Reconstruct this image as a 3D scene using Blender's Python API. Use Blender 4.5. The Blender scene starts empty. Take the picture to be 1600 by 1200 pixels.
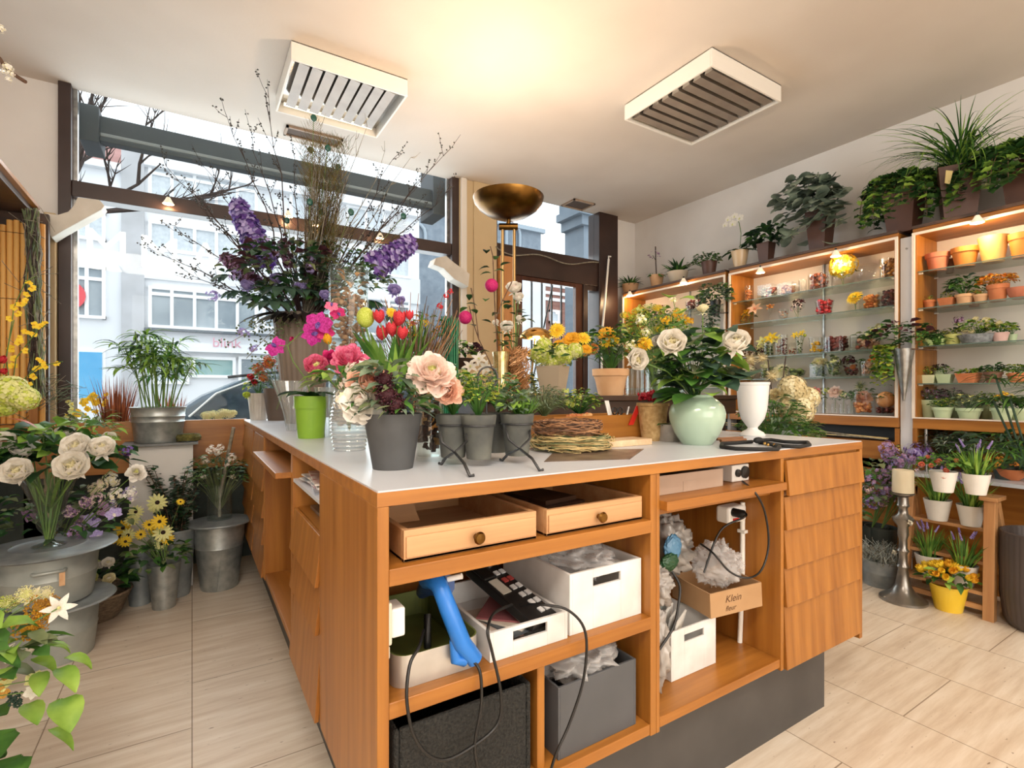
import bpy, math, random
from math import sin, cos, pi, radians as rad, atan2, hypot
from mathutils import Vector as V, Matrix, Quaternion

# ------------------------------------------------------------------ camera, world, lights
S = bpy.context.scene
COL = S.collection
EYE = 1.13
cam_d = bpy.data.cameras.new('camera'); cam = bpy.data.objects.new('camera', cam_d); COL.objects.link(cam)
cam.location = (0, 0, EYE); cam.rotation_euler = (rad(90), 0, rad(-32))
cam_d.sensor_width = 36; cam_d.lens = 18.0; cam_d.shift_y = 0.0075; cam_d.clip_start = 0.05
S.camera = cam
S.view_settings.view_transform = 'Standard'; S.view_settings.look = 'None'
S.view_settings.gamma = 1; S.view_settings.exposure = 0.0; S.view_settings.use_curve_mapping = False
S.cycles.transparent_max_bounces = 32; S.cycles.max_bounces = 8; S.cycles.diffuse_bounces = 5
S.cycles.caustics_reflective = False; S.cycles.caustics_refractive = False
S.cycles.sample_clamp_indirect = 6.0; S.cycles.use_denoising = True
w = bpy.data.worlds.new('overcast_sky'); S.world = w; w.use_nodes = True
wn = w.node_tree.nodes; wl = w.node_tree.links
bg = wn['Background']; bg.inputs['Strength'].default_value = 2.0
tc = wn.new('ShaderNodeTexCoord'); nz = wn.new('ShaderNodeTexNoise'); nz.inputs['Scale'].default_value = 2.2
cr = wn.new('ShaderNodeValToRGB'); cr.color_ramp.elements[0].color = (0.80, 0.87, 0.97, 1); cr.color_ramp.elements[1].color = (1, 1, 1, 1)
wl.new(tc.outputs['Generated'], nz.inputs['Vector']); wl.new(nz.outputs['Fac'], cr.inputs['Fac']); wl.new(cr.outputs['Color'], bg.inputs['Color'])

def light(name, kind, loc, energy, color=(1, 1, 1), size=0.5, size_y=None, target=None, spot=None, radius=None):
    d = bpy.data.lights.new(name, kind); d.energy = energy; d.color = color
    if kind == 'AREA':
        d.size = size
        if size_y: d.shape = 'RECTANGLE'; d.size_y = size_y
    if kind == 'SPOT': d.spot_size = rad(spot or 60); d.spot_blend = 0.6
    if kind in ('POINT', 'SPOT'): d.shadow_soft_size = radius if radius is not None else 0.03
    o = bpy.data.objects.new(name, d); COL.objects.link(o); o.location = loc
    if target: o.rotation_euler = (V(target) - V(loc)).to_track_quat('-Z', 'Y').to_euler()
    return o
# added fill lights behind the camera
light('rear_window_daylight', 'AREA', (0.9, -3.2, 1.7), 128, (1.0, 0.94, 0.86), 3.6, 2.2, target=(1.6, 2.0, 1.2))
light('rear_luminaire', 'AREA', (-0.5, -0.5, 2.84), 52, (1.0, 0.90, 0.78), 1.2, 0.6, target=(-0.4, 0.2, 0))
light('rear_luminaire', 'AREA', (2.6, -0.9, 2.84), 34, (1.0, 0.88, 0.74), 1.2, 0.6, target=(2.6, -0.9, 0))
# daylight entering by the shop window and the door
light('window_daylight', 'AREA', (0.65, 4.22, 1.9), 62, (0.9, 0.96, 1.0), 2.5, 1.9, target=(0.65, 0, 1.4))
light('door_daylight', 'AREA', (3.0, 4.22, 1.7), 26, (0.9, 0.96, 1.0), 1.2, 1.7, target=(3.0, 0, 1.2))

# ------------------------------------------------------------------ picture to place
_s, _c = sin(rad(32)), cos(rad(32))
def rxy(px):
    t = (px - 800) / 800.0
    return _s + t * _c, _c - t * _s
def PZ(px, py, z):                       # on a horizontal plane
    d = (EYE - z) * 800.0 / (py - 612.0); a, b = rxy(px); return V((a * d, b * d, z))
def PD(px, py, d):                       # at a camera depth
    a, b = rxy(px); return V((a * d, b * d, EYE - (py - 612.0) * d / 800.0))
def PY(px, py, y):
    return PD(px, py, y / rxy(px)[1])
def PX(px, py, x):
    return PD(px, py, x / rxy(px)[0])
def depth(p): return p[0] * _s + p[1] * _c

# ------------------------------------------------------------------ materials
def lin(h):
    if not isinstance(h, str): return (h[0], h[1], h[2], 1)
    h = h.lstrip('#'); c = [int(h[i:i + 2], 16) / 255 for i in (0, 2, 4)]
    return tuple((x / 12.92 if x <= 0.04045 else ((x + 0.055) / 1.055) ** 2.4) for x in c) + (1,)
MATS = {}
def mat(name, c1, c2=None, rough=0.55, metal=0.0, scale=12.0, stretch=(1, 1, 1), bump=0.0, bscale=None, emit=0, spec=0.5, sss=0, detail=3, coords='Object'):
    if name in MATS: return MATS[name]
    m = bpy.data.materials.new(name); m.use_nodes = True; n = m.node_tree.nodes; l = m.node_tree.links
    b = n['Principled BSDF']; b.inputs['Roughness'].default_value = rough; b.inputs['Metallic'].default_value = metal
    b.inputs['Specular IOR Level'].default_value = spec
    b.inputs['Base Color'].default_value = lin(c1)
    if c2 or bump:
        t = n.new('ShaderNodeTexCoord'); mp = n.new('ShaderNodeMapping'); mp.inputs['Scale'].default_value = stretch
        l.new(t.outputs[coords], mp.inputs['Vector'])
        z = n.new('ShaderNodeTexNoise'); z.inputs['Scale'].default_value = scale; z.inputs['Detail'].default_value = detail
        l.new(mp.outputs['Vector'], z.inputs['Vector'])
        if c2:
            r = n.new('ShaderNodeValToRGB'); r.color_ramp.elements[0].position = 0.33; r.color_ramp.elements[1].position = 0.67
            r.color_ramp.elements[0].color = lin(c1); r.color_ramp.elements[1].color = lin(c2)
            l.new(z.outputs['Fac'], r.inputs['Fac']); l.new(r.outputs['Color'], b.inputs['Base Color'])
        if bump:
            bp = n.new('ShaderNodeBump'); bp.inputs['Strength'].default_value = bump; bp.inputs['Distance'].default_value = 0.01
            if bscale:
                z2 = n.new('ShaderNodeTexNoise'); z2.inputs['Scale'].default_value = bscale; l.new(mp.outputs['Vector'], z2.inputs['Vector'])
                l.new(z2.outputs['Fac'], bp.inputs['Height'])
            else: l.new(z.outputs['Fac'], bp.inputs['Height'])
            l.new(bp.outputs['Normal'], b.inputs['Normal'])
    if emit:
        b.inputs['Emission Color'].default_value = lin(c1); b.inputs['Emission Strength'].default_value = emit
    MATS[name] = m; return m
def leafm(name, c1, c2, scale=14, rough=0.5):
    """leaf or petal: colour drifts over the plant, and some light passes through"""
    if name in MATS: return MATS[name]
    m = mat(name, c1, c2, rough=rough, scale=scale, spec=0.35); n = m.node_tree.nodes; l = m.node_tree.links
    tr = n.new('ShaderNodeBsdfTranslucent'); mx = n.new('ShaderNodeMixShader'); mx.inputs[0].default_value = 0.22
    rr = [q for q in n if q.type == 'VALTORGB'][0]; l.new(rr.outputs['Color'], tr.inputs['Color'])
    out = n['Material Output']; b = n['Principled BSDF']
    l.new(b.outputs[0], mx.inputs[1]); l.new(tr.outputs[0], mx.inputs[2]); l.new(mx.outputs[0], out.inputs['Surface'])
    return m
def glassm(name, tint='#ffffff', refl=0.12, rough=0.02, cover=0.0):
    if name in MATS: return MATS[name]
    m = bpy.data.materials.new(name); m.use_nodes = True; n = m.node_tree.nodes; l = m.node_tree.links; n.remove(n['Principled BSDF'])
    tr = n.new('ShaderNodeBsdfTransparent'); tr.inputs[0].default_value = lin(tint)
    gl = n.new('ShaderNodeBsdfGlossy'); gl.inputs['Roughness'].default_value = rough
    lw = n.new('ShaderNodeLayerWeight'); lw.inputs['Blend'].default_value = 0.35
    mr = n.new('ShaderNodeMapRange'); mr.inputs['To Min'].default_value = refl * 0.35; mr.inputs['To Max'].default_value = min(1, refl * 3.5 + 0.1)
    mx = n.new('ShaderNodeMixShader'); l.new(lw.outputs['Facing'], mr.inputs['Value']); l.new(mr.outputs[0], mx.inputs[0])
    l.new(tr.outputs[0], mx.inputs[1]); l.new(gl.outputs[0], mx.inputs[2])
    last = mx
    if cover:
        df = n.new('ShaderNodeBsdfDiffuse'); df.inputs[0].default_value = lin('#e8ecec'); m2 = n.new('ShaderNodeMixShader'); m2.inputs[0].default_value = cover
        l.new(mx.outputs[0], m2.inputs[1]); l.new(df.outputs[0], m2.inputs[2]); last = m2
    l.new(last.outputs[0], n['Material Output'].inputs['Surface']); MATS[name] = m; return m
def woodm(name, c1, c2, axis='z', rough=0.38, scale=9.0):
    if name in MATS: return MATS[name]
    st = {'z': (1, 1, .05), 'x': (.05, 1, 1), 'y': (1, .05, 1)}[axis]
    m = mat(name, c1, c2, rough=rough, scale=scale * 3.2, stretch=st, detail=6, bump=0.05, coords='Object'); n = m.node_tree.nodes; l = m.node_tree.links
    # fine pores over the broad grain
    z = n.new('ShaderNodeTexNoise'); z.inputs['Scale'].default_value = scale * 16; z.inputs['Detail'].default_value = 2
    mp = [q for q in n if q.type == 'MAPPING'][0]; l.new(mp.outputs[0], z.inputs['Vector'])
    mx = n.new('ShaderNodeMix'); mx.data_type = 'RGBA'; mx.blend_type = 'MULTIPLY'; mx.inputs[0].default_value = 0.2
    rp = [q for q in n if q.type == 'VALTORGB'][0]; rp.color_ramp.elements[0].position = .25; rp.color_ramp.elements[1].position = .75
    l.new(rp.outputs['Color'], mx.inputs[6]); l.new(z.outputs['Fac'], mx.inputs[7]); l.new(mx.outputs[2], n['Principled BSDF'].inputs['Base Color'])
    return m
def travertine():
    m = bpy.data.materials.new('travertine_tiles'); m.use_nodes = True; n = m.node_tree.nodes; l = m.node_tree.links; b = n['Principled BSDF']
    t = n.new('ShaderNodeTexCoord')
    mp = n.new('ShaderNodeMapping'); mp.inputs['Scale'].default_value = (1.2, 12, 1); l.new(t.outputs['Object'], mp.inputs['Vector'])
    z = n.new('ShaderNodeTexNoise'); z.inputs['Scale'].default_value = 2.0; z.inputs['Detail'].default_value = 9; z.inputs['Roughness'].default_value = .65; l.new(mp.outputs[0], z.inputs['Vector'])
    r = n.new('ShaderNodeValToRGB'); e = r.color_ramp.elements; e[0].position = .3; e[0].color = lin('#c9b7a2'); e[1].position = .68; e[1].color = lin('#e8dfd1')
    e2 = r.color_ramp.elements.new(.5); e2.color = lin('#dbcebc'); l.new(z.outputs['Fac'], r.inputs['Fac'])
    br = n.new('ShaderNodeTexBrick'); br.inputs['Scale'].default_value = 1; br.inputs['Brick Width'].default_value = .42; br.inputs['Row Height'].default_value = 0.62
    br.inputs['Mortar Size'].default_value = .0022; br.inputs['Mortar Smooth'].default_value = .2; br.offset = 0.5
    br.inputs['Color1'].default_value = (1, 1, 1, 1); br.inputs['Color2'].default_value = (.94, .91, .88, 1); br.inputs['Mortar'].default_value = (.42, .36, .3, 1)
    mq = n.new('ShaderNodeMapping'); mq.inputs['Location'].default_value = (.17, 0, 0); mq.inputs['Rotation'].default_value = (0, 0, pi / 2)
    br.inputs['Brick Width'].default_value = .62; br.inputs['Row Height'].default_value = .42
    l.new(t.outputs['Object'], mq.inputs['Vector']); l.new(mq.outputs[0], br.inputs['Vector'])
    mx = n.new('ShaderNodeMix'); mx.data_type = 'RGBA'; mx.blend_type = 'MULTIPLY'; mx.inputs[0].default_value = 1
    l.new(r.outputs[0], mx.inputs[6]); l.new(br.outputs['Color'], mx.inputs[7])
    pz = n.new('ShaderNodeTexNoise'); pz.inputs['Scale'].default_value = 30; pz.inputs['Detail'].default_value = 3; mpp = n.new('ShaderNodeMapping'); mpp.inputs['Scale'].default_value = (1, 3, 1)
    l.new(t.outputs['Object'], mpp.inputs[0]); l.new(mpp.outputs[0], pz.inputs['Vector'])
    pr = n.new('ShaderNodeValToRGB'); pr.color_ramp.elements[0].position = .24; pr.color_ramp.elements[0].color = (.35, .28, .22, 1); pr.color_ramp.elements[1].position = .31; pr.color_ramp.elements[1].color = (1, 1, 1, 1)
    l.new(pz.outputs['Fac'], pr.inputs[0]); m2 = n.new('ShaderNodeMix'); m2.data_type = 'RGBA'; m2.blend_type = 'MULTIPLY'; m2.inputs[0].default_value = 1
    l.new(mx.outputs[2], m2.inputs[6]); l.new(pr.outputs[0], m2.inputs[7]); l.new(m2.outputs[2], b.inputs['Base Color'])
    b.inputs['Roughness'].default_value = .42; return m

# ------------------------------------------------------------------ mesh building
class MB:
    def __init__(s, *mats): s.v = []; s.f = []; s.k = []; s.sm = []; s.mats = list(mats)
    def quadgrid(s, rows, k, smooth=True, closed=False):
        """rows of vertices, joined as a strip of quads"""
        b = len(s.v); nR = len(rows); nC = len(rows[0])
        for r in rows: s.v.extend(tuple(p) for p in r)
        for i in range(nR - 1):
            for j in range(nC if closed else nC - 1):
                j2 = (j + 1) % nC
                s.f.append((b + i * nC + j, b + i * nC + j2, b + (i + 1) * nC + j2, b + (i + 1) * nC + j)); s.k.append(k); s.sm.append(smooth)
    def poly(s, pts, k, smooth=False):
        b = len(s.v); s.v.extend(tuple(p) for p in pts); s.f.append(tuple(range(b, b + len(pts)))); s.k.append(k); s.sm.append(smooth)
    def box(s, a, c, k=0, mtx=None):
        x0, y0, z0 = a; x1, y1, z1 = c
        p = [V((x, y, z)) for z in (z0, z1) for x, y in ((x0, y0), (x1, y0), (x1, y1), (x0, y1))]
        if mtx: p = [mtx @ q for q in p]
        b = len(s.v); s.v.extend(tuple(q) for q in p)
        for f in ((0, 3, 2, 1), (4, 5, 6, 7), (0, 1, 5, 4), (1, 2, 6, 5), (2, 3, 7, 6), (3, 0, 4, 7)):
            s.f.append(tuple(b + i for i in f)); s.k.append(k); s.sm.append(False)
        return s
    def cbox(s, c, size, k=0, rz=0, rx=0, ry=0):
        m = Matrix.Translation(c) @ Matrix.Rotation(rz, 4, 'Z') @ Matrix.Rotation(ry, 4, 'Y') @ Matrix.Rotation(rx, 4, 'X')
        h = [q / 2 for q in size]; return s.box((-h[0], -h[1], -h[2]), tuple(h), k, m)
    def prism(s, pts, off, k=0):
        """a flat outline pushed along off"""
        o = V(off); n = len(pts); a = [V(p) for p in pts]; b = len(s.v)
        s.v.extend(tuple(p) for p in a); s.v.extend(tuple(p + o) for p in a)
        s.f.append(tuple(b + i for i in range(n))); s.f.append(tuple(b + n + i for i in reversed(range(n)))); s.k += [k, k]; s.sm += [False, False]
        for i in range(n):
            j = (i + 1) % n; s.f.append((b + j, b + i, b + n + i, b + n + j)); s.k.append(k); s.sm.append(False)
        return s
    def lathe(s, prof, k=0, seg=24, c=(0, 0, 0), mtx=None, sx=1, sy=1, flute=0, nf=0, twist0=0, smooth=True):
        cx, cy, cz = c; last = None; strip = []; strips = []
        for i, (r, z) in enumerate(prof):
            strip.append((r, z))
            if 0 < i < len(prof) - 1:
                a1 = atan2(z - prof[i - 1][1], r - prof[i - 1][0]); a2 = atan2(prof[i + 1][1] - z, prof[i + 1][0] - r)
                d = abs((a2 - a1 + pi) % (2 * pi) - pi)
                if d > 0.75: strips.append(strip); strip = [(r, z)]
        strips.append(strip)
        for st in strips:
            rows = []
            for r, z in st:
                row = []
                for j in range(seg):
                    a = 2 * pi * j / seg + twist0; rr = r * (1 + flute * (0.5 + 0.5 * cos(nf * a))) if nf else r
                    p = V((cx + rr * cos(a) * sx, cy + rr * sin(a) * sy, cz + z)); row.append(mtx @ p if mtx else p)
                rows.append(row)
            s.quadgrid(rows, k, smooth, closed=True)
        return s
    def tube(s, pts, r, k=0, seg=6, cap=True):
        pts = [V(p) for p in pts]; n = len(pts); rr = r if isinstance(r, (list, tuple)) else [r] * n
        rows = []; up = None
        for i, p in enumerate(pts):
            t = (pts[min(i + 1, n - 1)] - pts[max(i - 1, 0)])
            if t.length < 1e-9: t = V((0, 0, 1))
            t.normalize()
            if up is None: up = t.orthogonal().normalized()
            up = (up - t * up.dot(t));
            if up.length < 1e-6: up = t.orthogonal()
            up.normalize(); sd = t.cross(up)
            rows.append([p + (up * cos(2 * pi * j / seg) + sd * sin(2 * pi * j / seg)) * rr[i] for j in range(seg)])
        s.quadgrid(rows, k, seg > 4, closed=True)
        if cap and seg > 4:
            s.poly(rows[0][::-1], k); s.poly(rows[-1], k)
        return s
    def sph(s, c, r, k=0, seg=10, rings=6, sc=(1, 1, 1)):
        rows = [[(c[0] + r * sin(pi * i / rings) * cos(2 * pi * j / seg) * sc[0], c[1] + r * sin(pi * i / rings) * sin(2 * pi * j / seg) * sc[1], c[2] - r * cos(pi * i / rings) * sc[2]) for j in range(seg)] for i in range(rings + 1)]
        s.quadgrid(rows, k, True, closed=True); return s
    def bead(s, c, r, k=0):
        b = len(s.v); x, y, z = c
        s.v += [(x + r, y, z), (x - r, y, z), (x, y + r, z), (x, y - r, z), (x, y, z + r), (x, y, z - r)]
        for f in ((0, 2, 4), (2, 1, 4), (1, 3, 4), (3, 0, 4), (2, 0, 5), (1, 2, 5), (3, 1, 5), (0, 3, 5)):
            s.f.append(tuple(b + i for i in f)); s.k.append(k); s.sm.append(True)
    def blade(s, p0, az, e0, e1, L, W, k=0, nL=4, nW=2, cup=0.0, shape='leaf', roll=0.0, wave=0, mtx=None, turn=0):
        p = V(p0); rows = []
        for i in range(nL + 1):
            u = i / nL; e = e0 + (e1 - e0) * u; A = az + turn * u
            d = V((cos(e) * cos(A), cos(e) * sin(A), sin(e))); sd = V((-sin(A), cos(A), 0)); nr = d.cross(sd)
            if roll: sd, nr = sd * cos(roll) + nr * sin(roll), nr * cos(roll) - sd * sin(roll)
            if i: p = p + d * (L / nL)
            wd = W * SHAPES[shape](u)
            row = []
            for j in range(nW + 1):
                t = 2 * j / nW - 1
                q = p + sd * (wd * t) + nr * (cup * wd * t * t + (wave * W * sin(u * 9 + t * 5) if wave else 0)); row.append(mtx @ q if mtx else q)
            rows.append(row)
        s.quadgrid(rows, k, True)
    def mesh(s, name):
        me = bpy.data.meshes.new(name); me.from_pydata(s.v, [], s.f)
        for m in s.mats: me.materials.append(m)
        me.polygons.foreach_set('material_index', s.k); me.polygons.foreach_set('use_smooth', s.sm); me.update(); return me
    def build(s, name, parent=None, loc=None, bevel=0, rz=0):
        o = bpy.data.objects.new(name, s.mesh(name)); COL.objects.link(o)
        if parent: o.parent = parent
        if loc is not None: o.location = loc
        if rz: o.rotation_euler.z = rz
        if bevel:
            b = o.modifiers.new('edges', 'BEVEL'); b.width = bevel; b.segments = 2; b.limit_method = 'ANGLE'; b.angle_limit = rad(50)
        return o
SHAPES = {
    'leaf': lambda u: max(0.02, sin(pi * u ** 0.8)) ** 0.85 if 0 < u < 1 else 0.04,
    'long': lambda u: max(0.03, sin(pi * u ** 0.7)) ** 0.6 if 0 < u < 1 else 0.05,
    'grass': lambda u: 0.6 + 0.4 * min(1, u * 4) if u < 0.3 else max(0.03, (1 - (u - 0.3) / 0.7) ** 0.7),
    'petal': lambda u: (min(1.0, (u * 1.6) ** 0.6) * math.sqrt(max(0.0, 1 - u ** 5)) + 0.10 * (1 - u)) if u < 1 else 0.28,
    'round': lambda u: max(0.08, math.sqrt(max(0, 1 - (2 * u - 1) ** 2))),
    'strap': lambda u: 1.0 if u < 0.75 else max(0.1, 1 - (u - 0.75) * 3),
    'lobed': lambda u: [0.25, 1.0, 0.62, 0.95, 0.42, 0.04][min(5, int(round(u * 5)))],
}
def tag(o, label=None, cat=None, group=None, kind=None):
    if label: o['label'] = label
    if cat: o['category'] = cat
    if group: o['group'] = group
    if kind: o['kind'] = kind
    return o
LABELS = {}
def thing(name, label, cat, loc=(0, 0, 0), rz=0, group=None):
    o = bpy.data.objects.new(name, None); COL.objects.link(o); o.empty_display_size = 0.05
    o.location = loc; o.rotation_euler.z = rz; return tag(o, label, cat, group)
def solo(name, mb, label, cat, loc=None, group=None, bevel=0, rz=0):
    return tag(mb.build(name, None, loc, bevel, rz), label, cat, group)
def struct(name, mb, bevel=0, parent=None):
    o = mb.build(name, parent, None, bevel)
    if not parent: o['kind'] = 'structure'
    return o
R = random.Random(7)
def U(a, b): return R.uniform(a, b)
# ------------------------------------------------------------------ palette
TEAK = woodm('teak_upright', '#8a521a', '#b67a34', 'z'); TEAKX = woodm('teak_along_x', '#8f561c', '#ba7c36', 'x'); TEAKY = woodm('teak_along_y', '#8f561c', '#b87a34', 'y')
BEECH = woodm('beech', '#bd8a5a', '#d3a678', 'x', rough=.5); PALEWOOD = woodm('pale_pine', '#d9b48a', '#efd3ae', 'y', rough=.6)
DARKWOOD = woodm('dark_brown_wood', '#2a1913', '#49301f', 'x', rough=.4); FRAME = mat('brown_frame_paint', '#2c1d19', '#3b2924', rough=.38, scale=4)
LAMINATE = mat('white_laminate', '#cdd1d8', '#c3c7cf', rough=.32, scale=3)
PLASTER = mat('white_wall_paint', '#e4e0dc', '#dcd7d2', rough=.8, scale=2.5, bump=.04, bscale=60)
CEIL = mat('ceiling_paint', '#ddd3c9', '#d2c7bc', rough=.85, scale=1.3, bump=.05, bscale=40)
PLINTH = mat('charcoal_plinth', '#3b3a3a', '#4a4847', rough=.5, scale=5)
BLACK = mat('black_plastic', '#141414', rough=.4); WHITEP = mat('white_plastic', '#e9e7e1', rough=.4); STEEL = mat('brushed_steel', '#b9b9b7', '#8e8e8c', rough=.32, metal=.9, scale=20)
ZINC = mat('galvanised_zinc', '#969c9c', '#b9bebc', rough=.4, metal=.7, scale=22, detail=5, bump=.05)
ZINCD = mat('dull_zinc', '#7d8588', '#9ba2a4', rough=.48, metal=.45, scale=14, detail=5)
ZINCG = mat('greenish_zinc', '#959d9b', '#b3b9b4', rough=.5, metal=.3, scale=8, detail=5)
BRASS = mat('aged_brass', '#4a3114', '#8a6430', rough=.3, metal=1, scale=5); BRASSB = mat('bright_brass', '#c79a56', rough=.2, metal=1)
GLASS = glassm('clear_glass', '#f6faf9', .05, cover=.012); GLASSP = glassm('window_glass', '#fafdfd', .02); GLASSE = glassm('shelf_glass', '#edf5f1', .07, cover=.01)
GLASSB = glassm('glass_box', '#fafbfa', .045); GEDGE = mat('glass_edge', '#5c6f66', rough=.15)
TERRA = mat('terracotta', '#b5683d', '#cf8355', rough=.75, scale=9); TERRAP = mat('pale_terracotta', '#c9996d', '#ddb58c', rough=.75, scale=6)
TERRAR = mat('rosy_terracotta', '#b86a4c', '#c87f62', rough=.75, scale=9); SOIL = mat('potting_soil', '#2b1f17', '#413026', rough=.95, scale=60)
MOSS = mat('dry_moss', '#4c4a22', '#6f6a35', rough=.95, scale=50, bump=.6)
def G(n, a, b, **k): return leafm(n, a, b, **k)
GREEN = G('leaf_green', '#2f5a25', '#5b8a3c'); DGREEN = G('leaf_dark_green', '#17331c', '#335a30'); LGREEN = G('leaf_light_green', '#6f9a38', '#a5c95b'); YGREEN = G('leaf_yellow_green', '#95a12f', '#cfd45a')
GGREEN = G('leaf_grey_green', '#4d6650', '#83987d'); OLIVE = G('leaf_olive', '#56653c', '#8d9870'); BLUEGR = G('leaf_blue_green', '#2b4338', '#4f6c58'); IVY = G('ivy_green', '#20421f', '#4e7a3a')
SILVER = G('leaf_silver', '#8d9793', '#c3cbc6'); RUST = G('grass_rust', '#7d4026', '#b5683f'); PURPLEL = G('leaf_purple', '#3a1f2a', '#5f3843'); VIV = G('stem_green', '#4c7a2c', '#7da349')
STEM = mat('green_stem', '#4f6e30', '#6f8d45', rough=.6); TWIG = mat('brown_twig', '#4a3527', '#735542', rough=.8, scale=40); DTWIG = mat('dark_twig', '#2d2320', '#4a3a33', rough=.8, scale=40)
GTWIG = mat('grey_twig', '#6c675a', '#968f7e', rough=.85, scale=40); STRAW = mat('straw', '#b59a62', '#dcc78f', rough=.8, scale=30); VINE = mat('brown_vine', '#8a5e3f', '#b98a60', rough=.8, scale=30)
def Pm(n, a, b, **k): return leafm('petal_' + n, a, b, scale=k.pop('scale', 9), rough=.6)
WHITE = Pm('white', '#efe9dd', '#fbf8f1'); CREAM = Pm('cream', '#e6dcae', '#f6f0d2'); PEACH = Pm('peach', '#e8b095', '#f4d2bd'); PINK = Pm('pink', '#d8517f', '#ee8fae'); HOT = Pm('hot_pink', '#b80f5d', '#dc3b86')
MAG = Pm('magenta', '#a00a6e', '#d238a4'); RED = Pm('red', '#c4202c', '#e8505a'); YEL = Pm('yellow', '#eec21d', '#f8dc4a'); GOLD = Pm('gold', '#dd9a18', '#f1bf3c'); ORANGE = Pm('orange', '#d9772a', '#efa050')
LILAC = Pm('lilac', '#9a88cc', '#cdc2ea'); PURPLE = Pm('purple', '#4a2c7c', '#8a68b8'); MAUVE = Pm('mauve', '#8d6791', '#c4a0c4'); BURG = Pm('burgundy', '#2e1219', '#55262f'); SALMON = Pm('salmon', '#e07f63', '#f3a78e')
PALEY = Pm('pale_yellow', '#dcdc86', '#f0f0b4'); LIME = Pm('lime', '#b9cc3a', '#dfe67c'); BLUSH = Pm('blush', '#efd3c6', '#f9ebe2'); AMBER = Pm('amber', '#b98430', '#dca951'); EYEC = mat('flower_eye', '#2a160e', rough=.9); EYEY = mat('flower_eye_yellow', '#d6a017', '#e9c04a', rough=.9, scale=60)
IRON = mat('wrought_iron', '#39393a', '#57585a', rough=.4, metal=.7, scale=30)

# ------------------------------------------------------------------ room
CZ, YW, XR, XL, YB = 2.95, 4.0, 4.07, -1.12, -3.5
struct('floor', MB(travertine()).box((XL - .1, YB - .1, -.1), (XR + .1, YW + .12, 0)))
m = MB(CEIL); m.box((-.885, YB - .1, CZ), (XR + .1, YW + .01, CZ + .12)); struct('ceiling', m)
m = MB(CEIL); m.box((XL - .1, YB - .1, CZ + .012), (-.885, YW + .01, CZ + .12)); struct('ceiling', m)
struct('wall_left', MB(PLASTER).box((XL - .12, YB, 0), (XL, YW, CZ)))
struct('wall_right', MB(PLASTER).box((XR, YB, 0), (XR + .12, YW, CZ)))
struct('wall_back', MB(PLASTER).box((XL, YB - .12, 0), (XR, YB, CZ)))
m = MB(PLASTER); m.box((XL, YW, 0), (-.665, YW + .12, CZ)); m.box((3.745, YW, 0), (XR, YW + .12, CZ)); struct('wall_front', m)
struct('wall_parapet', MB(mat('parapet_paint', '#5d6a66', '#6b7773', rough=.7)).box((-.665, YW, -.1), (1.93, YW + .12, .74)))
# beige column between the shop window and the door
COLM = mat('column_cream', '#c9b28c', '#bda57f', rough=.55, scale=1.5); COLW = mat('column_white', '#d9d2c8', rough=.5)
m = MB(COLM, COLW); m.box((1.93, 3.93, 0), (2.29, 4.12, CZ), 0); m.box((1.935, 3.905, 0), (1.99, 3.93, CZ), 1); m.box((2.06, 3.915, 0), (2.29, 3.93, CZ), 0); struct('trim_1', m, .006)
m = MB(COLM); m.box((-.72, 3.90, 0), (-.668, 3.999, 2.16)); m.box((-.82, 3.96, 0), (-.72, 3.999, 2.09)); struct('trim_2', m, .004)
# shop window frame
m = MB(FRAME); m.box((-.665, 3.94, .74), (-.605, 4.07, CZ)); m.box((1.865, 3.94, .74), (1.93, 4.07, CZ)); m.box((-.605, 3.95, 2.29), (1.865, 4.06, 2.385)); m.box((-.605, 3.95, .74), (1.865, 4.06, .80))
win = struct('window_1', m, .004)
m = MB(STEEL); m.box((-.605, 4.005, .8), (-.585, 4.04, CZ)); m.box((1.845, 4.005, .8), (1.865, 4.04, CZ)); m.build('glazing_bead', win)
m = MB(GLASSP); m.box((-.6, 4.02, .80), (1.86, 4.026, 2.29)); m.build('lower_pane', win)
m = MB(GLASSP); m.box((-.6, 4.02, 2.385), (1.86, 4.026, CZ)); m.build('upper_pane', win)
# display deck behind the board, boarded front
m = MB(LAMINATE, TEAKX); m.box((XL, 3.755, .76), (1.93, 3.999, .80), 0); struct('trim_3', m)
m = MB(TEAKX); m.box((XL + .02, 3.72, .655), (.30, 3.75, .955)); solo('window_board', m, 'wide teak board closing the foot of the window display behind the zinc pails', 'board', bevel=.003)
m = MB(TEAKX); m.box((.95, 3.72, .0), (1.9, 3.75, .955)); struct('trim_8', m)
struct('trim_4', MB(mat('recess_grey', '#4d5652', '#3f4744', rough=.8)).box((XL + .01, 3.96, 0), (.95, 3.99, .76)))
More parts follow.
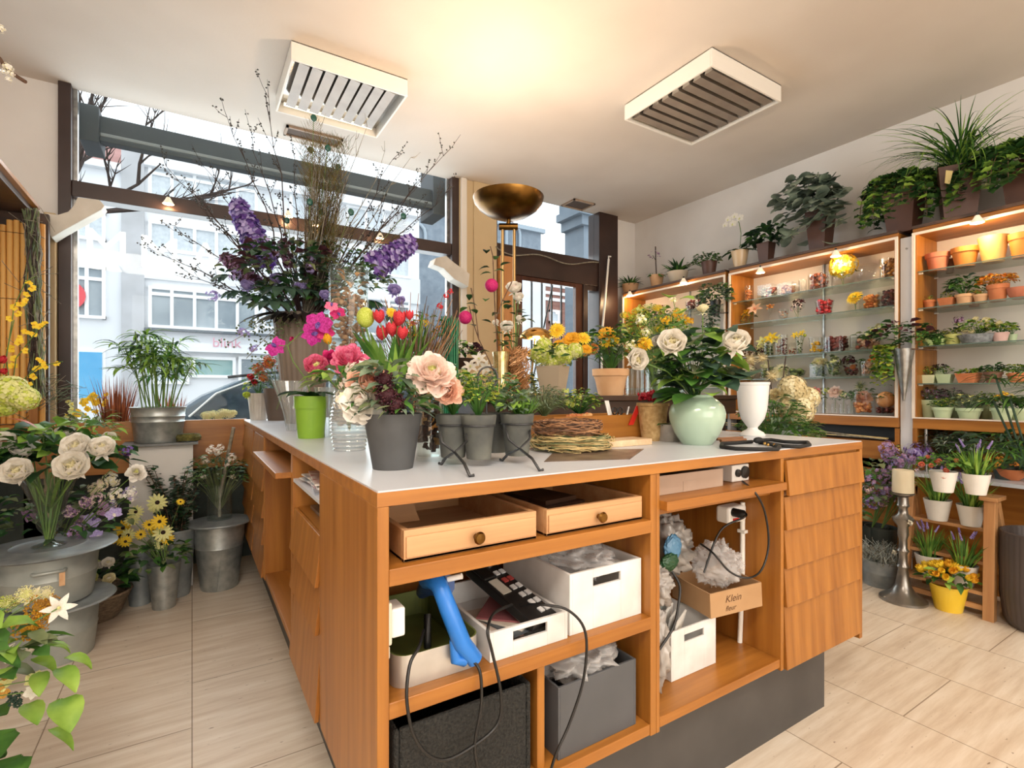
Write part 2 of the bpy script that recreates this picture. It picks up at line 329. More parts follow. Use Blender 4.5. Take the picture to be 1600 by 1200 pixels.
# door set
m = MB(FRAME)
m.box((2.29, 3.94, 2.20), (3.58, 4.07, 2.46)); m.box((2.29, 3.95, 0), (2.50, 4.07, 2.20)); m.box((3.30, 3.94, 0), (3.36, 4.08, 2.20)); m.box((3.49, 3.92, 0), (3.745, 4.09, CZ)); m.box((3.36, 3.96, 2.15), (3.49, 4.06, 2.2)); m.box((2.29, 3.95, 2.46), (2.315, 4.07, CZ)); m.box((3.36, 3.96, 0), (3.49, 4.06, .35))
struct('door_1', m, .004)
m = MB(GLASSP); m.box((2.315, 4.0, 2.46), (3.49, 4.006, CZ)); m.box((3.36, 4.0, .35), (3.49, 4.006, 2.15)); struct('window_2', m)
DOORW = mat('door_varnish', '#3a1d14', '#54301f', rough=.25, scale=14, stretch=(1, 1, .1))
dr = MB(DOORW); dr.box((2.50, 3.955, .02), (2.585, 4.0, 2.20)); dr.box((3.215, 3.955, .02), (3.30, 4.0, 2.20)); dr.box((2.585, 3.955, 2.16), (3.215, 4.0, 2.20)); dr.box((2.585, 3.955, .02), (3.215, 4.0, .5)); dr = struct('door_2', dr, .003)
m = MB(GLASSP); m.box((2.585, 3.975, .5), (3.215, 3.98, 2.16)); m.build('door_pane', dr)
m = MB(BRASS); m.tube([(3.255, 3.955, 1.05), (3.255, 3.91, 1.05), (3.16, 3.90, 1.05)], .009, 0, 8); m.build('door_handle', dr)
m = MB(BLACK)
for x in (2.67, 2.79, 2.91, 3.03, 3.15): m.box((x - .007, 4.10, 0.02), (x + .007, 4.115, 2.5))
m.tube([(2.79, 4.10, 1.2), (3.04, 4.10, 2.2)], .008, 0, 6)
solo('security_gate', m, 'black vertical bars of a folding gate outside the glazed shop door', 'gate')
m = MB(woodm('orange_door_post', '#b5743c', '#d49a62', 'z')); m.box((2.30, 3.86, 0), (2.44, 3.935, 2.33)); struct('trim_5', m, .004)
# loose cable above the door and the pole beside it
m = MB(GTWIG); m.tube([PY(775 + i * 4, 385 + 29 * (i / 40) ** .6 + 4 * sin(i * .28), 3.9) for i in range(41)], .006, 0, 6); solo('trailing_cable', m, 'slack grey cable strung across the brown beam over the shop door', 'cable')
m = MB(WHITEP); a = PY(951, 405, 3.88); b2 = PY(941, 520, 3.88); m.tube([a, b2, (b2.x - .03, b2.y, 0.02)], .011, 0, 8); m.tube([a, (a.x + .0, a.y, a.z + .03), (a.x + .03, a.y, a.z + .03)], .008, 0, 6); solo('crank_pole', m, 'thin white awning crank pole hanging at the right side of the door', 'pole')
# boxed arms beside the window
def arm(pts, y0, dy, label):
    m = MB(mat('arm_cream', '#cfc8bd', '#c4bcaf', rough=.55)); m.prism([PY(x, y, y0) for x, y in pts], (0, dy, 0)); solo('boxed_arm', m, label, 'arm', bevel=.004)
arm([(80, 343), (97, 345), (113, 340), (122, 330), (127, 318), (160, 322), (168, 331), (163, 337), (104, 370), (88, 380), (80, 368)], 3.898, -.12, 'cream boxed bracket arm on the left side of the shop window')
arm([(724, 432), (700, 415), (688, 405), (672, 408), (668, 418), (684, 424), (700, 440), (722, 452)], 3.903, -.12, 'cream boxed bracket arm on the column, right side of the shop window')
# mirrored letters on the pane
tx = bpy.data.curves.new('letters', 'FONT'); tx.body = 'LAMMEA'; tx.size = .30; tx.extrude = .002; tx.space_character = 1.25; tx.align_x = 'LEFT'
vm_ = leafm('white_vinyl', '#f4f4f2', '#ffffff'); [q for q in vm_.node_tree.nodes if q.type == 'MIX_SHADER'][0].inputs[0].default_value = .6; tx.materials.append(vm_)
to = bpy.data.objects.new('window_lettering', tx); COL.objects.link(to); to.rotation_euler = (rad(90), 0, pi); to.location = (.93, 4.03, 1.92)
bpy.context.view_layer.update(); me = bpy.data.meshes.new_from_object(to.evaluated_get(bpy.context.evaluated_depsgraph_get())); me.name = 'window_lettering'
bpy.data.objects.remove(to); to = bpy.data.objects.new('window_lettering', me); COL.objects.link(to); to.rotation_euler = (rad(90), 0, pi); to.location = (.36, 4.033, 1.93)
tag(to, 'white shop name letters on the window pane, seen from behind', 'lettering')

# ------------------------------------------------------------------ street
GY = -.14
ASPH = mat('asphalt', '#8b8d90', '#7b7d80', rough=.9, scale=30); PAVE = mat('pavement', '#a9a9a7', '#989895', rough=.9, scale=12)
struct('street', MB(ASPH).box((-30, 5.9, GY - .1), (60, 16.4, GY - .02))); struct('pavement', MB(PAVE).box((-30, 4.13, GY - .1), (60, 5.9, GY + .05)))
struct('pavement', MB(PAVE).box((-30, 16.4, GY - .1), (60, 60, GY + .03)))
FW = mat('facade_white', '#f1f2f4', '#e6e8ea', rough=.8, scale=.6); FG = mat('facade_grey', '#c9c9cb', '#b8b8b9', rough=.85, scale=1.5); FB = mat('brick_facade', '#a4776a', '#8c6257', rough=.85, scale=3, stretch=(.4, 1, 4))
PANE = mat('dark_pane', '#87939a', '#a9b3b8', rough=.12, scale=1.2); WFR = mat('white_frames', '#fafafa', rough=.5); TILE = mat('roof_tiles', '#b98b84', '#a87670', rough=.8, scale=2, stretch=(1, 1, 6)); SLATE = mat('slate_roof', '#8d9aa6', '#7c8995', rough=.7, scale=3)
YF = 19.0
def fp(px, py, y=YF): return PY(px, py, y)
def frect(m, px0, py0, px1, py1, dy, k=0, y=YF, z0=None):
    """upright rectangle on a facade, heights read on its left edge"""
    a = fp(px0, py0, y); b = fp(px1, py1, y); zt = a.z; zb = fp(px0, py1, y).z if z0 is None else z0
    m.box((min(a.x, b.x), y - max(dy, 0), zb), (max(a.x, b.x), y - min(dy, 0) + .001, zt), k)
    return min(a.x, b.x), max(a.x, b.x), zb, zt
def facade_window(par, px0, py0, px1, py1, cols=1, rows=1, pm=None, y=YF, top=0.0):
    a = fp(px0, py0, y); b = fp(px1, py1, y); zt, zb = a.z, fp(px0, py1, y).z; x0, x1 = a.x, b.x
    m = MB(WFR); t = .09
    m.box((x0, y - .12, zb), (x0 + t, y, zt)); m.box((x1 - t, y - .12, zb), (x1, y, zt)); m.box((x0, y - .13, zb), (x1, y, zb + t)); m.box((x0, y - .13, zt - t), (x1, y, zt))
    for i in range(1, cols): xx = x0 + (x1 - x0) * i / cols; m.box((xx - t / 2, y - .125, zb + t), (xx + t / 2, y, zt - t))
    if top: zz = zt - (zt - zb) * top; m.box((x0 + t, y - .118, zz - .05), (x1 - t, y, zz + .05))
    f = m.build('window', par); g = MB(pm or PANE); g.box((x0 + .02, y - .05, zb + .02), (x1 - .02, y - .03, zt - .02)); g.build('pane', f)
bl = thing('white_building', 'white rendered house far left with a large blue shop window', 'building', (0, YF, GY))
bl.location = (0, 0, 0)
m = MB(FW); x0, z1 = fp(20, 240).x, fp(110, 248).z; m.box((-9, YF, GY), (fp(190, 300).x, YF + 7, z1)); m.build('wall', bl)
m = MB(TILE); xr = fp(190, 300).x; m.prism([(-9, YF - .2, z1), (-9, YF + 3.5, z1 + 2.2), (-9, YF + 7, z1)], (xr + 9, 0, 0)); m.build('roof', bl)
m = MB(FW); m.box((-9, YF - .25, z1 - .15), (xr, YF, z1 + .05)); m.build('cornice', bl)
facade_window(bl, 106, 412, 166, 496, 2, 1, top=.25); facade_window(bl, 108, 325, 166, 372, 2, 1, mat('pale_pane', '#d9dfe3', '#c6ced3', rough=.3)); facade_window(bl, 58, 412, 98, 496, 2, 1, top=.25)
m = MB(WFR, mat('blue_blind', '#4fa6d8', '#6bb8e3', rough=.25, scale=1.2)); frect(m, 98, 545, 165, 622, .05, 0); frect(m, 98, 549, 160, 622, .08, 1); m.build('shop_window', bl)
m = MB(mat('red_sticker', '#e8525a', rough=.5)); c = fp(106, 462); m.lathe([(0, 0), (.42, 0), (.42, .03), (0, .03)], 0, 24, mtx=Matrix.Translation((c.x, YF - .16, c.z)) @ Matrix.Rotation(pi / 2, 4, 'X')); m.build('red_disc', bl)
m = MB(FG); m.box((fp(190, 300).x, YF - .1, GY), (fp(226, 300).x, YF + 6, fp(190, 222).z)); solo('grey_party_wall', m, 'narrow grey concrete strip between the two white houses across the street', 'wall')
bc = thing('white_building', 'long white building across the street with rows of ribbon windows', 'building')
m = MB(FW); zt = fp(226, 236).z; m.box((fp(226, 300).x, YF, GY), (fp(655, 300).x, YF + 8, zt)); m.build('wall', bc)
m = MB(FW); m.box((fp(226, 300).x, YF - .3, zt - .5), (fp(655, 300).x, YF, zt)); m.box((fp(226, 300).x, YF - .1, fp(226, 430).z - .1), (fp(655, 300).x, YF, fp(226, 385).z)); m.build('cornice', bc)
PP = mat('pale_pane', '#d9dfe3', '#c6ced3', rough=.3)
for (a, b, c_, d_, n, pm_, tp) in ((232, 250, 402, 318, 5, PP, .3), (452, 286, 520, 345, 2, PP, .3), (540, 305, 600, 362, 2, PP, .3), (232, 345, 402, 392, 5, PP, 0), (452, 372, 640, 414, 5, PP, 0), (232, 447, 402, 512, 5, None, .18), (410, 447, 640, 514, 6, None, .18)):
    facade_window(bc, a, b, c_, d_, n, 1, pm_, top=tp)
m = MB(FW); frect(m, 232, 534, 600, 548, .35); m.build('shop_fascia', bc)
m = MB(mat('dark_trim', '#6a7278', rough=.6)); frect(m, 226, 513, 600, 516, .3); m.build('downpipe', bc)
facade_window(bc, 300, 557, 368, 590, 1, 1, mat('teal_pane', '#7fa3a3', '#93b5b2', rough=.2, scale=1)); facade_window(bc, 236, 557, 296, 600, 1, 1, PP); facade_window(bc, 372, 557, 560, 600, 3, 1)
t2 = bpy.data.curves.new('sign', 'FONT'); t2.body = 'blink'; t2.size = .42; t2.extrude = .01; t2.materials.append(mat('sign_pink', '#d9a0ae', rough=.5))
so = bpy.data.objects.new('shop_sign', t2); COL.objects.link(so); bpy.context.view_layer.update(); me = bpy.data.meshes.new_from_object(so.evaluated_get(bpy.context.evaluated_depsgraph_get())); bpy.data.objects.remove(so)
so = bpy.data.objects.new('shop_sign', me); COL.objects.link(so); so.rotation_euler = (rad(90), 0, 0); c = fp(331, 543); so.location = (c.x, YF - .362, c.z); tag(so, 'small pink shop sign lettering on the white fascia across the street', 'sign')
bm_ = thing('slate_roofed_house', 'house with a blue grey mansard roof seen high through the window', 'building')
m = MB(SLATE); ys = 27.5; m.box((fp(560, 300, ys).x, ys, GY), (fp(845, 300, ys).x, ys + 8, fp(700, 332, ys).z)); m.build('mansard', bm_)
m = MB(mat('slate_trim', '#a9b7c2', rough=.6)); m.box((fp(556, 300, ys).x, ys - .3, fp(700, 337, ys).z), (fp(848, 300, ys).x, ys, fp(700, 330, ys).z))
for px in (650, 800):
    c = fp(px, 372, ys); m.tube([(c.x - .5, ys - .15, c.z - .8), (c.x - .5, ys - .15, c.z + .3)] + [(c.x - .5 * cos(q * pi / 6), ys - .15, c.z + .3 + .5 * sin(q * pi / 6)) for q in range(7)] + [(c.x + .5, ys - .15, c.z - .8)], .1, 0, 6)
m.build('dormer_moulding', bm_)
m = MB(FB); c = fp(818, 350, ys); m.box((c.x - .5, ys + 2, c.z - 1), (c.x + .5, ys + 3, fp(818, 318, ys + 2).z + .3)); m.build('chimney', bm_)
bb = thing('brick_house', 'red brick house with white bands seen through the door bars', 'building')
yb = 16.8; m = MB(FB, WFR); x0, x1 = fp(842, 450, yb).x, fp(1000, 450, yb).x; m.box((x0, yb, GY), (x1, yb + 6, fp(850, 432, yb).z), 0)
for py in (446, 458, 468): z = fp(842, py, yb).z; m.box((x0, yb - .05, z), (x1, yb, z + .12), 1)
m.build('wall', bb); facade_window(bb, 857, 484, 872, 505, 1, 1, PP, y=yb)
m = MB(FW); m.box((fp(790, 450, yb).x, yb - .5, GY), (fp(841, 450, yb).x, yb + 5, fp(820, 428, yb).z)); solo('white_house', m, 'narrow pale house front left of the brick house behind the door', 'building')
m = MB(SLATE); p0 = fp(901, 330, 5.2); p1 = fp(945, 330, 5.2)
zt = fp(901, 350, 5.2).z
m.box((p0.x + .12, 5.2, GY), (p1.x + .3, 5.6, zt)); m.box((p0.x + .05, 5.15, zt), (p1.x + .3, 5.6, zt + .12)); m.box((p0.x - .03, 5.1, zt + .12), (p1.x + .3, 5.6, zt + .22)); m.box((p0.x + .02, 5.12, zt + .22), (p1.x + .3, 5.6, zt + .55))
solo('stone_pilaster', m, 'blue grey stone pilaster with moulded capital just outside the transom window', 'pilaster')
# awning cassette
m = MB(mat('awning_grey', '#4b5358', '#40474c', rough=.5, scale=2), mat('awning_rail', '#8f9597', rough=.4)); m.box((-.52, 4.19, 2.79), (1.82, 4.40, 2.905), 0); m.box((-.50, 4.17, 2.765), (1.80, 4.22, 2.79), 1); m.box((-.50, 4.15, 2.725), (1.80, 4.20, 2.757), 0); m.box((-.60, 4.14, 2.71), (-.50, 4.42, 2.94), 0); m.box((1.78, 4.14, 2.68), (1.9, 4.44, 3.3), 0)
solo('awning_cassette', m, 'dark grey folded awning box fixed outside above the shop window', 'awning', bevel=.006)
# car
cr_ = thing('parked_car', 'dark blue grey estate car parked in the street outside', 'car', (2.05, 7.5, GY)); cr_.scale = (1, 1, .94)
CARP = mat('car_paint', '#62727f', '#718290', rough=.22, metal=.5); CARG = glassm('car_glass', '#33414a', .2, cover=.12)
prof = [(-2.35, .35), (-2.42, .75), (-2.30, 1.02), (-1.95, 1.30), (-1.55, 1.50), (-.9, 1.58), (.3, 1.56), (.9, 1.42), (1.45, 1.10), (2.2, .95), (2.42, .7), (2.4, .35)]
m = MB(CARP); rows = []
for yy, sh in ((-.93, .0), (-.90, .03), (.90, .03), (.93, 0)):
    rows.append([(x, yy, z) for x, z in prof])
for s_ in (-1, 1):
    pts = [(x, s_ * (.93 - max(0, z - .95) * .32), z) for x, z in prof]; rows_b = pts
    if s_ < 0: A = pts
    else: Bq = pts
m.quadgrid([A, Bq], 0, True); m.poly(A[::-1], 0); m.poly(Bq, 0); m.build('body', cr_)
def cs(x, z, o=.012): return (x, -(.93 - max(0, z - .95) * .32) - o, z)
m = MB(mat('car_window', '#2c363d', '#3d4850', rough=.1)); m.prism([cs(-2.05, 1.08), cs(-1.80, 1.30), cs(-1.50, 1.44), cs(-1.12, 1.48), cs(-1.38, 1.02), cs(-1.95, 1.0)], (0, .01, 0)); m.prism([cs(-1.30, 1.02), cs(-1.05, 1.48), cs(-.25, 1.49), cs(-.25, 1.02)], (0, .01, 0)); m.prism([cs(-.18, 1.02), cs(-.18, 1.49), cs(.4, 1.47), cs(1.0, 1.12), cs(1.02, 1.03)], (0, .01, 0)); m.build('side_window', cr_)
m = MB(WHITEP); m.tube([cs(-2.08, 1.06, .02), cs(-1.82, 1.33, .02), cs(-1.5, 1.475, .02), cs(-.9, 1.52, .02), cs(.4, 1.5, .02)], .012, 0, 6); m.tube([cs(-1.95, .985, .02), cs(1.0, 1.0, .02)], .01, 0, 6); m.build('chrome_strip', cr_)
m = MB(BLACK); m.tube([(-1.7, -.72, 1.53), (-1.2, -.72, 1.60), (.2, -.72, 1.60), (.5, -.72, 1.54)], .018, 0, 6); m.build('roof_rail', cr_)
m = MB(BLACK, STEEL)
for x in (-1.5, 1.45):
    for yy in (-.95, .75):
        m = MB(BLACK, STEEL); mt = Matrix.Translation((x, yy, .33)) @ Matrix.Rotation(-pi / 2, 4, 'X'); m.lathe([(0, 0), (.33, 0), (.33, .2), (0, .2)], 0, 24, mtx=mt); m.lathe([(0, -.01), (.2, -.01), (.2, .02)], 1, 16, mtx=mt); m.build('wheel', cr_)
# bare street tree at the left
m = MB(DTWIG); base = fp(60, 400, 7.0)
def twigs(m, p, d, L, r, n, k=0, spread=.5, rnd=R, bead=None, br=.004):
    pts = [V(p)]; rs = [r]; q = V(p); dd = V(d).normalized()
    for i in range(4):
        dd = (dd + V((rnd.uniform(-.18, .18), rnd.uniform(-.18, .18), rnd.uniform(-.1, .16)))).normalized(); q = q + dd * (L / 4); pts.append(q.copy()); rs.append(r * (1 - .2 * (i + 1)))
        if bead is not None and n <= 1:
            for _ in range(2): m.bead(q + V((rnd.uniform(-1, 1), rnd.uniform(-1, 1), rnd.uniform(-1, 1))) * .015, br, bead)
    m.tube(pts, rs, k, 4 if r < .004 else 5, cap=False)
    if n > 0:
        for i in (1, 2, 3):
            for _ in range(1 if n > 1 else 2):
                v = dd + V((rnd.uniform(-1, 1), rnd.uniform(-1, 1), rnd.uniform(-.5, 1))) * spread
                twigs(m, pts[i], v, L * rnd.uniform(.4, .65), r * .55, n - 1, k, spread, rnd, bead, br)
m.tube([(base.x, 7, GY), (base.x, 7, 2.6), (base.x + .1, 7, 3.4)], [.12, .1, .08], 0, 10)
for v in ((.9, .1, .55), (.7, -.1, .9), (.3, .2, 1.2), (.95, 0, .2), (-.3, .1, .9)): twigs(m, (base.x + .05, 7, U(2.6, 3.3)), v, U(1.2, 1.9), .035, 3, spread=.7)
solo('bare_tree', m, 'leafless street tree with thin dark branches outside the window', 'tree')
# ------------------------------------------------------------------ shop counter: units, worktop, plinth
from mathutils import noise as MN
CH = .951
m = MB(TEAKX, LAMINATE)
m.prism([(.281, .905, .9225), (2.07, .905, .9225), (2.07, 1.62, .9225), (.95, 1.62, .9225), (.95, 3.70, .9225), (.281, 3.70, .9225)], (0, 0, .0255), 0)
m.prism([(.283, .907, .948), (2.068, .907, .948), (2.068, 1.618, .948), (.948, 1.618, .948), (.948, 3.698, .948), (.283, 3.698, .948)], (0, 0, .003), 1)
solo('counter_worktop', m, 'L-shaped white laminate counter top with orange wooden edge', 'worktop')
m = MB(PLINTH); m.prism([(.36, .965, 0), (1.925, .965, 0), (1.925, 1.5, 0), (.90, 1.5, 0), (.90, 3.66, 0), (.36, 3.66, 0)], (0, 0, .262)); solo('counter_plinth', m, 'dark grey recessed plinth under the wooden counter', 'plinth')
WEAR = woodm('teak_worn_edge', '#b87432', '#dd9e5a', 'z')
def slat_front(axis, a0, a1, zt, zb, base, out=.026, th=.016, knob=None):
    """drawer front that leans outward at its foot; axis 'x' faces -Y at base, axis 'y' faces -X"""
    if axis == 'x':
        m = MB(TEAK); m.prism([(a0, base, zt), (a0, base - out, zb), (a0, base - out + th, zb), (a0, base + th, zt)], (a1 - a0, 0, 0))
    else:
        m = MB(TEAK); m.prism([(base, a0, zt), (base - out, a0, zb), (base - out + th, a0, zb), (base + th, a0, zt)], (0, a1 - a0, 0))
    return m
# unit A: open shelves with two loose drawers
ua = thing('counter_unit', 'open front counter unit at the near corner, with two pale drawers on its top shelf', 'cabinet')
m = MB(TEAK, TEAKY); m.box((.281, .905, .262), (.303, 1.385, .922)); m.box((.979, .908, .262), (.999, 1.385, .922)); m.box((.303, 1.368, .262), (.979, 1.385, .922)); m.build('carcass', ua, bevel=.0015)
for z0, z1, y in ((.775, .807, .905), (.532, .563, .907), (.264, .291, .910)):
    m = MB(TEAKX); m.box((.303, y, z0), (.979, 1.368, z1)); m.build('shelf', ua, bevel=.002)
m = MB(TEAK); m.box((.647, .93, .291), (.667, 1.368, .532)); m.build('divider', ua, bevel=.0015)
def wood_drawer(par, x0, x1, y0, y1, z0, z1):
    m = MB(BEECH); t = .012
    m.box((x0, y0, z0), (x1, y0 + t, z1)); m.box((x0, y1 - t, z0), (x1, y1, z1)); m.box((x0, y0 + t, z0), (x0 + t, y1 - t, z1)); m.box((x1 - t, y0 + t, z0), (x1, y1 - t, z1)); m.box((x0, y0, z0), (x1, y1, z0 + .006))
    m.box((x0 + .004, y0 - .004, z0 + .008), (x1 - .004, y0, z1 - .012)); d = m.build('drawer', par, bevel=.001)
    k = MB(BRASS); xc, zc = (x0 + x1) / 2, (z0 + z1) / 2 - .002; k.lathe([(0, .022), (.010, .021), (.013, .016), (.010, .010), (.005, .007), (.006, 0)], 0, 20, mtx=Matrix.Translation((xc, y0 - .004, zc)) @ Matrix.Rotation(pi / 2, 4, 'X')); k.build('knob', d)
wood_drawer(ua, .338, .641, .925, 1.30, .808, .868); wood_drawer(ua, .669, .966, .925, 1.30, .808, .866)
# unit B: tall bay with a pull-out board
ub = thing('counter_unit', 'open front counter unit with pull-out board and a tall bay full of bags', 'cabinet')
m = MB(TEAK, TEAKX); m.box((1.0, .908, .262), (1.012, 1.385, .922)); m.box((1.550, .905, .262), (1.566, 1.385, .922)); m.box((1.012, 1.368, .262), (1.55, 1.385, .922)); m.box((1.012, .94, .805), (1.55, .955, .828), 1); m.build('carcass', ub, bevel=.0015)
m = MB(TEAKX); m.box((1.014, .885, .828), (1.549, 1.36, .852)); m.build('pull_out_board', ub, bevel=.002)
m = MB(TEAKX); m.box((1.012, .908, .272), (1.55, 1.368, .298)); m.build('shelf', ub, bevel=.002)
# unit C: five leaning drawer fronts
uc = thing('counter_unit', 'counter drawer unit with five leaning fronts at the right front end', 'cabinet')
m = MB(TEAK); m.box((1.567, .915, .262), (2.05, 1.385, .922)); m.box((2.05, .905, .235), (2.07, 1.60, .922)); m.box((1.60, 1.386, .262), (2.05, 1.60, .922)); m.build('carcass', uc, bevel=.0015)
for i, (zt, zb, o) in enumerate(((.915, .806, .010), (.800, .697, .010), (.697, .577, .010), (.577, .457, .010), (.457, .262, .010))):
    slat_front('x', 1.570, 2.048, zt, zb, .906 - (.008 if i == 0 else 0), o, .012).build('drawer', uc, bevel=.0015)
# left arm, facing the window side
ud = thing('counter_unit', 'side counter unit with a white shelf of magazines above leaning drawers', 'cabinet')
m = MB(TEAK); m.box((.283, 1.388, .262), (.80, 1.406, .922)); m.box((.283, 1.826, .262), (.80, 1.844, .922)); m.box((.78, 1.406, .262), (.80, 1.826, .922)); m.build('carcass', ud, bevel=.0015)
m = MB(LAMINATE); m.box((.285, 1.406, .832), (.78, 1.826, .842)); m.build('white_shelf', ud)
m = MB(TEAKY); m.box((.30, 1.406, .735), (.78, 1.826, .747)); m.build('shelf', ud)
for zt, zb in ((.745, .615), (.615, .49), (.49, .262)): slat_front('y', 1.408, 1.824, zt, zb, .288, .017, .011).build('drawer', ud, bevel=.0015)
ue = thing('counter_unit', 'side counter unit with a pull-out board over an empty deep bay', 'cabinet')
m = MB(TEAK); m.box((.283, 1.845, .262), (.80, 1.863, .922)); m.box((.283, 2.60, .262), (.80, 2.618, .922)); m.box((.70, 1.863, .262), (.72, 2.60, .922)); m.build('carcass', ue, bevel=.0015)
m = MB(TEAKY); m.box((.235, 1.866, .838), (.70, 2.597, .858)); m.build('pull_out_board', ue, bevel=.002)
m = MB(TEAKY); m.box((.285, 1.863, .268), (.70, 2.60, .292)); m.build('shelf', ue, bevel=.002)
for a0, a1, lb in ((2.62, 3.09, 'side counter drawer unit with leaning fronts, next to the empty deep bay'), (3.10, 3.69, 'farthest side counter drawer unit, beside the teak window board')):
    u = thing('counter_unit', lb, 'cabinet'); m = MB(TEAK); m.box((.295, a0, .262), (.80, a1, .922)); m.box((.281, a0, .262), (.296, a0 + .016, .922)); m.build('carcass', u, bevel=.0015)
    for zt, zb in ((.915, .79), (.79, .665), (.665, .54), (.54, .415), (.415, .262)): slat_front('y', a0 + .02, a1 - .004, zt, zb, .288, .017, .011).build('drawer', u, bevel=.0015)
# raised dark bench behind the counter
m = MB(DARKWOOD); m.box((1.02, 1.86, 1.085), (2.75, 2.26, 1.11)); m.box((1.02, 1.88, 1.0), (2.75, 1.90, 1.085)); m.box((1.06, 1.92, 0), (1.09, 2.22, 1.085)); m.box((2.68, 1.92, 0), (2.71, 2.22, 1.085)); m.box((1.06, 2.20, .2), (2.71, 2.22, 1.085)); m.box((1.09, 1.92, .7), (2.68, 2.20, .72))
solo('back_bench', m, 'raised dark wooden bench behind the counter carrying the terracotta pot', 'bench', bevel=.003)

# ------------------------------------------------------------------ things kept in the counter
BAG = bpy.data.materials.new('crumpled_clear_plastic'); BAG.use_nodes = True
_n = BAG.node_tree.nodes; _l = BAG.node_tree.links; _b = _n['Principled BSDF']; _b.inputs['Base Color'].default_value = (.9, .9, .9, 1); _b.inputs['Roughness'].default_value = .06; _b.inputs['Specular IOR Level'].default_value = .9
_t = _n.new('ShaderNodeBsdfTransparent'); _x = _n.new('ShaderNodeMixShader'); _x.inputs[0].default_value = .30; _l.new(_t.outputs[0], _x.inputs[1]); _l.new(_b.outputs[0], _x.inputs[2]); _l.new(_x.outputs[0], _n['Material Output'].inputs['Surface'])
def bag(m, c, size, seed, k=0, floor=None, amp=.35):
    rows = []; nr, ns = 44, 60
    for i in range(nr + 1):
        row = []
        for j in range(ns):
            a, b = pi * i / nr, 2 * pi * j / ns; d = V((sin(a) * cos(b), sin(a) * sin(b), cos(a)))
            q = d * 2.3 + V((seed * 3.1, seed, 0)); r = 1 + amp * (abs(MN.noise(q)) * 1.4 - .4) - amp * .5 * (1 - abs(MN.noise(q * V((2.2, 5.5, 2.2)))) * 2.2) + amp * .18 * abs(MN.noise(q * 9)) + amp * .35
            p = V((c[0] + d.x * size[0] * r, c[1] + d.y * size[1] * r, c[2] + d.z * size[2] * r))
            if floor is not None: p.z = max(p.z, floor)
            row.append(p)
        rows.append(row)
    m.quadgrid(rows, k, True, closed=True)
def crate(m, x0, x1, y0, y1, z0, z1, t=.008, slot=True, k=0, kd=1):
    m.box((x0, y0, z0), (x0 + t, y1, z1), k); m.box((x1 - t, y0, z0), (x1, y1, z1), k); m.box((x0 + t, y1 - t, z0), (x1 - t, y1, z1), k); m.box((x0 + t, y0 + t, z0), (x1 - t, y1 - t, z0 + t), k)
    if not slot: m.box((x0 + t, y0, z0), (x1 - t, y0 + t, z1), k); return
    xc = (x0 + x1) / 2; w = min(.045, (x1 - x0) * .22); zc = z1 - (z1 - z0) * (.34 if z1 - z0 < .12 else .22); h = .011
    m.box((x0 + t, y0, z0), (xc - w, y0 + t, z1), k); m.box((xc + w, y0, z0), (x1 - t, y0 + t, z1), k); m.box((xc - w, y0, z0), (xc + w, y0 + t, zc - h), k); m.box((xc - w, y0, zc + h), (xc + w, y0 + t, z1), k)
CRW = mat('white_painted_crate', '#e4e3e2', '#cfcdca', rough=.6, scale=9)
def rot_about(o, p, rz):
    o.location = p; o.rotation_euler.z = rz
# white tall crate with plastic, white flat crate
m = MB(CRW); crate(m, 0, .232, 0, .30, 0, .142); solo('white_crate', m, 'tall white crate with a slot handle under the drawers, stuffed with plastic', 'crate', loc=(.742, .935, .5632), bevel=.001)
m = MB(BAG); bag(m, (.12, .14, .13), (.095, .12, .045), 1, floor=.075); solo('plastic_bags', m, 'crumpled clear plastic in the tall white crate', 'plastic', loc=(.742, .935, .5632))
m = MB(CRW); crate(m, 0, .205, 0, .30, 0, .062); fc = solo('white_crate', m, 'low white crate holding papers and a black telephone', 'crate', loc=(.527, .93, .5632), bevel=.001)
pal = ('#7d5a50', '#a98a80', '#c9b9ad', '#5a6166', '#d9cfc0', '#94555a')
for i in range(6):
    m = MB(mat('paper_' + str(i), pal[i], rough=.7)); m.cbox((0, 0, 0), (.09 + .02 * (i % 3), .13, .004)); solo('card', m, ['brown folded card at the bottom of the low white crate', 'dusty pink card in the low white crate', 'beige paper in the low white crate', 'grey card at the front of the low white crate', 'cream paper leaning in the low white crate', 'dark red card in the low white crate'][i], 'card', loc=(.60 + .012 * i, 1.03 + .02 * (i % 3), .5735 + .0045 * i), rz=.3 * i - .7)
ph = thing('telephone', 'black telephone with square keys leaning in the low white crate', 'telephone', (.655, 1.06, .640)); ph.rotation_euler = (rad(18), rad(0), rad(14))
m = MB(BLACK); m.box((-.042, -.12, -.012), (.042, .12, .012)); m.box((-.042, .05, .012), (-.004, .115, .02)); m.build('body', ph, bevel=.004)
m = MB(mat('phone_display', '#b9b4a8', rough=.2)); m.box((-.034, -.01, .0125), (-.006, .045, .0145)); m.build('display', ph)
for i in range(6):
    for j in range(2):
        m = MB(mat('key_grey', '#c9c9c9', rough=.5) if (i, j) not in ((4, 0), (4, 1)) else mat('key_red', '#a2433f', rough=.5)); m.box((.004 + j * .019, -.10 + i * .031, .0122), (.017 + j * .019, -.085 + i * .031, .0155)); m.build('key', ph)
m = MB(STEEL); m.lathe([(.0, 0), (.010, 0), (.010, .003), (.007, .003)], 0, 16, c=(.018, .10, .012)); m.build('dial', ph)
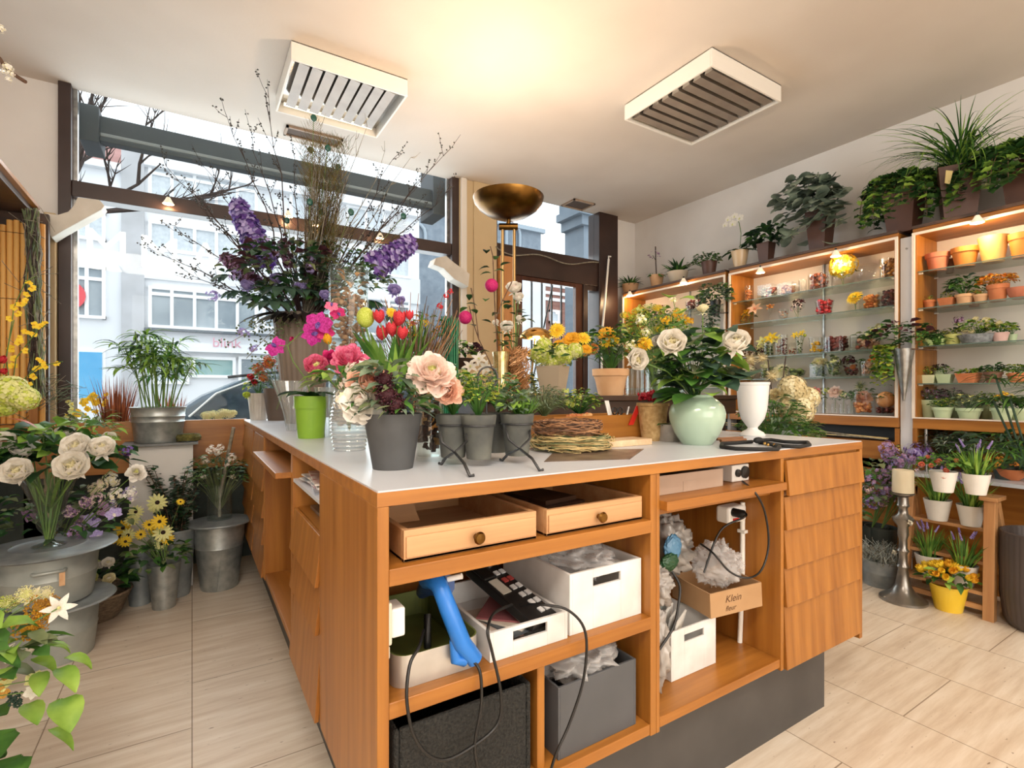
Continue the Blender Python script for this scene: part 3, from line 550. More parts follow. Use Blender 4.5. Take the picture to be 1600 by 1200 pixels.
# tin tray with glue gun
tt = MB(mat('aluminium_tin', '#b5b1ab', '#cfccc6', rough=.4, metal=.7, scale=10), mat('green_inside', '#4c5320', '#5d6630', rough=.7))
def rrect(x0, x1, y0, y1, r, n=5):
    o = []
    for cx, cy, a in ((x1 - r, y1 - r, 0), (x0 + r, y1 - r, pi / 2), (x0 + r, y0 + r, pi), (x1 - r, y0 + r, 1.5 * pi)):
        for i in range(n + 1): o.append((cx + r * cos(a + i * pi / 2 / n), cy + r * sin(a + i * pi / 2 / n)))
    return o
rr = rrect(0, .185, 0, .30, .03); ri = rrect(.003, .182, .003, .297, .028)
tt.quadgrid([[(x, y, 0) for x, y in rr], [(x, y, .062) for x, y in rr]], 0, True, closed=True); tt.quadgrid([[(x, y, .062) for x, y in rr], [(x, y, .062) for x, y in ri], [(x, y, .003) for x, y in ri]], 1, False, closed=True); tt.poly([(x, y, .003) for x, y in ri], 1); tt.poly([(x, y, 0) for x, y in rr][::-1], 0)
solo('tin_tray', tt, 'shallow aluminium tin with green inside, under the blue glue gun', 'tin', loc=(.325, .935, .5634))
gg = thing('glue_gun', 'blue glue gun hanging nose up with its black cord below', 'glue gun'); BLUE = mat('blue_plastic', '#1f6cc0', '#2a7ad0', rough=.35, scale=4)
m = MB(BLUE); P = [PY(742, 1030, .915), PY(722, 1005, .915), PY(700, 950, .93), PY(688, 918, .945), PY(680, 905, .97), PY(668, 905, 1.03)]
m.tube(P, [.017, .0185, .018, .017, .021, .02], 0, 12); a = PY(712, 1036, .92); m.tube([PY(708, 1000, .925), PY(712, 1030, .92), PY(726, 1030, .92)], [.008, .012, .014], 0, 8); m.build('handle', gg)
m = MB(mat('blue_dark', '#274a86', rough=.4)); m.tube([PY(695, 915, .98), PY(672, 912, 1.05), PY(660, 925, 1.12)], [.024, .024, .015], 0, 10); m.build('barrel', gg)
m = MB(WHITEP); m.tube([PY(700, 905, .95), PY(722, 900, .93)], .006, 0, 8); m.build('glue_stick', gg)
m = MB(BLACK); m.tube([PY(668, 960, 1.05), PY(668, 1005, 1.02), PY(668, 1012, 1.02)], .008, 0, 6); m.build('stand', gg)
# chargers on the left panel
m = MB(mat('ivory_plastic', '#ddd6c2', rough=.5), WHITEP); m.box((.3035, .93, .655), (.318, .99, .735), 0); m.box((.318, .935, .665), (.345, .985, .72), 1); m.box((.3035, .93, .63), (.314, .99, .655), 0); solo('plug_adapter', m, 'ivory socket with a white plug on the inner side of the counter corner', 'plug', bevel=.004)
def cord(label, pts, r=.0032, matl=BLACK, name='cord', cat='cord'):
    # smooth the path
    P = [V(p) for p in pts]; out = []
    for i in range(len(P) - 1):
        p0, p1, p2, p3 = P[max(i - 1, 0)], P[i], P[i + 1], P[min(i + 2, len(P) - 1)]
        for j in range(6):
            t = j / 6; out.append(.5 * ((2 * p1) + (p2 - p0) * t + (2 * p0 - 5 * p1 + 4 * p2 - p3) * t * t + (3 * p1 - p0 - 3 * p2 + p3) * t ** 3))
    out.append(P[-1]); m = MB(matl); m.tube(out, r, 0, 6); return solo(name, m, label, cat)
f = lambda x, y, d=.885: PY(x, y, d)
cord('black cord hanging from the tin in a long loop below the shelf', [f(662, 985, .96), f(655, 1010, .92), f(640, 1040, .90), f(636, 1100), f(652, 1160), f(690, 1188), f(740, 1165), f(778, 1130), f(782, 1080), f(768, 1015), f(762, 985), f(772, 958, .93), f(800, 945, .99)])
cord('black cord from the foot of the blue glue gun', [f(738, 1032, .905), f(750, 1050, .892), f(752, 1100), f(742, 1160), f(746, 1199), f(752, 1235, .90)])
cord('black cord curving over the flat white crate down to the grey box', [f(812, 945, .99), f(850, 945, .92), f(890, 955, .895), f(915, 990, .885), f(912, 1060), f(890, 1130), f(868, 1180), f(855, 1225, .90)])
# woven basket, grey box
WOV = mat('black_woven', '#131312', '#2e2e2b', rough=.9, scale=160, bump=.9); m = MB(WOV); crate(m, 0, .31, 0, .40, 0, .205, t=.012, slot=False); solo('woven_basket', m, 'black woven basket in the lower left compartment of the counter', 'basket', loc=(.318, .925, .2915), bevel=.006)
GBX = mat('dark_grey_box', '#4b4d50', '#54565a', rough=.6, scale=4); m = MB(GBX); crate(m, 0, .245, 0, .32, 0, .165, t=.006, slot=False); solo('storage_box', m, 'dark grey open box in the lower right compartment, plastic bags bulging out', 'box', loc=(.705, .93, .2915), bevel=.001)
m = MB(BAG); bag(m, (.12, .14, .17), (.115, .13, .055), 4, floor=.09); solo('plastic_bags', m, 'crumpled clear plastic rising from the dark grey box', 'plastic', loc=(.705, .93, .2915))
m = MB(DARKWOOD); m.box((0, 0, 0), (.14, .2, .006)); m.box((.02, .02, .006), (.13, .18, .016)); solo('dark_folder', m, 'dark folder lying in the right pale drawer', 'folder', loc=(.72, 1.0, .845), rz=.15)
m = MB(BEECH); m.prism([(0, 0, 0), (.12, 0, 0), (.10, 0, .05), (0, 0, .035)], (0, .01, 0)); solo('wooden_offcut', m, 'pale wooden piece standing at the back of the left drawer', 'board', loc=(.352, 1.18, .816))
# bay B
CARD = mat('cardboard', '#b08d66', '#a58059', rough=.85, scale=6); CARDG = mat('grey_cardboard', '#a38b78', '#b09a88', rough=.85, scale=5)
m = MB(CARDG); crate(m, 0, .305, 0, .30, 0, .052, t=.004, slot=False); m.box((.13, -.001, 0), (.18, 0, .03)); solo('cardboard_box', m, 'low brown cardboard tray on the pull-out board', 'box', loc=(1.022, .95, .8525), bevel=.001)
mt = thing('power_adapter', 'small grey white power unit with a black socket beside the cardboard tray', 'adapter', (1.40, .97, .8525))
m = MB(WHITEP); m.box((0, 0, 0), (.085, .12, .052)); m.build('casing', mt, bevel=.003)
for x in (.025, .06):
    m = MB(BLACK); m.lathe([(0, 0), (.012 if x < .05 else .019, 0), (.012 if x < .05 else .019, .006), (0, .008)], 0, 16, mtx=Matrix.Translation((x, 0, .027)) @ Matrix.Rotation(pi / 2, 4, 'X')); m.build('dial', mt)
ps = thing('power_strip', 'white power strip with red switch fixed inside the tall bay', 'power strip')
m = MB(WHITEP); m.box((1.455, 1.02, .705), (1.5495, 1.07, .758)); m.build('casing', ps, bevel=.008)
m = MB(mat('red_switch', '#c02a25', rough=.3)); m.box((1.475, 1.016, .712), (1.502, 1.021, .722)); m.build('switch', ps)
m = MB(BLACK); m.lathe([(0, 0), (.014, 0), (.014, .035), (.006, .045)], 0, 12, mtx=Matrix.Translation((1.478, 1.02, .742)) @ Matrix.Rotation(pi / 2, 4, 'X')); m.build('plug', ps)
m = MB(WHITEP); m.tube([(1.541, 1.03, .765), (1.541, 1.03, .55), (1.541, 1.04, .299)], .008, 0, 8); m.cbox((1.541, 1.03, .67), (.018, .026, .01)); solo('cable_conduit', m, 'white cable conduit running down the side of the tall bay', 'conduit')
g = lambda x, y, d=.95: PY(x, y, d)
cord('black cord looping from the power strip over the plastic bag', [(1.478, .98, .742), (1.46, .975, .735), g(1125, 830, 1.0), g(1100, 895, 1.0)])
cord('long black cord hanging in a wide loop down from the pull-out board', [g(1160, 752, .95), g(1180, 770, .885), g(1195, 800, .885), g(1201, 850, .885), g(1190, 890, .89), g(1168, 903, .92), g(1140, 893, .95), g(1115, 865, .98), g(1095, 850, 1.05)])
cord('black tie cord around the grey bag at the left of the tall bay', [g(1050, 893, .98), g(1062, 915, .96), g(1060, 945, .95), g(1052, 980, .945), g(1030, 1015, .95)], .004)
m = MB(CRW); crate(m, 0, .20, 0, .24, 0, .142, t=.006); solo('white_crate', m, 'white crate full of papers at the bottom of the tall bay', 'crate', loc=(1.162, 1.0, .2985), bevel=.001)
for i in range(5):
    m = MB(mat('sheet_' + str(i), ('#dcdad4', '#c9c8c4', '#efeee9', '#8f9693', '#e5e0d0')[i], rough=.7)); m.cbox((0, 0, 0), (.10, .005, .14), rx=.25 - .06 * i); solo('paper_bag', m, 'folded pale paper bag in the white crate of the tall bay, ' + ('nearest the front', 'second from the front', 'third from the front', 'fourth from the front', 'farthest back')[i], 'paper', loc=(1.235 + .004 * i, 1.045 + .024 * i, .392), group='folded paper bags in the tall bay', rz=.45)
cb = thing('cardboard_box', 'brown cardboard box tilted on the white crate, with handwriting', 'box', (1.318, .985, .449)); cb.rotation_euler = (0, rad(-3), rad(-12))
m = MB(CARD); crate(m, 0, .20, 0, .18, 0, .075, t=.004, slot=False); m.build('carton', cb)
for tx_, z, s in (('Klein', .038, .03), ('fleur', .012, .022)):
    tcu = bpy.data.curves.new('w', 'FONT'); tcu.body = tx_; tcu.size = s; tcu.materials.append(mat('ink', '#5a3b22', rough=.8)); tcu.shear = .3; to = bpy.data.objects.new('w', tcu); COL.objects.link(to); bpy.context.view_layer.update()
    me = bpy.data.meshes.new_from_object(to.evaluated_get(bpy.context.evaluated_depsgraph_get())); bpy.data.objects.remove(to); to = bpy.data.objects.new('handwriting', me); COL.objects.link(to); to.parent = cb; to.rotation_euler = (pi / 2, 0, 0); to.location = (.055, -.0008, z)
m = MB(BAG); bag(m, (1.435, 1.05, .575), (.072, .075, .065), 9, amp=.28); solo('plastic_bags', m, 'round crumpled clear bag in the brown cardboard box', 'plastic')
BAGG = mat('grey_film', '#8d8782', '#b5b0aa', rough=.3, scale=14, spec=.8); BAGC = mat('printed_film', '#6d6a66', '#a8a29c', rough=.3, scale=9, spec=.8)
m = MB(BAGG); bag(m, (1.085, 1.01, .42), (.045, .06, .12), 12, floor=.299, amp=.25); bag(m, (1.10, 1.02, .585), (.05, .06, .055), 13, amp=.3); solo('grey_sack', m, 'pale grey plastic sack squeezed at the left of the tall bay', 'bag')
m = MB(BAGC, mat('bag_blue', '#5d8db0', '#4b7fa8', rough=.3), mat('bag_green', '#1f4a2c', '#2f5c38', rough=.3)); bag(m, (1.30, 1.16, .63), (.10, .09, .095), 15, amp=.3); bag(m, (1.225, 1.05, .66), (.035, .014, .04), 17, 1, amp=.15); bag(m, (1.20, 1.04, .625), (.035, .014, .025), 18, 2, amp=.15); solo('printed_bag', m, 'bag of dry filling with blue and green print in the tall bay', 'bag')
m = MB(PALEWOOD); m.tube([(1.24, 1.34, .80), (1.52, 1.30, .64)], .010, 0, 6); solo('wooden_rod', m, 'wooden rod leaning across the back of the tall bay', 'rod')
m = MB(BLACK); m.box((1.013, .94, .2985), (1.022, 1.04, .36)); solo('dark_book', m, 'thin dark book standing at the bottom left of the tall bay', 'book')
# magazines on the white shelf
MAGC = ('#c9c5c8', '#a9444c', '#d9d6d3', '#7c8792', '#e2dcd0', '#b46a5c')
for i in range(6):
    m = MB(mat('mag_' + str(i), MAGC[i], '#efeae4' if i % 2 else '#8a8f98', rough=.35, scale=25)); m.cbox((0, 0, 0), (.20, .27, .0045)); solo('magazine', m, ['lowest magazine on the white side shelf of the counter', 'red spined magazine on the white side shelf, second from below', 'pale magazine in the middle of the stack on the white side shelf', 'blue grey magazine in the stack on the white side shelf', 'cream magazine, second from the top of the stack on the white side shelf', 'magazine on top of the stack on the white side shelf'][i], 'magazine', loc=(.405, 1.62, .8445 + .005 * i), rz=.06 * ((i * 7) % 5 - 2))
m = MB(STEEL); m.box((.33, 1.45, .7475), (.60, 1.78, .757)); solo('flat_metal_tray', m, 'flat metal tray on the lower side shelf under the magazines', 'tray')
# ------------------------------------------------------------------ blooms: one mesh per kind and colour, facing +Z, about one unit across the radius
BL = {}
def bloom(kind, *cs):
    key = (kind,) + tuple(c.name for c in cs)
    if key in BL: return BL[key]
    r = random.Random(str(key)); u = r.uniform; m = MB(*cs); A = rad
    c2 = 1 if len(cs) > 1 else 0
    if kind == 'rose':
        for i, (n, e0, e1, L, W, r0) in enumerate(((3, 80, 125, .62, .34, .03), (4, 78, 112, .72, .42, .08), (5, 66, 96, .82, .5, .14), (5, 50, 84, .95, .56, .16), (6, 28, 66, .92, .56, .14))):
            o = u(0, 6)
            for j in range(n):
                a = o + 2 * pi * j / n + u(-.12, .12); m.blade((r0 * cos(a), r0 * sin(a), -.3), a, A(e0 + u(-5, 5)), A(e1 + u(-8, 8)), L * u(.94, 1.06), W, c2 if i < 2 else 0, nL=5, nW=4, cup=.32, shape='petal')
        for j in range(5): a = j * 1.257; m.blade((0, 0, -.42), a, A(10), A(-30), .6, .12, len(cs) - 1 if len(cs) > 2 else 0, nL=3)
    elif kind == 'peony':
        for i, (n, e0, e1, L, W, r0) in enumerate(((5, 85, 120, .5, .2, .04), (7, 78, 105, .65, .26, .1), (9, 65, 88, .8, .3, .15), (9, 46, 66, .82, .32, .16), (9, 25, 42, .86, .36, .16), (7, 5, 8, .84, .40, .16))):
            o = u(0, 6)
            for j in range(n):
                a = o + 2 * pi * j / n + u(-.25, .25); m.blade((r0 * cos(a), r0 * sin(a), -.25), a, A(e0 + u(-10, 10)), A(e1 + u(-18, 18)), L * u(.85, 1.1), W * u(.8, 1.15), c2 if i < 2 else 0, nL=4, nW=2, cup=.35 + u(-.2, .2), shape='petal', roll=u(-.3, .3))
    elif kind == 'tulip':
        for j in range(6):
            a = j * pi / 3; q = .10 if j % 2 else .0; m.blade((.05 * cos(a), .05 * sin(a), -.9), a, A(22), A(112 - q * 40), 2.0, .56, 0, nL=6, nW=4, cup=.45, shape='leaf')
    elif kind in ('daisy', 'gerbera'):
        n = 13 if kind == 'daisy' else 22
        for ring in range(1 if kind == 'daisy' else 3):
            o = u(0, 1); L = 1 - ring * .28
            for j in range(n):
                a = o + 2 * pi * j / n; m.blade((.12 * cos(a), .12 * sin(a), .02 * ring), a, A(10 + ring * 22 + u(-5, 8)), A(-12 + ring * 20 + u(-12, 6)), L * u(.86, .98), .16 if kind == 'daisy' else .12, 0, nL=3, nW=2, cup=.3, shape='petal')
        m.sph((0, 0, .05), .24 if kind == 'daisy' else .17, c2, 10, 6, (1, 1, .7))
    elif kind == 'hydrangea':
        N = 130; m.sph((0, 0, 0), .66, 0, 14, 10)
        for i in range(N):
            z = 1 - 1.55 * (i + .5) / N; ph_ = i * 2.39996; rr = math.sqrt(max(0, 1 - z * z)); d = V((rr * cos(ph_), rr * sin(ph_), z)); p = d * u(.86, 1.0)
            q = d.to_track_quat('Z', 'Y').to_matrix().to_4x4(); mt = Matrix.Translation(p) @ q @ Matrix.Rotation(u(0, 6), 4, 'Z')
            k = c2 if r.random() < .4 else 0
            for j in range(4): m.blade((0, 0, 0), j * pi / 2, A(28), A(0), .19, .095, k, nL=2, nW=2, shape='petal', mtx=mt)
    elif kind == 'cluster':                     # small four petalled florets in a loose ball
        for i in range(26):
            d = V((u(-1, 1), u(-1, 1), u(-.6, 1))); d.normalize(); p = d * u(.45, 1.0); mt = Matrix.Translation(p) @ d.to_track_quat('Z', 'Y').to_matrix().to_4x4() @ Matrix.Rotation(u(0, 6), 4, 'Z')
            for j in range(5): m.blade((0, 0, 0), j * 1.257, A(30), A(-5), .3, .12, c2 if r.random() < .35 else 0, nL=2, nW=2, shape='petal', mtx=mt)
    elif kind == 'beads':
        m.sph((0, 0, 0), .7, 0, 10, 8)
        for i in range(150):
            d = V((u(-1, 1), u(-1, 1), u(-.8, 1))); d.normalize(); m.bead(d * u(.72, 1.0), u(.08, .13), c2 if r.random() < .4 else 0)
    elif kind == 'umbel':
        m.sph((0, 0, -.05), .55, 0, 12, 6, (1, 1, .4))
        for i in range(260):
            a = u(0, 6.28); q = math.sqrt(r.random()); m.bead((q * cos(a), q * sin(a), .35 * (1 - q * q) + u(-.05, .05)), u(.05, .085), c2 if r.random() < .4 else 0)
        for j in range(9): a = j * .7; m.tube([(0, 0, -.9), (.3 * cos(a), .3 * sin(a), -.3), (.7 * cos(a), .7 * sin(a), .1)], .02, 0, 3, cap=False)
    elif kind == 'orchid':
        for a, L, W in ((90, .95, .36), (210, .95, .34), (330, .95, .34)): m.blade((0, 0, 0), A(a), A(15), A(-12), L, W, 0, nL=4, nW=2, cup=.1, shape='leaf')
        for a in (20, 160): m.blade((0, 0, .03), A(a), A(18), A(-15), 1.0, .44, 0, nL=4, nW=4, cup=-.05, shape='round')
        m.blade((0, 0, .05), A(270), A(60), A(-10), .5, .18, c2, nL=4, nW=2, cup=.6, shape='leaf'); m.sph((0, 0, .12), .12, c2, 8, 5)
    elif kind == 'lily':
        for j in range(6): m.blade((0, 0, -.5), j * pi / 3, A(72), A(-15), 1.35, .26, 0, nL=5, nW=2, cup=.3, shape='leaf')
        m.sph((0, 0, .0), .14, c2, 8, 5)
    elif kind == 'bud':
        for j in range(5): a = j * 1.257; m.blade((.05 * cos(a), .05 * sin(a), -.8), a, A(35), A(118), 1.75, .5, 0, nL=5, nW=2, cup=.4, shape='leaf')
    elif kind == 'spike':                       # larkspur or stock, length 2 along Z
        for i in range(80):
            z = -1 + 2 * i / 80; a = i * 2.4; q = .42 * (1 - .6 * (i / 80)) * u(.75, 1.1); d = V((cos(a), sin(a), .35)).normalized(); mt = Matrix.Translation((q * cos(a) * .7, q * sin(a) * .7, z)) @ d.to_track_quat('Z', 'Y').to_matrix().to_4x4()
            for j in range(5): m.blade((0, 0, 0), j * 1.257, A(35), A(-5), .2, .085, c2 if r.random() < .45 else 0, nL=2, nW=2, shape='petal', mtx=mt)
        m.tube([(0, 0, -1.4), (0, 0, 1)], .03, len(cs) - 1, 4)
    elif kind == 'thistle':
        for i in range(90):
            d = V((u(-1, 1), u(-1, 1), u(-.5, 1))).normalized(); m.tube([d * .3, d * u(.8, 1.05)], [.03, .01], c2 if r.random() < .3 else 0, 3, cap=False)
        m.sph((0, 0, 0), .4, 0, 8, 6)
    elif kind == 'ball': m.sph((0, 0, 0), 1, 0, 14, 10); [m.blade((0, 0, 1.0), j * 1.257 + .3, A(-10), A(-80), .9, .3, 0, nL=3, shape='leaf') for j in range(5)]
    BL[key] = m.mesh(kind); return BL[key]
BNAME = {'rose': 'rose', 'peony': 'peony', 'tulip': 'tulip', 'daisy': 'daisy', 'gerbera': 'gerbera', 'hydrangea': 'hydrangea_head', 'cluster': 'flower_cluster', 'beads': 'berry_cluster', 'umbel': 'flower_umbel', 'orchid': 'orchid_flower', 'lily': 'lily', 'bud': 'flower_bud', 'spike': 'flower_spike', 'thistle': 'spiky_flower', 'ball': 'round_bud'}
def put(parent, me, world, size, face=(0, 0, 1), name=None, roll=None, label=None):
    """a part placed by its world position on a thing that is not rotated"""
    o = bpy.data.objects.new(name or BNAME.get(me.name.split('.')[0], me.name.split('.')[0]), me); COL.objects.link(o)
    base = V((0, 0, 0))
    if parent: o.parent = parent; base = parent.location
    o.location = V(world) - base; q = V(face).to_track_quat('Z', 'Y'); o.rotation_mode = 'QUATERNION'
    o.rotation_quaternion = q @ Quaternion((0, 0, 1), U(0, 6.28) if roll is None else roll)
    o.scale = (size,) * 3 if not isinstance(size, (tuple, list)) else size
    if label: o['label'] = label
    return o
def tocam(p, up=.5, sp=.35):
    d = V((0, 0, EYE)) - V(p); d.z = 0; d.normalize(); return d + V((U(-sp, sp), U(-sp, sp), up + U(-sp, sp)))
def fl(parent, kind, cs, px, py, d, wpx, up=.5, name=None, stemto=None, stems=None, k=0, face=None, label=None):
    """a flower seen at a pixel, at a camera depth; its radius follows its width"""
    up = up + .35 if kind == 'rose' else up
    p = PD(px, py, d); o = put(parent, bloom(kind, *cs), p, wpx / 2 * d / 800, face or tocam(p, up), name, label=label)
    if stems is not None:
        b = V(stemto) - parent.location; t = p - parent.location; mid = (b + t) / 2 + V((U(-.02, .02), U(-.02, .02), .03)); stems.tube([b, mid, t], max(.0012, wpx * d / 800 * .03), k, 4, cap=False)
    return p

# ------------------------------------------------------------------ foliage generators (local to the plant)
def bush(m, c, r, n, L, W, ks=(0,), rnd=R, shape='leaf', stems=None, low=-.3, droop=.5, rin=.35, src=None, sr=.0015, cup=.25, nL=3):
    cx, cy, cz = c; src = V(src) if src is not None else V((cx, cy, cz - r[2] * .9))
    for i in range(n):
        z = rnd.uniform(low, 1); a = rnd.uniform(0, 2 * pi); q = math.sqrt(max(0, 1 - min(1, abs(z)) ** 2)); f = rnd.uniform(rin, 1) ** .6
        p = V((cx + cos(a) * q * r[0] * f, cy + sin(a) * q * r[1] * f, cz + z * r[2] * f))
        if stems is not None and i % 4 == 0:
            mid = (src * .45 + p * .55) + V((0, 0, r[2] * .15)); m.tube([src, mid, p], [sr, sr, sr * .6], stems, 3, cap=False)
        s_ = rnd.uniform(.7, 1.15)
        m.blade(p, a + rnd.uniform(-.9, .9), rnd.uniform(-.2, .9) + z * .5, rnd.uniform(-.6, .2) - droop * rnd.random(), L * s_, W * s_, rnd.choice(ks), nL=nL, cup=cup, shape=shape, roll=rnd.uniform(-.6, .6))
def grass(m, c, n, L, W, ks=(0,), rnd=R, base=.02, e0=(70, 89), e1=(20, 75), nL=5, shape='grass', lj=.35):
    for i in range(n):
        a = rnd.uniform(0, 2 * pi); b = base * math.sqrt(rnd.random()); p = (c[0] + b * cos(a), c[1] + b * sin(a), c[2])
        m.blade(p, a + rnd.uniform(-.4, .4), rad(rnd.uniform(*e0)), rad(rnd.uniform(*e1)), L * rnd.uniform(1 - lj, 1.05), W, rnd.choice(ks), nL=nL, cup=.3, shape=shape, roll=rnd.uniform(-.5, .5))
def vine(m, p, az, L, n, lw, ks, rnd=R, stem=None, drop=1.0, shape='lobed', e=.5, out=.4):
    q = V(p); pts = [q.copy()]; el = e; A = az
    for i in range(n):
        el = max(-1.5, el - drop * rnd.uniform(.5, 1.1) * 2.4 / n); A += rnd.uniform(-.25, .25); st = L / n
        q = q + V((cos(el) * cos(A) * out * 1.6, cos(el) * sin(A) * out * 1.6, sin(el))) * st; pts.append(q.copy())
        for s_ in (-1, 1):
            m.blade(q, A + s_ * rnd.uniform(.6, 1.9), rnd.uniform(-.2, .5), rnd.uniform(-1.1, -.3), lw * rnd.uniform(.75, 1.2), lw * .52, rnd.choice(ks), nL=5, cup=.2, shape=shape, roll=rnd.uniform(-.4, .4))
    if stem is not None: m.tube(pts, .0018, stem, 4, cap=False)
def rootball(m, c, r, k): m.sph(c, r, k, 12, 6, (1, 1, .35))

# ------------------------------------------------------------------ vessels, all with their foot at z = 0; R is the rim radius
def pot_prof(kind, Rr, H, t=.0035):
    if kind == 'terracotta': return [(0, 0), (Rr * .66, 0), (Rr * .88, H * .74), (Rr * .98, H * .74), (Rr, H), (Rr - t, H), (Rr - t * 1.5, H * .8), (Rr * .6, H * .1), (0, H * .1)]
    if kind == 'taper': return [(0, 0), (Rr * .68, 0), (Rr, H), (Rr - t, H), (Rr * .64, H * .08), (0, H * .08)]
    if kind == 'slim': return [(0, 0), (Rr * .55, 0), (Rr * .62, H * .1), (Rr, H), (Rr - t, H), (Rr * .5, H * .08), (0, H * .08)]
    if kind == 'cyl': return [(0, 0), (Rr * .94, 0), (Rr * .98, H * .03), (Rr, H), (Rr - t, H), (Rr * .9, H * .05), (0, H * .05)]
    if kind == 'bowl': return [(0, 0), (Rr * .5, 0), (Rr * .8, H * .35), (Rr, H), (Rr - t, H), (Rr * .7, H * .35), (0, H * .1)]
    if kind == 'bucket': return [(0, 0), (Rr * .70, 0), (Rr * .72, H * .03), (Rr * .905, H * .64), (Rr * .93, H * .655), (Rr * .915, H * .67), (Rr * .985, H * .97), (Rr * 1.03, H * .975), (Rr * 1.03, H), (Rr - t, H), (Rr * .68, H * .05), (0, H * .05)]
    if kind == 'tub': return [(0, 0), (Rr * .86, 0), (Rr * .88, H * .05), (Rr * .95, H * .5), (Rr * .965, H * .53), (Rr * .95, H * .56), (Rr, H), (Rr - t, H), (Rr * .85, H * .06), (0, H * .06)]
    if kind == 'fishbowl': return [(0, 0), (Rr * .45, 0), (Rr * .9, H * .3), (Rr, H * .55), (Rr * .85, H * .85), (Rr * .62, H), (Rr * .58, H)]
    if kind == 'flare': return [(0, 0), (Rr * .5, 0), (Rr * .5, H * .015), (Rr * .14, H * .05), (Rr * .12, H * .12), (Rr * .38, H * .25), (Rr * .6, H * .6), (Rr, H)]
    if kind == 'goblet': return [(0, 0), (Rr * .6, 0), (Rr * .45, H * .25), (Rr * .12, H * .5), (Rr * .3, H * .6), (Rr * .95, H * .8), (Rr, H)]
    if kind == 'martini': return [(0, 0), (Rr * .5, 0), (Rr * .08, H * .08), (Rr * .08, H * .45), (Rr, H)]
    if kind == 'bottle': return [(0, 0), (Rr, 0), (Rr, H * .55), (Rr * .35, H * .75), (Rr * .35, H)]
def vessel(kind, Rr, H, mt, parent=None, name='pot', seg=28, bevel=0, rz=0, label=None, **kw):
    m = MB(mt)
    if kind == 'square': m.lathe([(0, 0), (Rr * .98, 0), (Rr * 1.41, H), (Rr * 1.36, H), (Rr * .95, H * .1), (0, H * .1)], 0, 4, twist0=pi / 4 + rz, smooth=False)
    elif kind == 'cube': crate(m, -Rr, Rr, -Rr, Rr, 0, H, t=.003, slot=False)
    else: m.lathe(pot_prof(kind, Rr, H), 0, seg, **kw)
    o = m.build(name, parent)
    if label: o['label'] = label
    return o
def soil(parent, r, z, mt=SOIL, seg=14):
    m = MB(mt); m.lathe([(0, .004), (r * .6, .006), (r, 0)], 0, seg, c=(0, 0, z)); return m.build('soil', parent)
# ------------------------------------------------------------------ things on the counter
def onC(px, py): return PZ(px, py, CH)
POTG = mat('slate_grey_pot', '#424344', '#4f5051', rough=.6, scale=10, bump=.08)
# grey pot with peonies at the near corner
L0 = onC(614, 731); t = thing('flower_pot', 'smooth slate grey pot with white and peach peonies at the near counter corner', 'flower pot', L0)
vessel('taper', .068, .128, POTG, t, seg=40)
soil(t, .062, .112)
st = MB(STEM); top = L0 + V((0, 0, .12)); D = depth(L0)
for (k, cs, x, y, dd, wd, up) in (('peony', (WHITE, BLUSH), 566, 628, -.03, 78, .5), ('rose', (PEACH, SALMON), 584, 600, -.02, 66, .4), ('peony', (PEACH, PEACH), 560, 596, .06, 44, .7), ('peony', (BLUSH, PALEY), 676, 584, -.01, 86, .5), ('peony', (PEACH, BLUSH), 700, 612, .0, 50, .3), ('cluster', (WHITE, CREAM), 545, 625, .0, 46, .4)):
    fl(t, k, cs, x, y, D + dd, wd, up, stemto=top, stems=st)
for (x, y, dd, wd) in ((600, 594, -.05, 34), (606, 618, -.06, 40), (618, 632, -.055, 36)): fl(t, 'beads', (BURG, PURPLEL), x, y, D + dd, wd, .5, name='burgundy_head', stemto=top, stems=st)
st.build('stems', t)
m = MB(OLIVE, GREEN, GGREEN); bush(m, (.01, .0, .155), (.085, .08, .05), 90, .055, .009, (0, 1, 2), shape='long'); bush(m, (-.02, .0, .20), (.05, .05, .06), 36, .06, .012, (0, 2, 2), shape='long')
for a in range(26): m.blade((.03 * cos(a), .03 * sin(a), .135), a * .9, rad(U(10, 50)), rad(U(-40, -5)), U(.07, .11), .006, R.choice((0, 2)), nL=5, cup=.3, shape='long')
m.build('foliage', t)

# ribbed glass vase and its pink bouquet
L0 = onC(546, 703); D = depth(L0)
RIB = glassm('ribbed_glass', '#e9eef0', .35, rough=.06, cover=.16); m = MB(RIB); pr = []
for i in range(70):
    z = i / 69 * .185; env = .046 + .011 * sin(pi * min(1, z / .16)); pr.append((env + .0022 * sin(z * 2 * pi / .0115), z))
m.lathe([(0, 0)] + pr, 0, 32); solo('ribbed_glass_vase', m, 'clear vase with horizontal ribs between green pot and grey pot', 'vase', loc=L0)
bq = thing('peony_bouquet', 'bouquet of pink and yellow peonies rising from the ribbed glass vase', 'bouquet', L0 + V((0, 0, .006))); st = MB(STEM); top = L0 + V((0, 0, .06))
for (k, cs, x, y, dd, wd, up) in (('rose', (PINK, PALEY, PALEY), 495, 575, .02, 54, .5), ('peony', (PINK, HOT), 545, 562, 0, 62, .6), ('peony', (HOT, HOT), 517, 560, .06, 34, .6), ('cluster', (WHITE, BLUSH), 560, 582, -.05, 46, .6), ('cluster', (BLUSH, WHITE), 545, 596, -.05, 36, .5), ('bud', (GOLD, ORANGE), 512, 530, .1, 26, .9)):
    fl(bq, k, cs, x, y, D + dd, wd, up, stemto=top, stems=st)
st.build('stems', bq); m = MB(GREEN, OLIVE, LGREEN); bush(m, (0, 0, .21), (.09, .08, .05), 46, .07, .013, (0, 1, 2), shape='long'); m.build('foliage', bq)

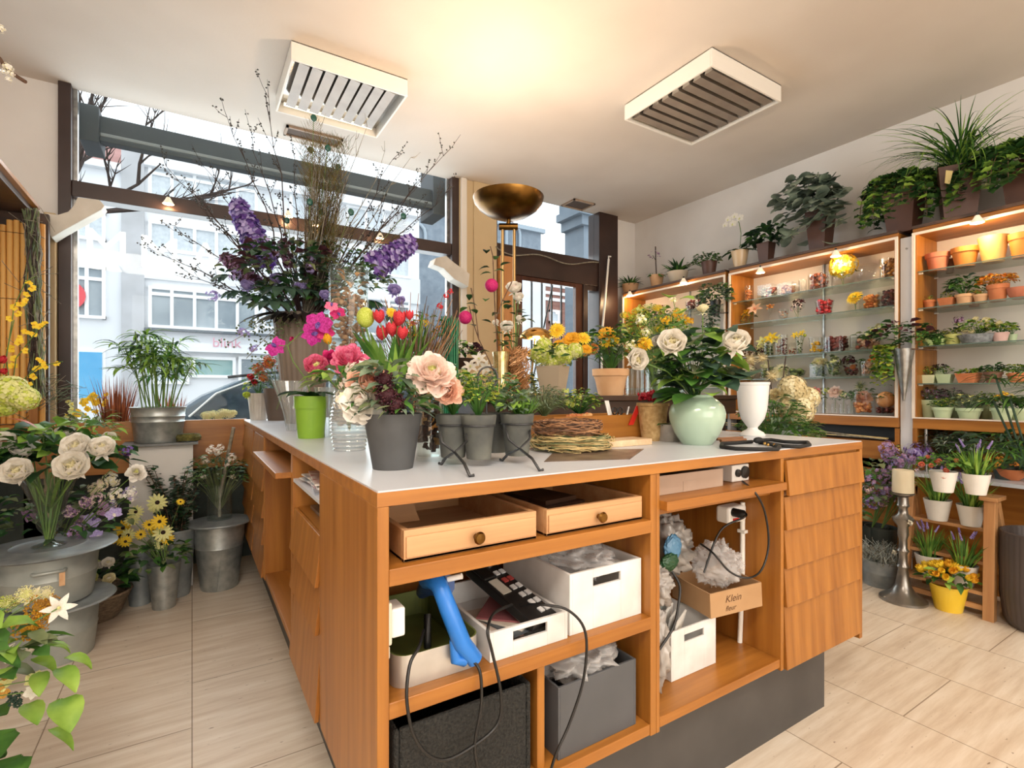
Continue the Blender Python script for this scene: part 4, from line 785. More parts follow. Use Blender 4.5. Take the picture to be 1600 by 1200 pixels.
# green pot with magenta orchid
L0 = onC(486, 684); D = depth(L0); t = thing('flower_pot', 'bright green pot with magenta moth orchid on the side arm of the counter', 'flower pot', L0)
GP = mat('lime_green_pot', '#78a22c', '#86b136', rough=.35, scale=5); m = MB(GP); m.lathe([(0, 0), (.048, 0), (.0575, .115), (.061, .115), (.063, .162), (.059, .162), (.055, .12), (0, .11)], 0, 32); m.build('pot', t)
m = MB(DGREEN, GREEN)
for a, l in ((.3, .12), (1.4, .13), (2.6, .14), (3.7, .12), (4.9, .13), (5.6, .12)): m.blade((0, 0, .15), a, rad(38), rad(-20), l, .026, 0 if a > 1 else 1, nL=6, cup=.4, shape='long')
m.build('foliage', t)
m = MB(STEM); sp = [PD(488, 622, D), PD(476, 590, D - .01), PD(458, 565, D - .01), PD(449, 540, D), PD(470, 520, D + .02), PD(500, 505, D + .04), PD(525, 492, D + .05)]; m.tube([p - t.location for p in sp], .0025, 0, 5); m.tube([p - t.location for p in sp[3:4]] + [PD(436, 540, D) - t.location], .002, 0, 4)
m.tube([PD(462, 610, D) - t.location, PD(440, 618, D - .02) - t.location, PD(432, 640, D - .02) - t.location], .0012, 0, 4); m.build('flower_stem', t)
for (x, y, wd, c_) in ((430, 541, 34, MAG), (498, 506, 44, MAG), (488, 522, 38, MAG), (508, 520, 30, HOT), (528, 490, 26, HOT), (456, 530, 16, HOT), (518, 478, 22, PINK)): fl(t, 'orchid' if wd > 20 else 'bud', (c_, PURPLE), x, y, D + U(-.02, .03), wd, .1)

# fluted vases, brown pot and ribbed pot further along the arm
CLR = glassm('fluted_glass', '#dfe3e4', .30, rough=.05, cover=.14)
def fluted(px, py, wpx, hpx, label, mt=CLR, nf=10, fl_=.12, kind='slim'):
    L = onC(px, py); d = depth(L); m = MB(mt); pr = [(0, 0), (.30, 0), (.34, .1), (.45, .35), (.8, .75), (1, .97), (1.02, 1)]
    m.lathe([(a * wpx / 2 * d / 800, b * hpx * d / 800) for a, b in pr], 0, 60, flute=fl_, nf=nf); return solo('fluted_vase', m, label, 'vase', loc=L)
fluted(456, 673, 50, 78, 'tall flaring fluted glass vase left of the green pot'); fluted(512, 683, 36, 78, 'narrow flaring clear vase right behind the green pot')
t0 = onC(434, 656.5); d = depth(t0); t = thing('flower_pot', 'dull brown round pot with orange berries behind the fluted glass vase', 'flower pot', t0)
vessel('taper', .085, .20, mat('brown_matt_pot', '#5a4a40', '#6a594d', rough=.6, scale=5), t); m = MB(OLIVE, GREEN, YGREEN); bush(m, (.0, 0, .30), (.15, .13, .13), 260, .035, .007, (0, 0, 1), stems=0); m.build('foliage', t)
for (x, y, w_) in ((420, 566, 22), (404, 576, 20), (486, 545, 20), (440, 575, 16), (455, 572, 14), (412, 590, 16)): fl(t, 'beads', (ORANGE, RED), x, y, d + U(-.08, .02), w_, 1, name='berry_cluster')
t0 = onC(404, 656); d = depth(t0); t = thing('flower_pot', 'small ribbed off-white pot with red flowers at the far end of the side arm', 'flower pot', t0)
m = MB(mat('ribbed_white', '#b9b0a4', '#d3ccc2', rough=.5, scale=6)); m.lathe([(0, 0), (.045, 0), (.062, .17), (.056, .17), (.04, .02)], 0, 72, flute=.05, nf=18); m.build('pot', t); m = MB(GREEN, YGREEN, DGREEN); bush(m, (0, 0, .22), (.08, .08, .07), 110, .035, .009, (0, 1, 2), stems=0); m.build('foliage', t)
for (x, y, w_, c_) in ((392, 590, 16, RED), (398, 598, 14, RED), (386, 618, 16, LIME)): fl(t, 'rose', (c_, c_), x, y, d - .06, w_, .6)

# big brown fluted floor-size vase on the arm, with the tall winter arrangement
L0 = onC(474, 661); D = depth(L0); m = MB(mat('fluted_brown_vase', '#75665a', '#87786a', rough=.55, scale=5)); m.lathe([(0, 0), (.085, 0), (.10, .05), (.155, .60), (.150, .615), (.14, .60), (.08, .03)], 0, 96, flute=.045, nf=26)
solo('fluted_brown_vase', m, 'large grey brown fluted vase holding the tall purple arrangement', 'vase', loc=L0)
t = thing('winter_arrangement', 'tall arrangement of bare berry twigs, purple spikes and feathers in the brown vase', 'bouquet', L0 + V((0, 0, .10))); top = L0 + V((0, 0, .52))
m = MB(DTWIG, mat('dark_berry', '#2a2a24', '#3c3a30', rough=.6), GTWIG); rt = random.Random(5)
def branchto(m, px, py, dd, k=0, r=.006, n=9, sub=.16, beads=1, wob=.02):
    q = PD(px, py, D + dd) - t.location; b = top - t.location; P = [b * (1 - s) + q * s + V((rt.uniform(-wob, wob), rt.uniform(-wob, wob), wob * 1.5 * sin(pi * s))) for s in [i / n for i in range(n + 1)]]
    m.tube(P, [r * (1 - .8 * i / n) for i in range(n + 1)], k, 5, cap=False)
    for i in range(n // 3, n + 1):
        for _ in range(2):
            v = (P[i] - P[i - 1]).normalized() + V((rt.uniform(-1, 1), rt.uniform(-1, 1), rt.uniform(-.3, .8))) * .75
            l = sub * rt.uniform(.35, 1); e = P[i] + v.normalized() * l; mid = (P[i] + e) / 2 + V((0, 0, -.01)); m.tube([P[i], mid, e], [.002, .0015, .001], k, 3, cap=False)
            for s in range(int(beads * 5)): m.bead(P[i].lerp(e, rt.uniform(.3, 1)) + V((rt.uniform(-1, 1), rt.uniform(-1, 1), rt.uniform(-1, 1))) * .009, .0055, 1)
for (x, y, dd) in ((358, 182, .0), (414, 152, -.2), (258, 258, -.1), (300, 300, .1), (268, 352, .2), (236, 390, .1), (322, 262, .2), (690, 244, -.1), (655, 288, .2), (612, 250, .1), (700, 300, .25), (392, 210, .25), (330, 340, -.2), (296, 430, -.2), (600, 330, -.1), (455, 250, .3), (640, 330, .3)):
    branchto(m, x, y, dd)
m.build('berry_twigs', t)
m = MB(DTWIG, GTWIG)
for i in range(85):
    x = 508 + U(-30, 32); y = U(255, 430); branchto(m, x, y, U(-.15, .15), k=R.choice((0, 1, 1)), r=.0055, n=5, sub=.06, beads=0, wob=.012)
for (x, y) in ((572, 195), (552, 215), (605, 236), (640, 246), (505, 200)): branchto(m, x, y, 0, k=1, r=.005, n=6, sub=.08, beads=0)
m.build('bare_sticks', t)
FEA = G('feather_olive', '#5b4a22', '#8c7638'); FEB = mat('feather_eye', '#123a34', '#1f5c50', rough=.3, scale=20)
def feather(px, py, dd, w_=.05, l=.36):
    m = MB(FEA, FEB, STEM); q = PD(px, py, D + dd) - t.location; b = top - t.location; ax = (q - b).normalized(); m.tube([b, b.lerp(q, .5) + V((.01, 0, .01)), q], .002, 2, 4)
    sd = ax.cross(V((.53, .848, 0))).normalized()
    for i in range(70):
        s = i / 70; p = q - ax * l * (1 - s); o = (1 if i % 2 else -1); ln = w_ * (.4 + 1.1 * sin(pi * min(1, s * .9 + .1))) * U(.8, 1.15)
        m.tube([p, p + sd * o * ln * .6 + ax * ln * .5, p + sd * o * ln + ax * ln * 1.3 + V((U(-.01, .01), U(-.01, .01), U(-.01, .01)))], [.0012, .0009, .0005], 0, 3, cap=False)
    mt = Matrix.Translation(q) @ ax.to_track_quat('X', 'Z').to_matrix().to_4x4(); m.sph((0, 0, 0), 1, 1, 8, 6, (.028, .02, .006)) if False else None
    mb = MB(FEB); mb.sph(tuple(q + V((0, -.006, 0))), .017, 0, 10, 6, (1, .35, 1.2)); f_ = m.build('peacock_feather', t); e_ = mb.build('feather_eye', f_)
for (x, y, dd, w_) in ((490, 185, -.1, .045), (512, 232, -.05, .06), (485, 235, .05, .05), (528, 262, 0, .05), (484, 316, -.1, .05), (548, 332, -.1, .055), (503, 332, .0, .05), (630, 338, 0, .045), (448, 345, .1, .035)): feather(x, y, dd, w_)
m = MB(FEA, OLIVE)
for i in range(1500):
    s = R.random(); x = 508 + U(-32, 30) * (1.3 - s); y = 225 + 200 * s; q = PD(x, y, D + U(-.06, .06)) - t.location; a = U(0, 6.28); m.tube([q, q + V((cos(a) * .02, sin(a) * .02, .03)), q + V((cos(a) * .045, sin(a) * .045, .045 + U(0, .03)))], [.0012, .001, .0005], R.choice((0, 0, 1)), 3, cap=False)
m.build('feather_barbs', t)
for (x0, y0, x1, y1, w_) in ((372, 322, 412, 402, 46), (588, 416, 642, 380, 44), (352, 402, 395, 442, 30), (440, 380, 452, 412, 18)):
    a, b = PD(x0, y0, D), PD(x1, y1, D); ln = (a - b).length; o = put(t, bloom('spike', *((PURPLE, LILAC, STEM) if w_ > 35 else (MAUVE, PURPLEL, STEM))), (a + b) / 2, (w_ * D / 800 * 1.5, w_ * D / 800 * 1.5, ln / 2 * 1.15), (a - b) if y0 < y1 else (b - a), 'flower_spike')
for (x, y, w_) in ((333, 462, 22), (385, 448, 30), (432, 438, 30), (470, 450, 28), (508, 462, 24), (430, 400, 14), (484, 402, 22), (486, 420, 20), (368, 430, 22), (616, 455, 30), (625, 472, 24), (596, 490, 22), (380, 520, 22), (396, 545, 18)): fl(t, 'rose' if w_ > 23 else 'cluster', (LILAC, LILAC), x, y, D - .12 + U(-.05, .05), w_, .3)
m = MB(BLUEGR, DGREEN, GREEN, OLIVE, PURPLEL)
def fatsia(m, px, py, dd, L, az0, ks=(0,), el=-.25, n=7):
    c = PD(px, py, D + dd) - t.location
    for j in range(n):
        a = az0 + (j - (n - 1) / 2) * .55; m.blade(c, a, el + .25, el - .7, L * (1 - .09 * abs(j - (n - 1) / 2)), L * .17, R.choice(ks), nL=6, nW=4, cup=.18, shape='leaf')
camaz = atan2(-L0.y, -L0.x)
for (x, y, dd, L) in ((443, 448, -.22, .19), (402, 462, -.16, .15), (478, 452, -.12, .14), (372, 455, -.1, .13), (428, 470, -.3, .17), (356, 430, -.1, .12), (505, 470, -.05, .12), (575, 470, -.05, .15), (610, 490, .0, .12)): fatsia(m, x, y, dd, L, camaz + U(-.3, .3) + (x - 443) * .01, (0, 0, 1), el=-.2)
bush(m, (-.10, -.22, .74), (.24, .14, .13), 150, .085, .019, (0, 1, 3, 4)); bush(m, (.26, -.24, .68), (.18, .12, .12), 110, .06, .015, (1, 2, 3)); bush(m, (0, 0, .60), (.27, .20, .14), 240, .09, .02, (1, 2, 3, 0)); bush(m, (-.05, 0, .76), (.36, .22, .20), 240, .05, .012, (3, 1, 4, 4), stems=4, src=(0, 0, .45)); bush(m, (.22, -.1, .74), (.2, .18, .2), 130, .05, .012, (3, 1, 2), stems=4, src=(0, 0, .45))
m.build('foliage', t)
m = MB(mat('dark_dried_leaf', '#1d1412', '#2f201b', rough=.6, scale=10))
for i in range(14): m.blade((U(-.05, .05), U(-.05, .05), .50), camaz + U(-1.6, .5), rad(20), rad(-35), U(.22, .34), .03, 0, nL=6, cup=.4, shape='long')
m.build('dark_leaves', t)
m = MB(OLIVE, GTWIG)     # seeded eucalyptus hanging at the left
for (x, y) in ((372, 520), (392, 505), (440, 505), (355, 538), (425, 530), (470, 512), (385, 560)):
    q = PD(x, y, D - .25) - t.location; b = V((-.04, -.05, .49)); m.tube([b, (b + q) / 2 + V((0, 0, .04)), q], .002, 1, 4)
    for _ in range(26): m.bead(b.lerp(q, U(.4, 1.05)) + V((U(-.03, .03), U(-.03, .03), U(-.03, .03))), .006, 0)
m.build('seed_sprays', t)

# tall glass cylinder with dried cones
L0 = onC(545, 674); D = depth(L0); m = MB(GLASS); m.lathe([(0, .0), (.086, 0), (.086, .735)], 0, 36); m.lathe([(.083, .735), (.083, .008), (0, .008)], 0, 36); m.lathe([(.083, .735), (.086, .735)], 0, 36)
solo('glass_cylinder', m, 'tall clear glass cylinder full of dried cones beside the purple arrangement', 'vase', loc=L0)
CONE = mat('dried_cone', '#9a6a47', '#c79a75', rough=.8, scale=25); CONE2 = mat('dried_husk', '#b5824e', '#d6a66e', rough=.8, scale=20); m = MB(CONE, CONE2, TWIG)
for i in range(260):
    a = U(0, 6.28); q = .072 * math.sqrt(R.random()); z = U(.02, .62); s_ = U(.009, .015); m.sph((q * cos(a), q * sin(a), z), s_, 0, 6, 4, (1, 1, .8))
for i in range(46):
    a = U(0, 6.28); z = U(.40, .70); q = U(.02, .075); m.blade((q * cos(a) * .8, q * sin(a) * .8, z), a + U(-1, 1), U(0, 1.4), U(-1, 1), .055, .012, 1, nL=3, cup=.5)
solo('dried_filling', m, 'brown dried cones and curled husks inside the tall glass cylinder', 'dried decoration', loc=L0 + V((0, 0, .009)))['kind'] = 'stuff'
# tulips and an artichoke bud behind the grey pot
L0 = onC(610, 688); D = depth(L0); t = thing('tulip_pot', 'pot of red artificial tulips with long green leaves behind the grey pot', 'flower pot', L0)
vessel('taper', .055, .11, mat('cream_pot', '#c9c2b4', rough=.5), t); m = MB(VIV, LGREEN, GREEN)
for i in range(20): a = i * .9; m.blade((.02 * cos(a), .02 * sin(a), .10), a, rad(U(74, 87)), rad(U(45, 84)), U(.24, .36), .024, R.choice((0, 0, 1, 2)), nL=7, nW=2, cup=.45, shape='leaf')
m.build('leaves', t); st = MB(STEM)
for (x, y, w_) in ((592, 494, 25), (597, 520, 27), (612, 514, 26), (624, 497, 28), (640, 492, 18), (629, 520, 24)): fl(t, 'tulip', (RED, RED), x, y, D + U(-.03, .04), w_ * 1.0, face=V((U(-.12, .12), U(-.12, .12), 1)), stemto=L0 + V((0, 0, .1)), stems=st)
fl(t, 'gerbera', (YEL, GOLD), 612, 488, D + .09, 18, .3, stemto=L0 + V((0, 0, .1)), stems=st)
p = PD(571, 496, D); o = put(t, bloom('ball', LIME), p, (.032, .032, .038), (0, 0, 1), 'green_bud'); st.tube([V((0, 0, .1)), p - t.location - V((0, 0, .03))], .004, 0, 5); st.build('stems', t)
# clear vase with bark
L0 = onC(672, 719); m = MB(GLASS); m.lathe([(0, 0), (.036, 0), (.036, .15)], 0, 28); m.lathe([(.033, .15), (.033, .012), (0, .012)], 0, 28); solo('glass_vase', m, 'short clear glass with a thick foot just right of the grey pot', 'vase', loc=L0)
m = MB(mat('dark_bark', '#2f1a12', '#5a3320', rough=.8, scale=30), CONE2)
for i in range(60): a = U(0, 6.28); q = .026 * math.sqrt(R.random()); m.cbox((q * cos(a), q * sin(a), U(.012, .13)), (U(.008, .018), .004, U(.01, .022)), 0 if R.random() < .85 else 1, rz=a, rx=U(-1, 1))
solo('bark_chips', m, 'dark brown bark chips inside the short clear glass', 'dried decoration', loc=L0 + V((0, 0, .013)))['kind'] = 'stuff'
# sheaf of twigs and bundle of green sticks
L0 = onC(655, 681); D = depth(L0); m = MB(TWIG, VINE, GTWIG)
for i in range(150):
    a = U(0, 6.28); b = U(0, .05); s_ = U(.5, 1.5); P = []; H = U(.38, .56)
    for j in range(6): u = j / 5; rr = b * (1 - .3 * sin(pi * min(1, u * 1.6))) + max(0, u - .45) * .19 * s_; P.append((rr * cos(a + u * .6), rr * sin(a + u * .6), H * u))
    m.tube(P, [.0028, .0026, .0022, .002, .0015, .001], R.choice((0, 0, 1, 2)), 4, cap=False)
t = thing('twig_sheaf', 'sheaf of thin brown twigs standing between the red tulips and green sticks', 'twigs', L0); m.build('twigs', t); m = MB(GREEN, LGREEN, GOLD)
grass(m, (0, 0, .32), 22, .19, .010, (0, 1), e0=(60, 88), e1=(40, 80)); bush(m, (.02, 0, .42), (.08, .07, .08), 60, .03, .008, (2, 0)); m.build('grass_tuft', t)
for (x, y, w_) in ((688, 478, 14), (697, 462, 12), (664, 505, 14), (645, 505, 12), (704, 455, 11)): fl(t, 'cluster', (RED, RED) if w_ < 13 or x > 680 else (YEL, GOLD), x, y, D - .02, w_, .4)
L0 = onC(703, 678); m = MB(mat('green_sticks', '#0e5a38', '#1c7a4e', rough=.4, scale=30))
for i in range(70): a = i * 2.4; q = .034 * math.sqrt(i / 70); m.tube([(q * cos(a), q * sin(a), 0), (q * cos(a) * 1.05, q * sin(a) * 1.05, U(.46, .50))], .0032, 0, 5)
solo('green_sticks', m, 'dense upright bundle of dark green flower sticks', 'sticks', loc=L0)['kind'] = 'stuff'

# iron stand with four grey pots
C0 = onC(762, 727); t = thing('pot_stand', 'wrought iron stand with ring handle holding four small grey pots', 'pot stand', C0)
zr = .098; cen = []
for (x, y) in ((748, 716), (808, 711), (708, 714), (774, 706)): q = PZ(x, y, CH + .018); cen.append(q - C0)
m = MB(IRON)
for q in cen: m.tube([(q.x + .040 * cos(i * pi / 12), q.y + .040 * sin(i * pi / 12), zr) for i in range(25)], .0028, 0, 6, cap=False)
mid = V(((cen[0].x + cen[1].x + cen[2].x + cen[3].x) / 4, (cen[0].y + cen[1].y + cen[2].y + cen[3].y) / 4, 0)); m.tube([(mid.x, mid.y, zr), (mid.x, mid.y, .155)], .003, 0, 6)
m.build('rings', t); hm = MB(IRON); hc = PD(762, 590, depth(C0)) - C0; rx_, ry_ = V((_c, -_s, 0)), V((0, 0, 1))
hm.tube([hc + rx_ * .024 * cos(i * pi / 12) + ry_ * .026 * sin(i * pi / 12) for i in range(25)], .0024, 0, 6, cap=False); hm.tube([(mid.x, mid.y, .155), hc - ry_ * .026], .0026, 0, 6); hm.build('ring_handle', t)
for (a_, b_, c_) in (((690, 727), (712, 706), (734, 746)), ((785, 721), (805, 706), (843, 737))):
    m = MB(IRON); A, B_ = PZ(*a_, CH) - C0, PZ(*c_, CH) - C0; top_ = (A + B_) / 2; tz = .042
    m.tube([A + V((-.008, 0, .006)), A + V((0, 0, .003)), A.lerp(top_, .35) + V((0, 0, tz * .55)), top_ + V((0, 0, tz)), B_.lerp(top_, .35) + V((0, 0, tz * .6)), B_ + V((0, 0, .003)), B_ + V((.010, 0, .004))], .0035, 0, 6)
    q = cen[2] if a_[0] < 700 else cen[1]; m.tube([V((q.x - .038, q.y, zr)), V((top_.x - .03, top_.y, .065)), top_ + V((0, 0, tz)), V((top_.x + .03, top_.y, .065)), V((q.x + .038, q.y, zr))], .003, 0, 6); m.build('leg', t)
GPM = mat('weathered_grey_pot', '#4b4d4b', '#6a6b62', rough=.6, scale=14, detail=5)
herb = ('yellow green herb in the front pot of the iron stand', 'bright green moss plant in the right pot of the iron stand', 'grey green herb in the left pot of the iron stand', 'tall variegated herb in the rear pot of the iron stand')
for i, q in enumerate(cen):
    pt = thing('herb_pot', herb[i], 'flower pot', C0 + V((q.x, q.y, .018))); m = MB(GPM); m.lathe([(0, 0), (.029, 0), (.030, .004), (.037, .075), (.040, .078), (.0435, .104), (.040, .106), (.034, .09), (0, .088)], 0, 28); m.build('pot', pt)
    m = MB(GREEN, YGREEN, LGREEN, GGREEN, VIV)
    if i == 0: bush(m, (0, 0, .15), (.05, .045, .06), 150, .018, .005, (0, 1, 1, 2), stems=0)
    elif i == 1: bush(m, (-.01, 0, .125), (.04, .035, .04), 60, .032, .011, (3, 2, 3)); grass(m, (.012, -.005, .10), 90, .055, .0022, (4, 4, 0), base=.025, e0=(40, 89), e1=(20, 80), nL=3)
    elif i == 2: bush(m, (0, 0, .16), (.055, .05, .065), 150, .02, .006, (0, 1, 2, 3), stems=0)
    else: bush(m, (.01, 0, .16), (.06, .05, .06), 140, .02, .006, (3, 3, 0), stems=0, shape='long')
    m.build('foliage', pt)

# straw wreaths, card, block
L0 = onC(893, 702)
def wreath(name, label, loc, Rr, r, mt, n, seed, sx=1):
    q = random.Random(seed); m = MB(*mt)
    for i in range(n):
        a0 = q.uniform(0, 6.28); span = q.uniform(.8, 2.6); rr = Rr + q.uniform(-r, r); z0 = q.uniform(.004, 2 * r * .9); w1 = q.uniform(-.012, .012)
        P = [((rr + w1 * sin(5 * s) + q.uniform(-.003, .003)) * cos(a0 + span * s) * sx, (rr + w1 * sin(5 * s)) * sin(a0 + span * s), z0 + q.uniform(-.003, .003) + .006 * sin(4 * s)) for s in [j / 9 for j in range(10)]]
        m.tube(P, q.uniform(.0009, .002), q.randrange(len(mt)), 4, cap=False)
    return solo(name, m, label, 'wreath', loc=loc)
wreath('straw_wreath', 'pale straw wreath lying on the counter under the brown one', L0, .098, .024, (STRAW, OLIVE, STRAW), 230, 3, 1.1); wreath('vine_wreath', 'brown vine wreath lying on top of the straw wreath', L0 + V((-.01, .01, .046)), .088, .022, (VINE, VINE, TWIG), 230, 4)
m = MB(mat('dark_photo_card', '#4f3f38', '#7a685c', rough=.3, scale=20)); a, b, c_, d_ = onC(868, 704), onC(1006, 702), onC(984, 718), onC(850, 722); m.prism([a, d_, c_, b], (0, 0, .0015)); solo('photo_card', m, 'dark brown picture card lying flat beside the wreaths', 'card')
m = MB(PALEWOOD); m.box((0, 0, 0), (.20, .09, .02)); solo('wooden_block', m, 'flat pale wooden block in front of the teak tray', 'block', loc=onC(950, 700) + V((.0, .0, .0005)), bevel=.001)
# teak tray with tools
t = thing('tool_tray', 'teak tray box on the counter holding markers and scissors', 'tray', (1.02, 1.37, CH + .0005)); m = MB(TEAKX, TEAKY); m.box((0, 0, 0), (.43, .011, .094), 0); m.box((0, .15, 0), (.43, .161, .094), 0); m.box((0, .011, 0), (.011, .15, .094), 1); m.box((.419, .011, 0), (.43, .15, .094), 1); m.box((.011, .011, 0), (.419, .15, .008), 0); m.build('box', t, bevel=.0015)
def rod(label, name, cat, px0, py0, px1, py1, dd, r, mt, flat=False):
    a, b = PD(px0, py0, dd), PD(px1, py1, dd + .02); m = MB(mt)
    if flat: m.prism([a + V((-r, 0, 0)), b + V((-r, 0, 0)), b + V((r, 0, 0)), a + V((r, 0, 0))], (.003, .006, 0))
    else: m.tube([a, b], r, 0, 8)
    return solo(name, m, label, cat)
RD = mat('red_plastic', '#c5231f', '#e0392f', rough=.3)
rod('white plastic label leaning out of the teak tray', 'plant_label', 'label', 957, 664, 948, 626, 1.86, .010, WHITEP, True); rod('red stapler standing upright in the teak tray', 'stapler', 'stapler', 986, 664, 1000, 630, 1.88, .012, RD, True); rod('silver pen leaning in the teak tray', 'pen', 'pen', 976, 664, 983, 636, 1.88, .005, STEEL)
sc_ = thing('scissors', 'small steel scissors sticking out of the teak tray', 'scissors', PD(965, 662, 1.87)); m = MB(STEEL); m.tube([(0, 0, -.02), (.008, 0, .035)], .003, 0, 6); m.tube([(0, 0, -.02), (-.008, 0, .035)], .003, 0, 6); m.build('blade', sc_); m = MB(BLACK)
for s_ in (-1, 1): m.tube([(s_ * .014 + .011 * cos(i * pi / 6), 0, .046 + .013 * sin(i * pi / 6)) for i in range(13)], .003, 0, 6, cap=False)
m.build('handle', sc_)
m = MB(CONE2, TERRA); [m.sph((U(-.05, .05), U(-.02, .02), U(0, .012)), .012, R.choice((0, 1)), 7, 5) for _ in range(22)]; solo('dried_pods', m, 'heap of orange brown dried pods in the middle of the teak tray', 'dried decoration', loc=(1.20, 1.45, 1.03))['kind'] = 'stuff'
# plants behind the tray
t = thing('flower_pot', 'small grey pot of yellow green foliage standing behind the teak tray', 'flower pot', onC(905, 682)); vessel('taper', .040, .09, ZINCD, t); m = MB(YGREEN, GREEN, LGREEN); bush(m, (0, 0, .135), (.10, .08, .055), 200, .022, .006, (0, 1, 1, 2), stems=1); m.build('foliage', t)
for (x, y, w_) in ((890, 630, 22), (884, 612, 14), (905, 622, 14)): fl(t, 'cluster', (LIME, PALEY), x, y, depth(t.location) - .03, w_, .5)
t = thing('flower_pot', 'dark red pot of needle leaved grey green herb left of the teak tray', 'flower pot', onC(850, 689)); vessel('taper', .052, .08, mat('oxblood_pot', '#6a2a1a', '#7c3824', rough=.4), t); m = MB(GGREEN, OLIVE); bush(m, (0, 0, .14), (.08, .07, .06), 420, .035, .0022, (0, 1), shape='long', stems=1); m.build('foliage', t)
t = thing('flower_pot', 'pot of yellow succulent foliage behind the rear grey pot', 'flower pot', onC(818, 668)); vessel('taper', .05, .09, ZINCD, t); m = MB(YGREEN, GGREEN, BLUEGR); bush(m, (0, 0, .19), (.09, .08, .09), 130, .04, .010, (0, 1, 0, 2), stems=1); m.build('foliage', t)
t = thing('flower_pot', 'pot of white blossoms behind the left grey pot of the iron stand', 'flower pot', onC(742, 668)); vessel('taper', .05, .10, mat('cream_pot', '#c9c2b4'), t); m = MB(GREEN, LGREEN, YGREEN); bush(m, (0, 0, .16), (.11, .08, .08), 200, .022, .007, (0, 1, 2), stems=0); m.build('foliage', t)
for (x, y, w_) in ((735, 572, 26), (748, 560, 26), (758, 574, 24), (724, 585, 22), (742, 590, 20)): fl(t, 'lily' if w_ > 22 else 'cluster', (WHITE, PALEY), x, y, depth(t.location) - .02, w_, .6)
# basket with red berries, tin with leaves
L0 = onC(1020, 688); t = thing('berry_basket', 'narrow wicker basket full of red berries left of the celadon vase', 'basket', L0); m = MB(mat('wicker', '#a88755', '#c6a775', rough=.9, scale=60, bump=.5)); m.lathe([(0, 0), (.036, 0), (.042, .02), (.052, .125), (.057, .128), (.057, .138), (.045, .138), (.03, .02)], 0, 40, flute=.04, nf=20); m.build('basket', t)
m = MB(mat('red_berries', '#8c1022', '#c41f36', rough=.35, scale=30))
for i in range(320): a = U(0, 6.28); q = .06 * math.sqrt(R.random()); m.bead((q * cos(a) + .012, q * sin(a), .155 + U(-.01, .03) * (1 - q * 8)), .0065)
m.build('berries', t)
L0 = onC(1046, 689); t = thing('tin_pot', 'small grey tin with fleshy leaves at the foot of the celadon vase', 'flower pot', L0); vessel('cyl', .042, .062, mat('tin_pot_metal', '#98938c', '#b7b1a8', rough=.5, metal=.4, scale=16), t, seg=32); m = MB(GREEN, OLIVE)
for i in range(14): a = i * .8; m.blade((0, 0, .05), a, rad(35), rad(-10), U(.05, .085), .011, R.choice((0, 1)), nL=4, cup=.5)
m.build('foliage', t)
# celadon vase with roses
L0 = onC(1089, 694); D = depth(L0); CEL = mat('celadon_glaze', '#9db8a5', '#b4c7b2', rough=.12, scale=2.2)
m = MB(CEL); m.lathe([(0, 0), (.048, 0), (.052, .004), (.075, .04), (.09, .08), (.0925, .105), (.086, .13), (.068, .15), (.052, .160), (.050, .168), (.045, .168), (.045, .158), (.0, .12)], 0, 48); solo('celadon_vase', m, 'round pale green glazed vase in front of the white urn', 'vase', loc=L0)
t = thing('rose_bouquet', 'bouquet of cream roses and big leaves in the celadon vase', 'bouquet', L0 + V((0, 0, .122))); st = MB(STEM); top = L0 + V((0, 0, .15))
for (x, y, dd, w_, fc) in ((1050, 537, -.17, 60, .15), (1150, 537, -.17, 60, .2), (994, 562, -.10, 48, -.1), (1098, 484, .02, 26, 1.5), (1117, 518, 0, 20, .8), (1032, 534, .03, 34, .4)): fl(t, 'rose', (WHITE, CREAM) if w_ > 30 else (CREAM, PALEY), x, y, D + dd, w_, fc, stemto=top, stems=st)
for (x, y, w_) in ((1005, 540, 24), (1060, 492, 20), (1040, 500, 18), (1076, 500, 18), (1020, 562, 14), (1082, 590, 20)): fl(t, 'cluster', (GOLD, YEL) if w_ > 15 else (PALEY, GOLD), x, y, D + .06, w_, .5, stemto=top, stems=st)
for (x, y, w_) in ((986, 540, 20), (1002, 500, 22), (1010, 520, 18), (1052, 470, 14)): fl(t, 'cluster', (PALEY, WHITE), x, y, D + .1, w_, .6, stemto=top, stems=st)
st.build('stems', t); m = MB(BLUEGR, GREEN, LGREEN, DGREEN, OLIVE)
for i in range(105):
    a = U(0, 6.28); q = U(.04, .125); z = U(.03, .25); m.blade((q * cos(a) * .9, q * sin(a) * .9, z), a + U(-.6, .6), U(-.1, .6), U(-1.0, -.1), U(.06, .10), U(.026, .042), R.choice((0, 0, 1, 1, 2, 4)), nL=5, nW=4, cup=.2, shape='leaf', roll=U(-.4, .4))
for (x, y, s_) in ((1045, 465, .05), (1062, 468, .05), (1064, 490, .05), (1050, 510, .07), (1080, 518, .07), (1100, 520, .06), (1018, 555, .05), (1160, 585, .09), (1140, 590, .09), (1120, 600, .08), (1085, 565, .08), (1025, 590, .06)):
    c_ = PD(x, y, D - .03) - t.location; a = camaz + U(-1, 1)
    m.blade(c_, a, .5, -.5, s_, s_ * .52, 2 if y < 500 else (1 if y < 560 else 0), nL=5, nW=4, cup=.15, shape='round', roll=U(-.3, .3))
bush(m, (-.02, 0, .12), (.13, .12, .10), 160, .035, .010, (0, 1, 3, 4), stems=3); m.build('foliage', t)
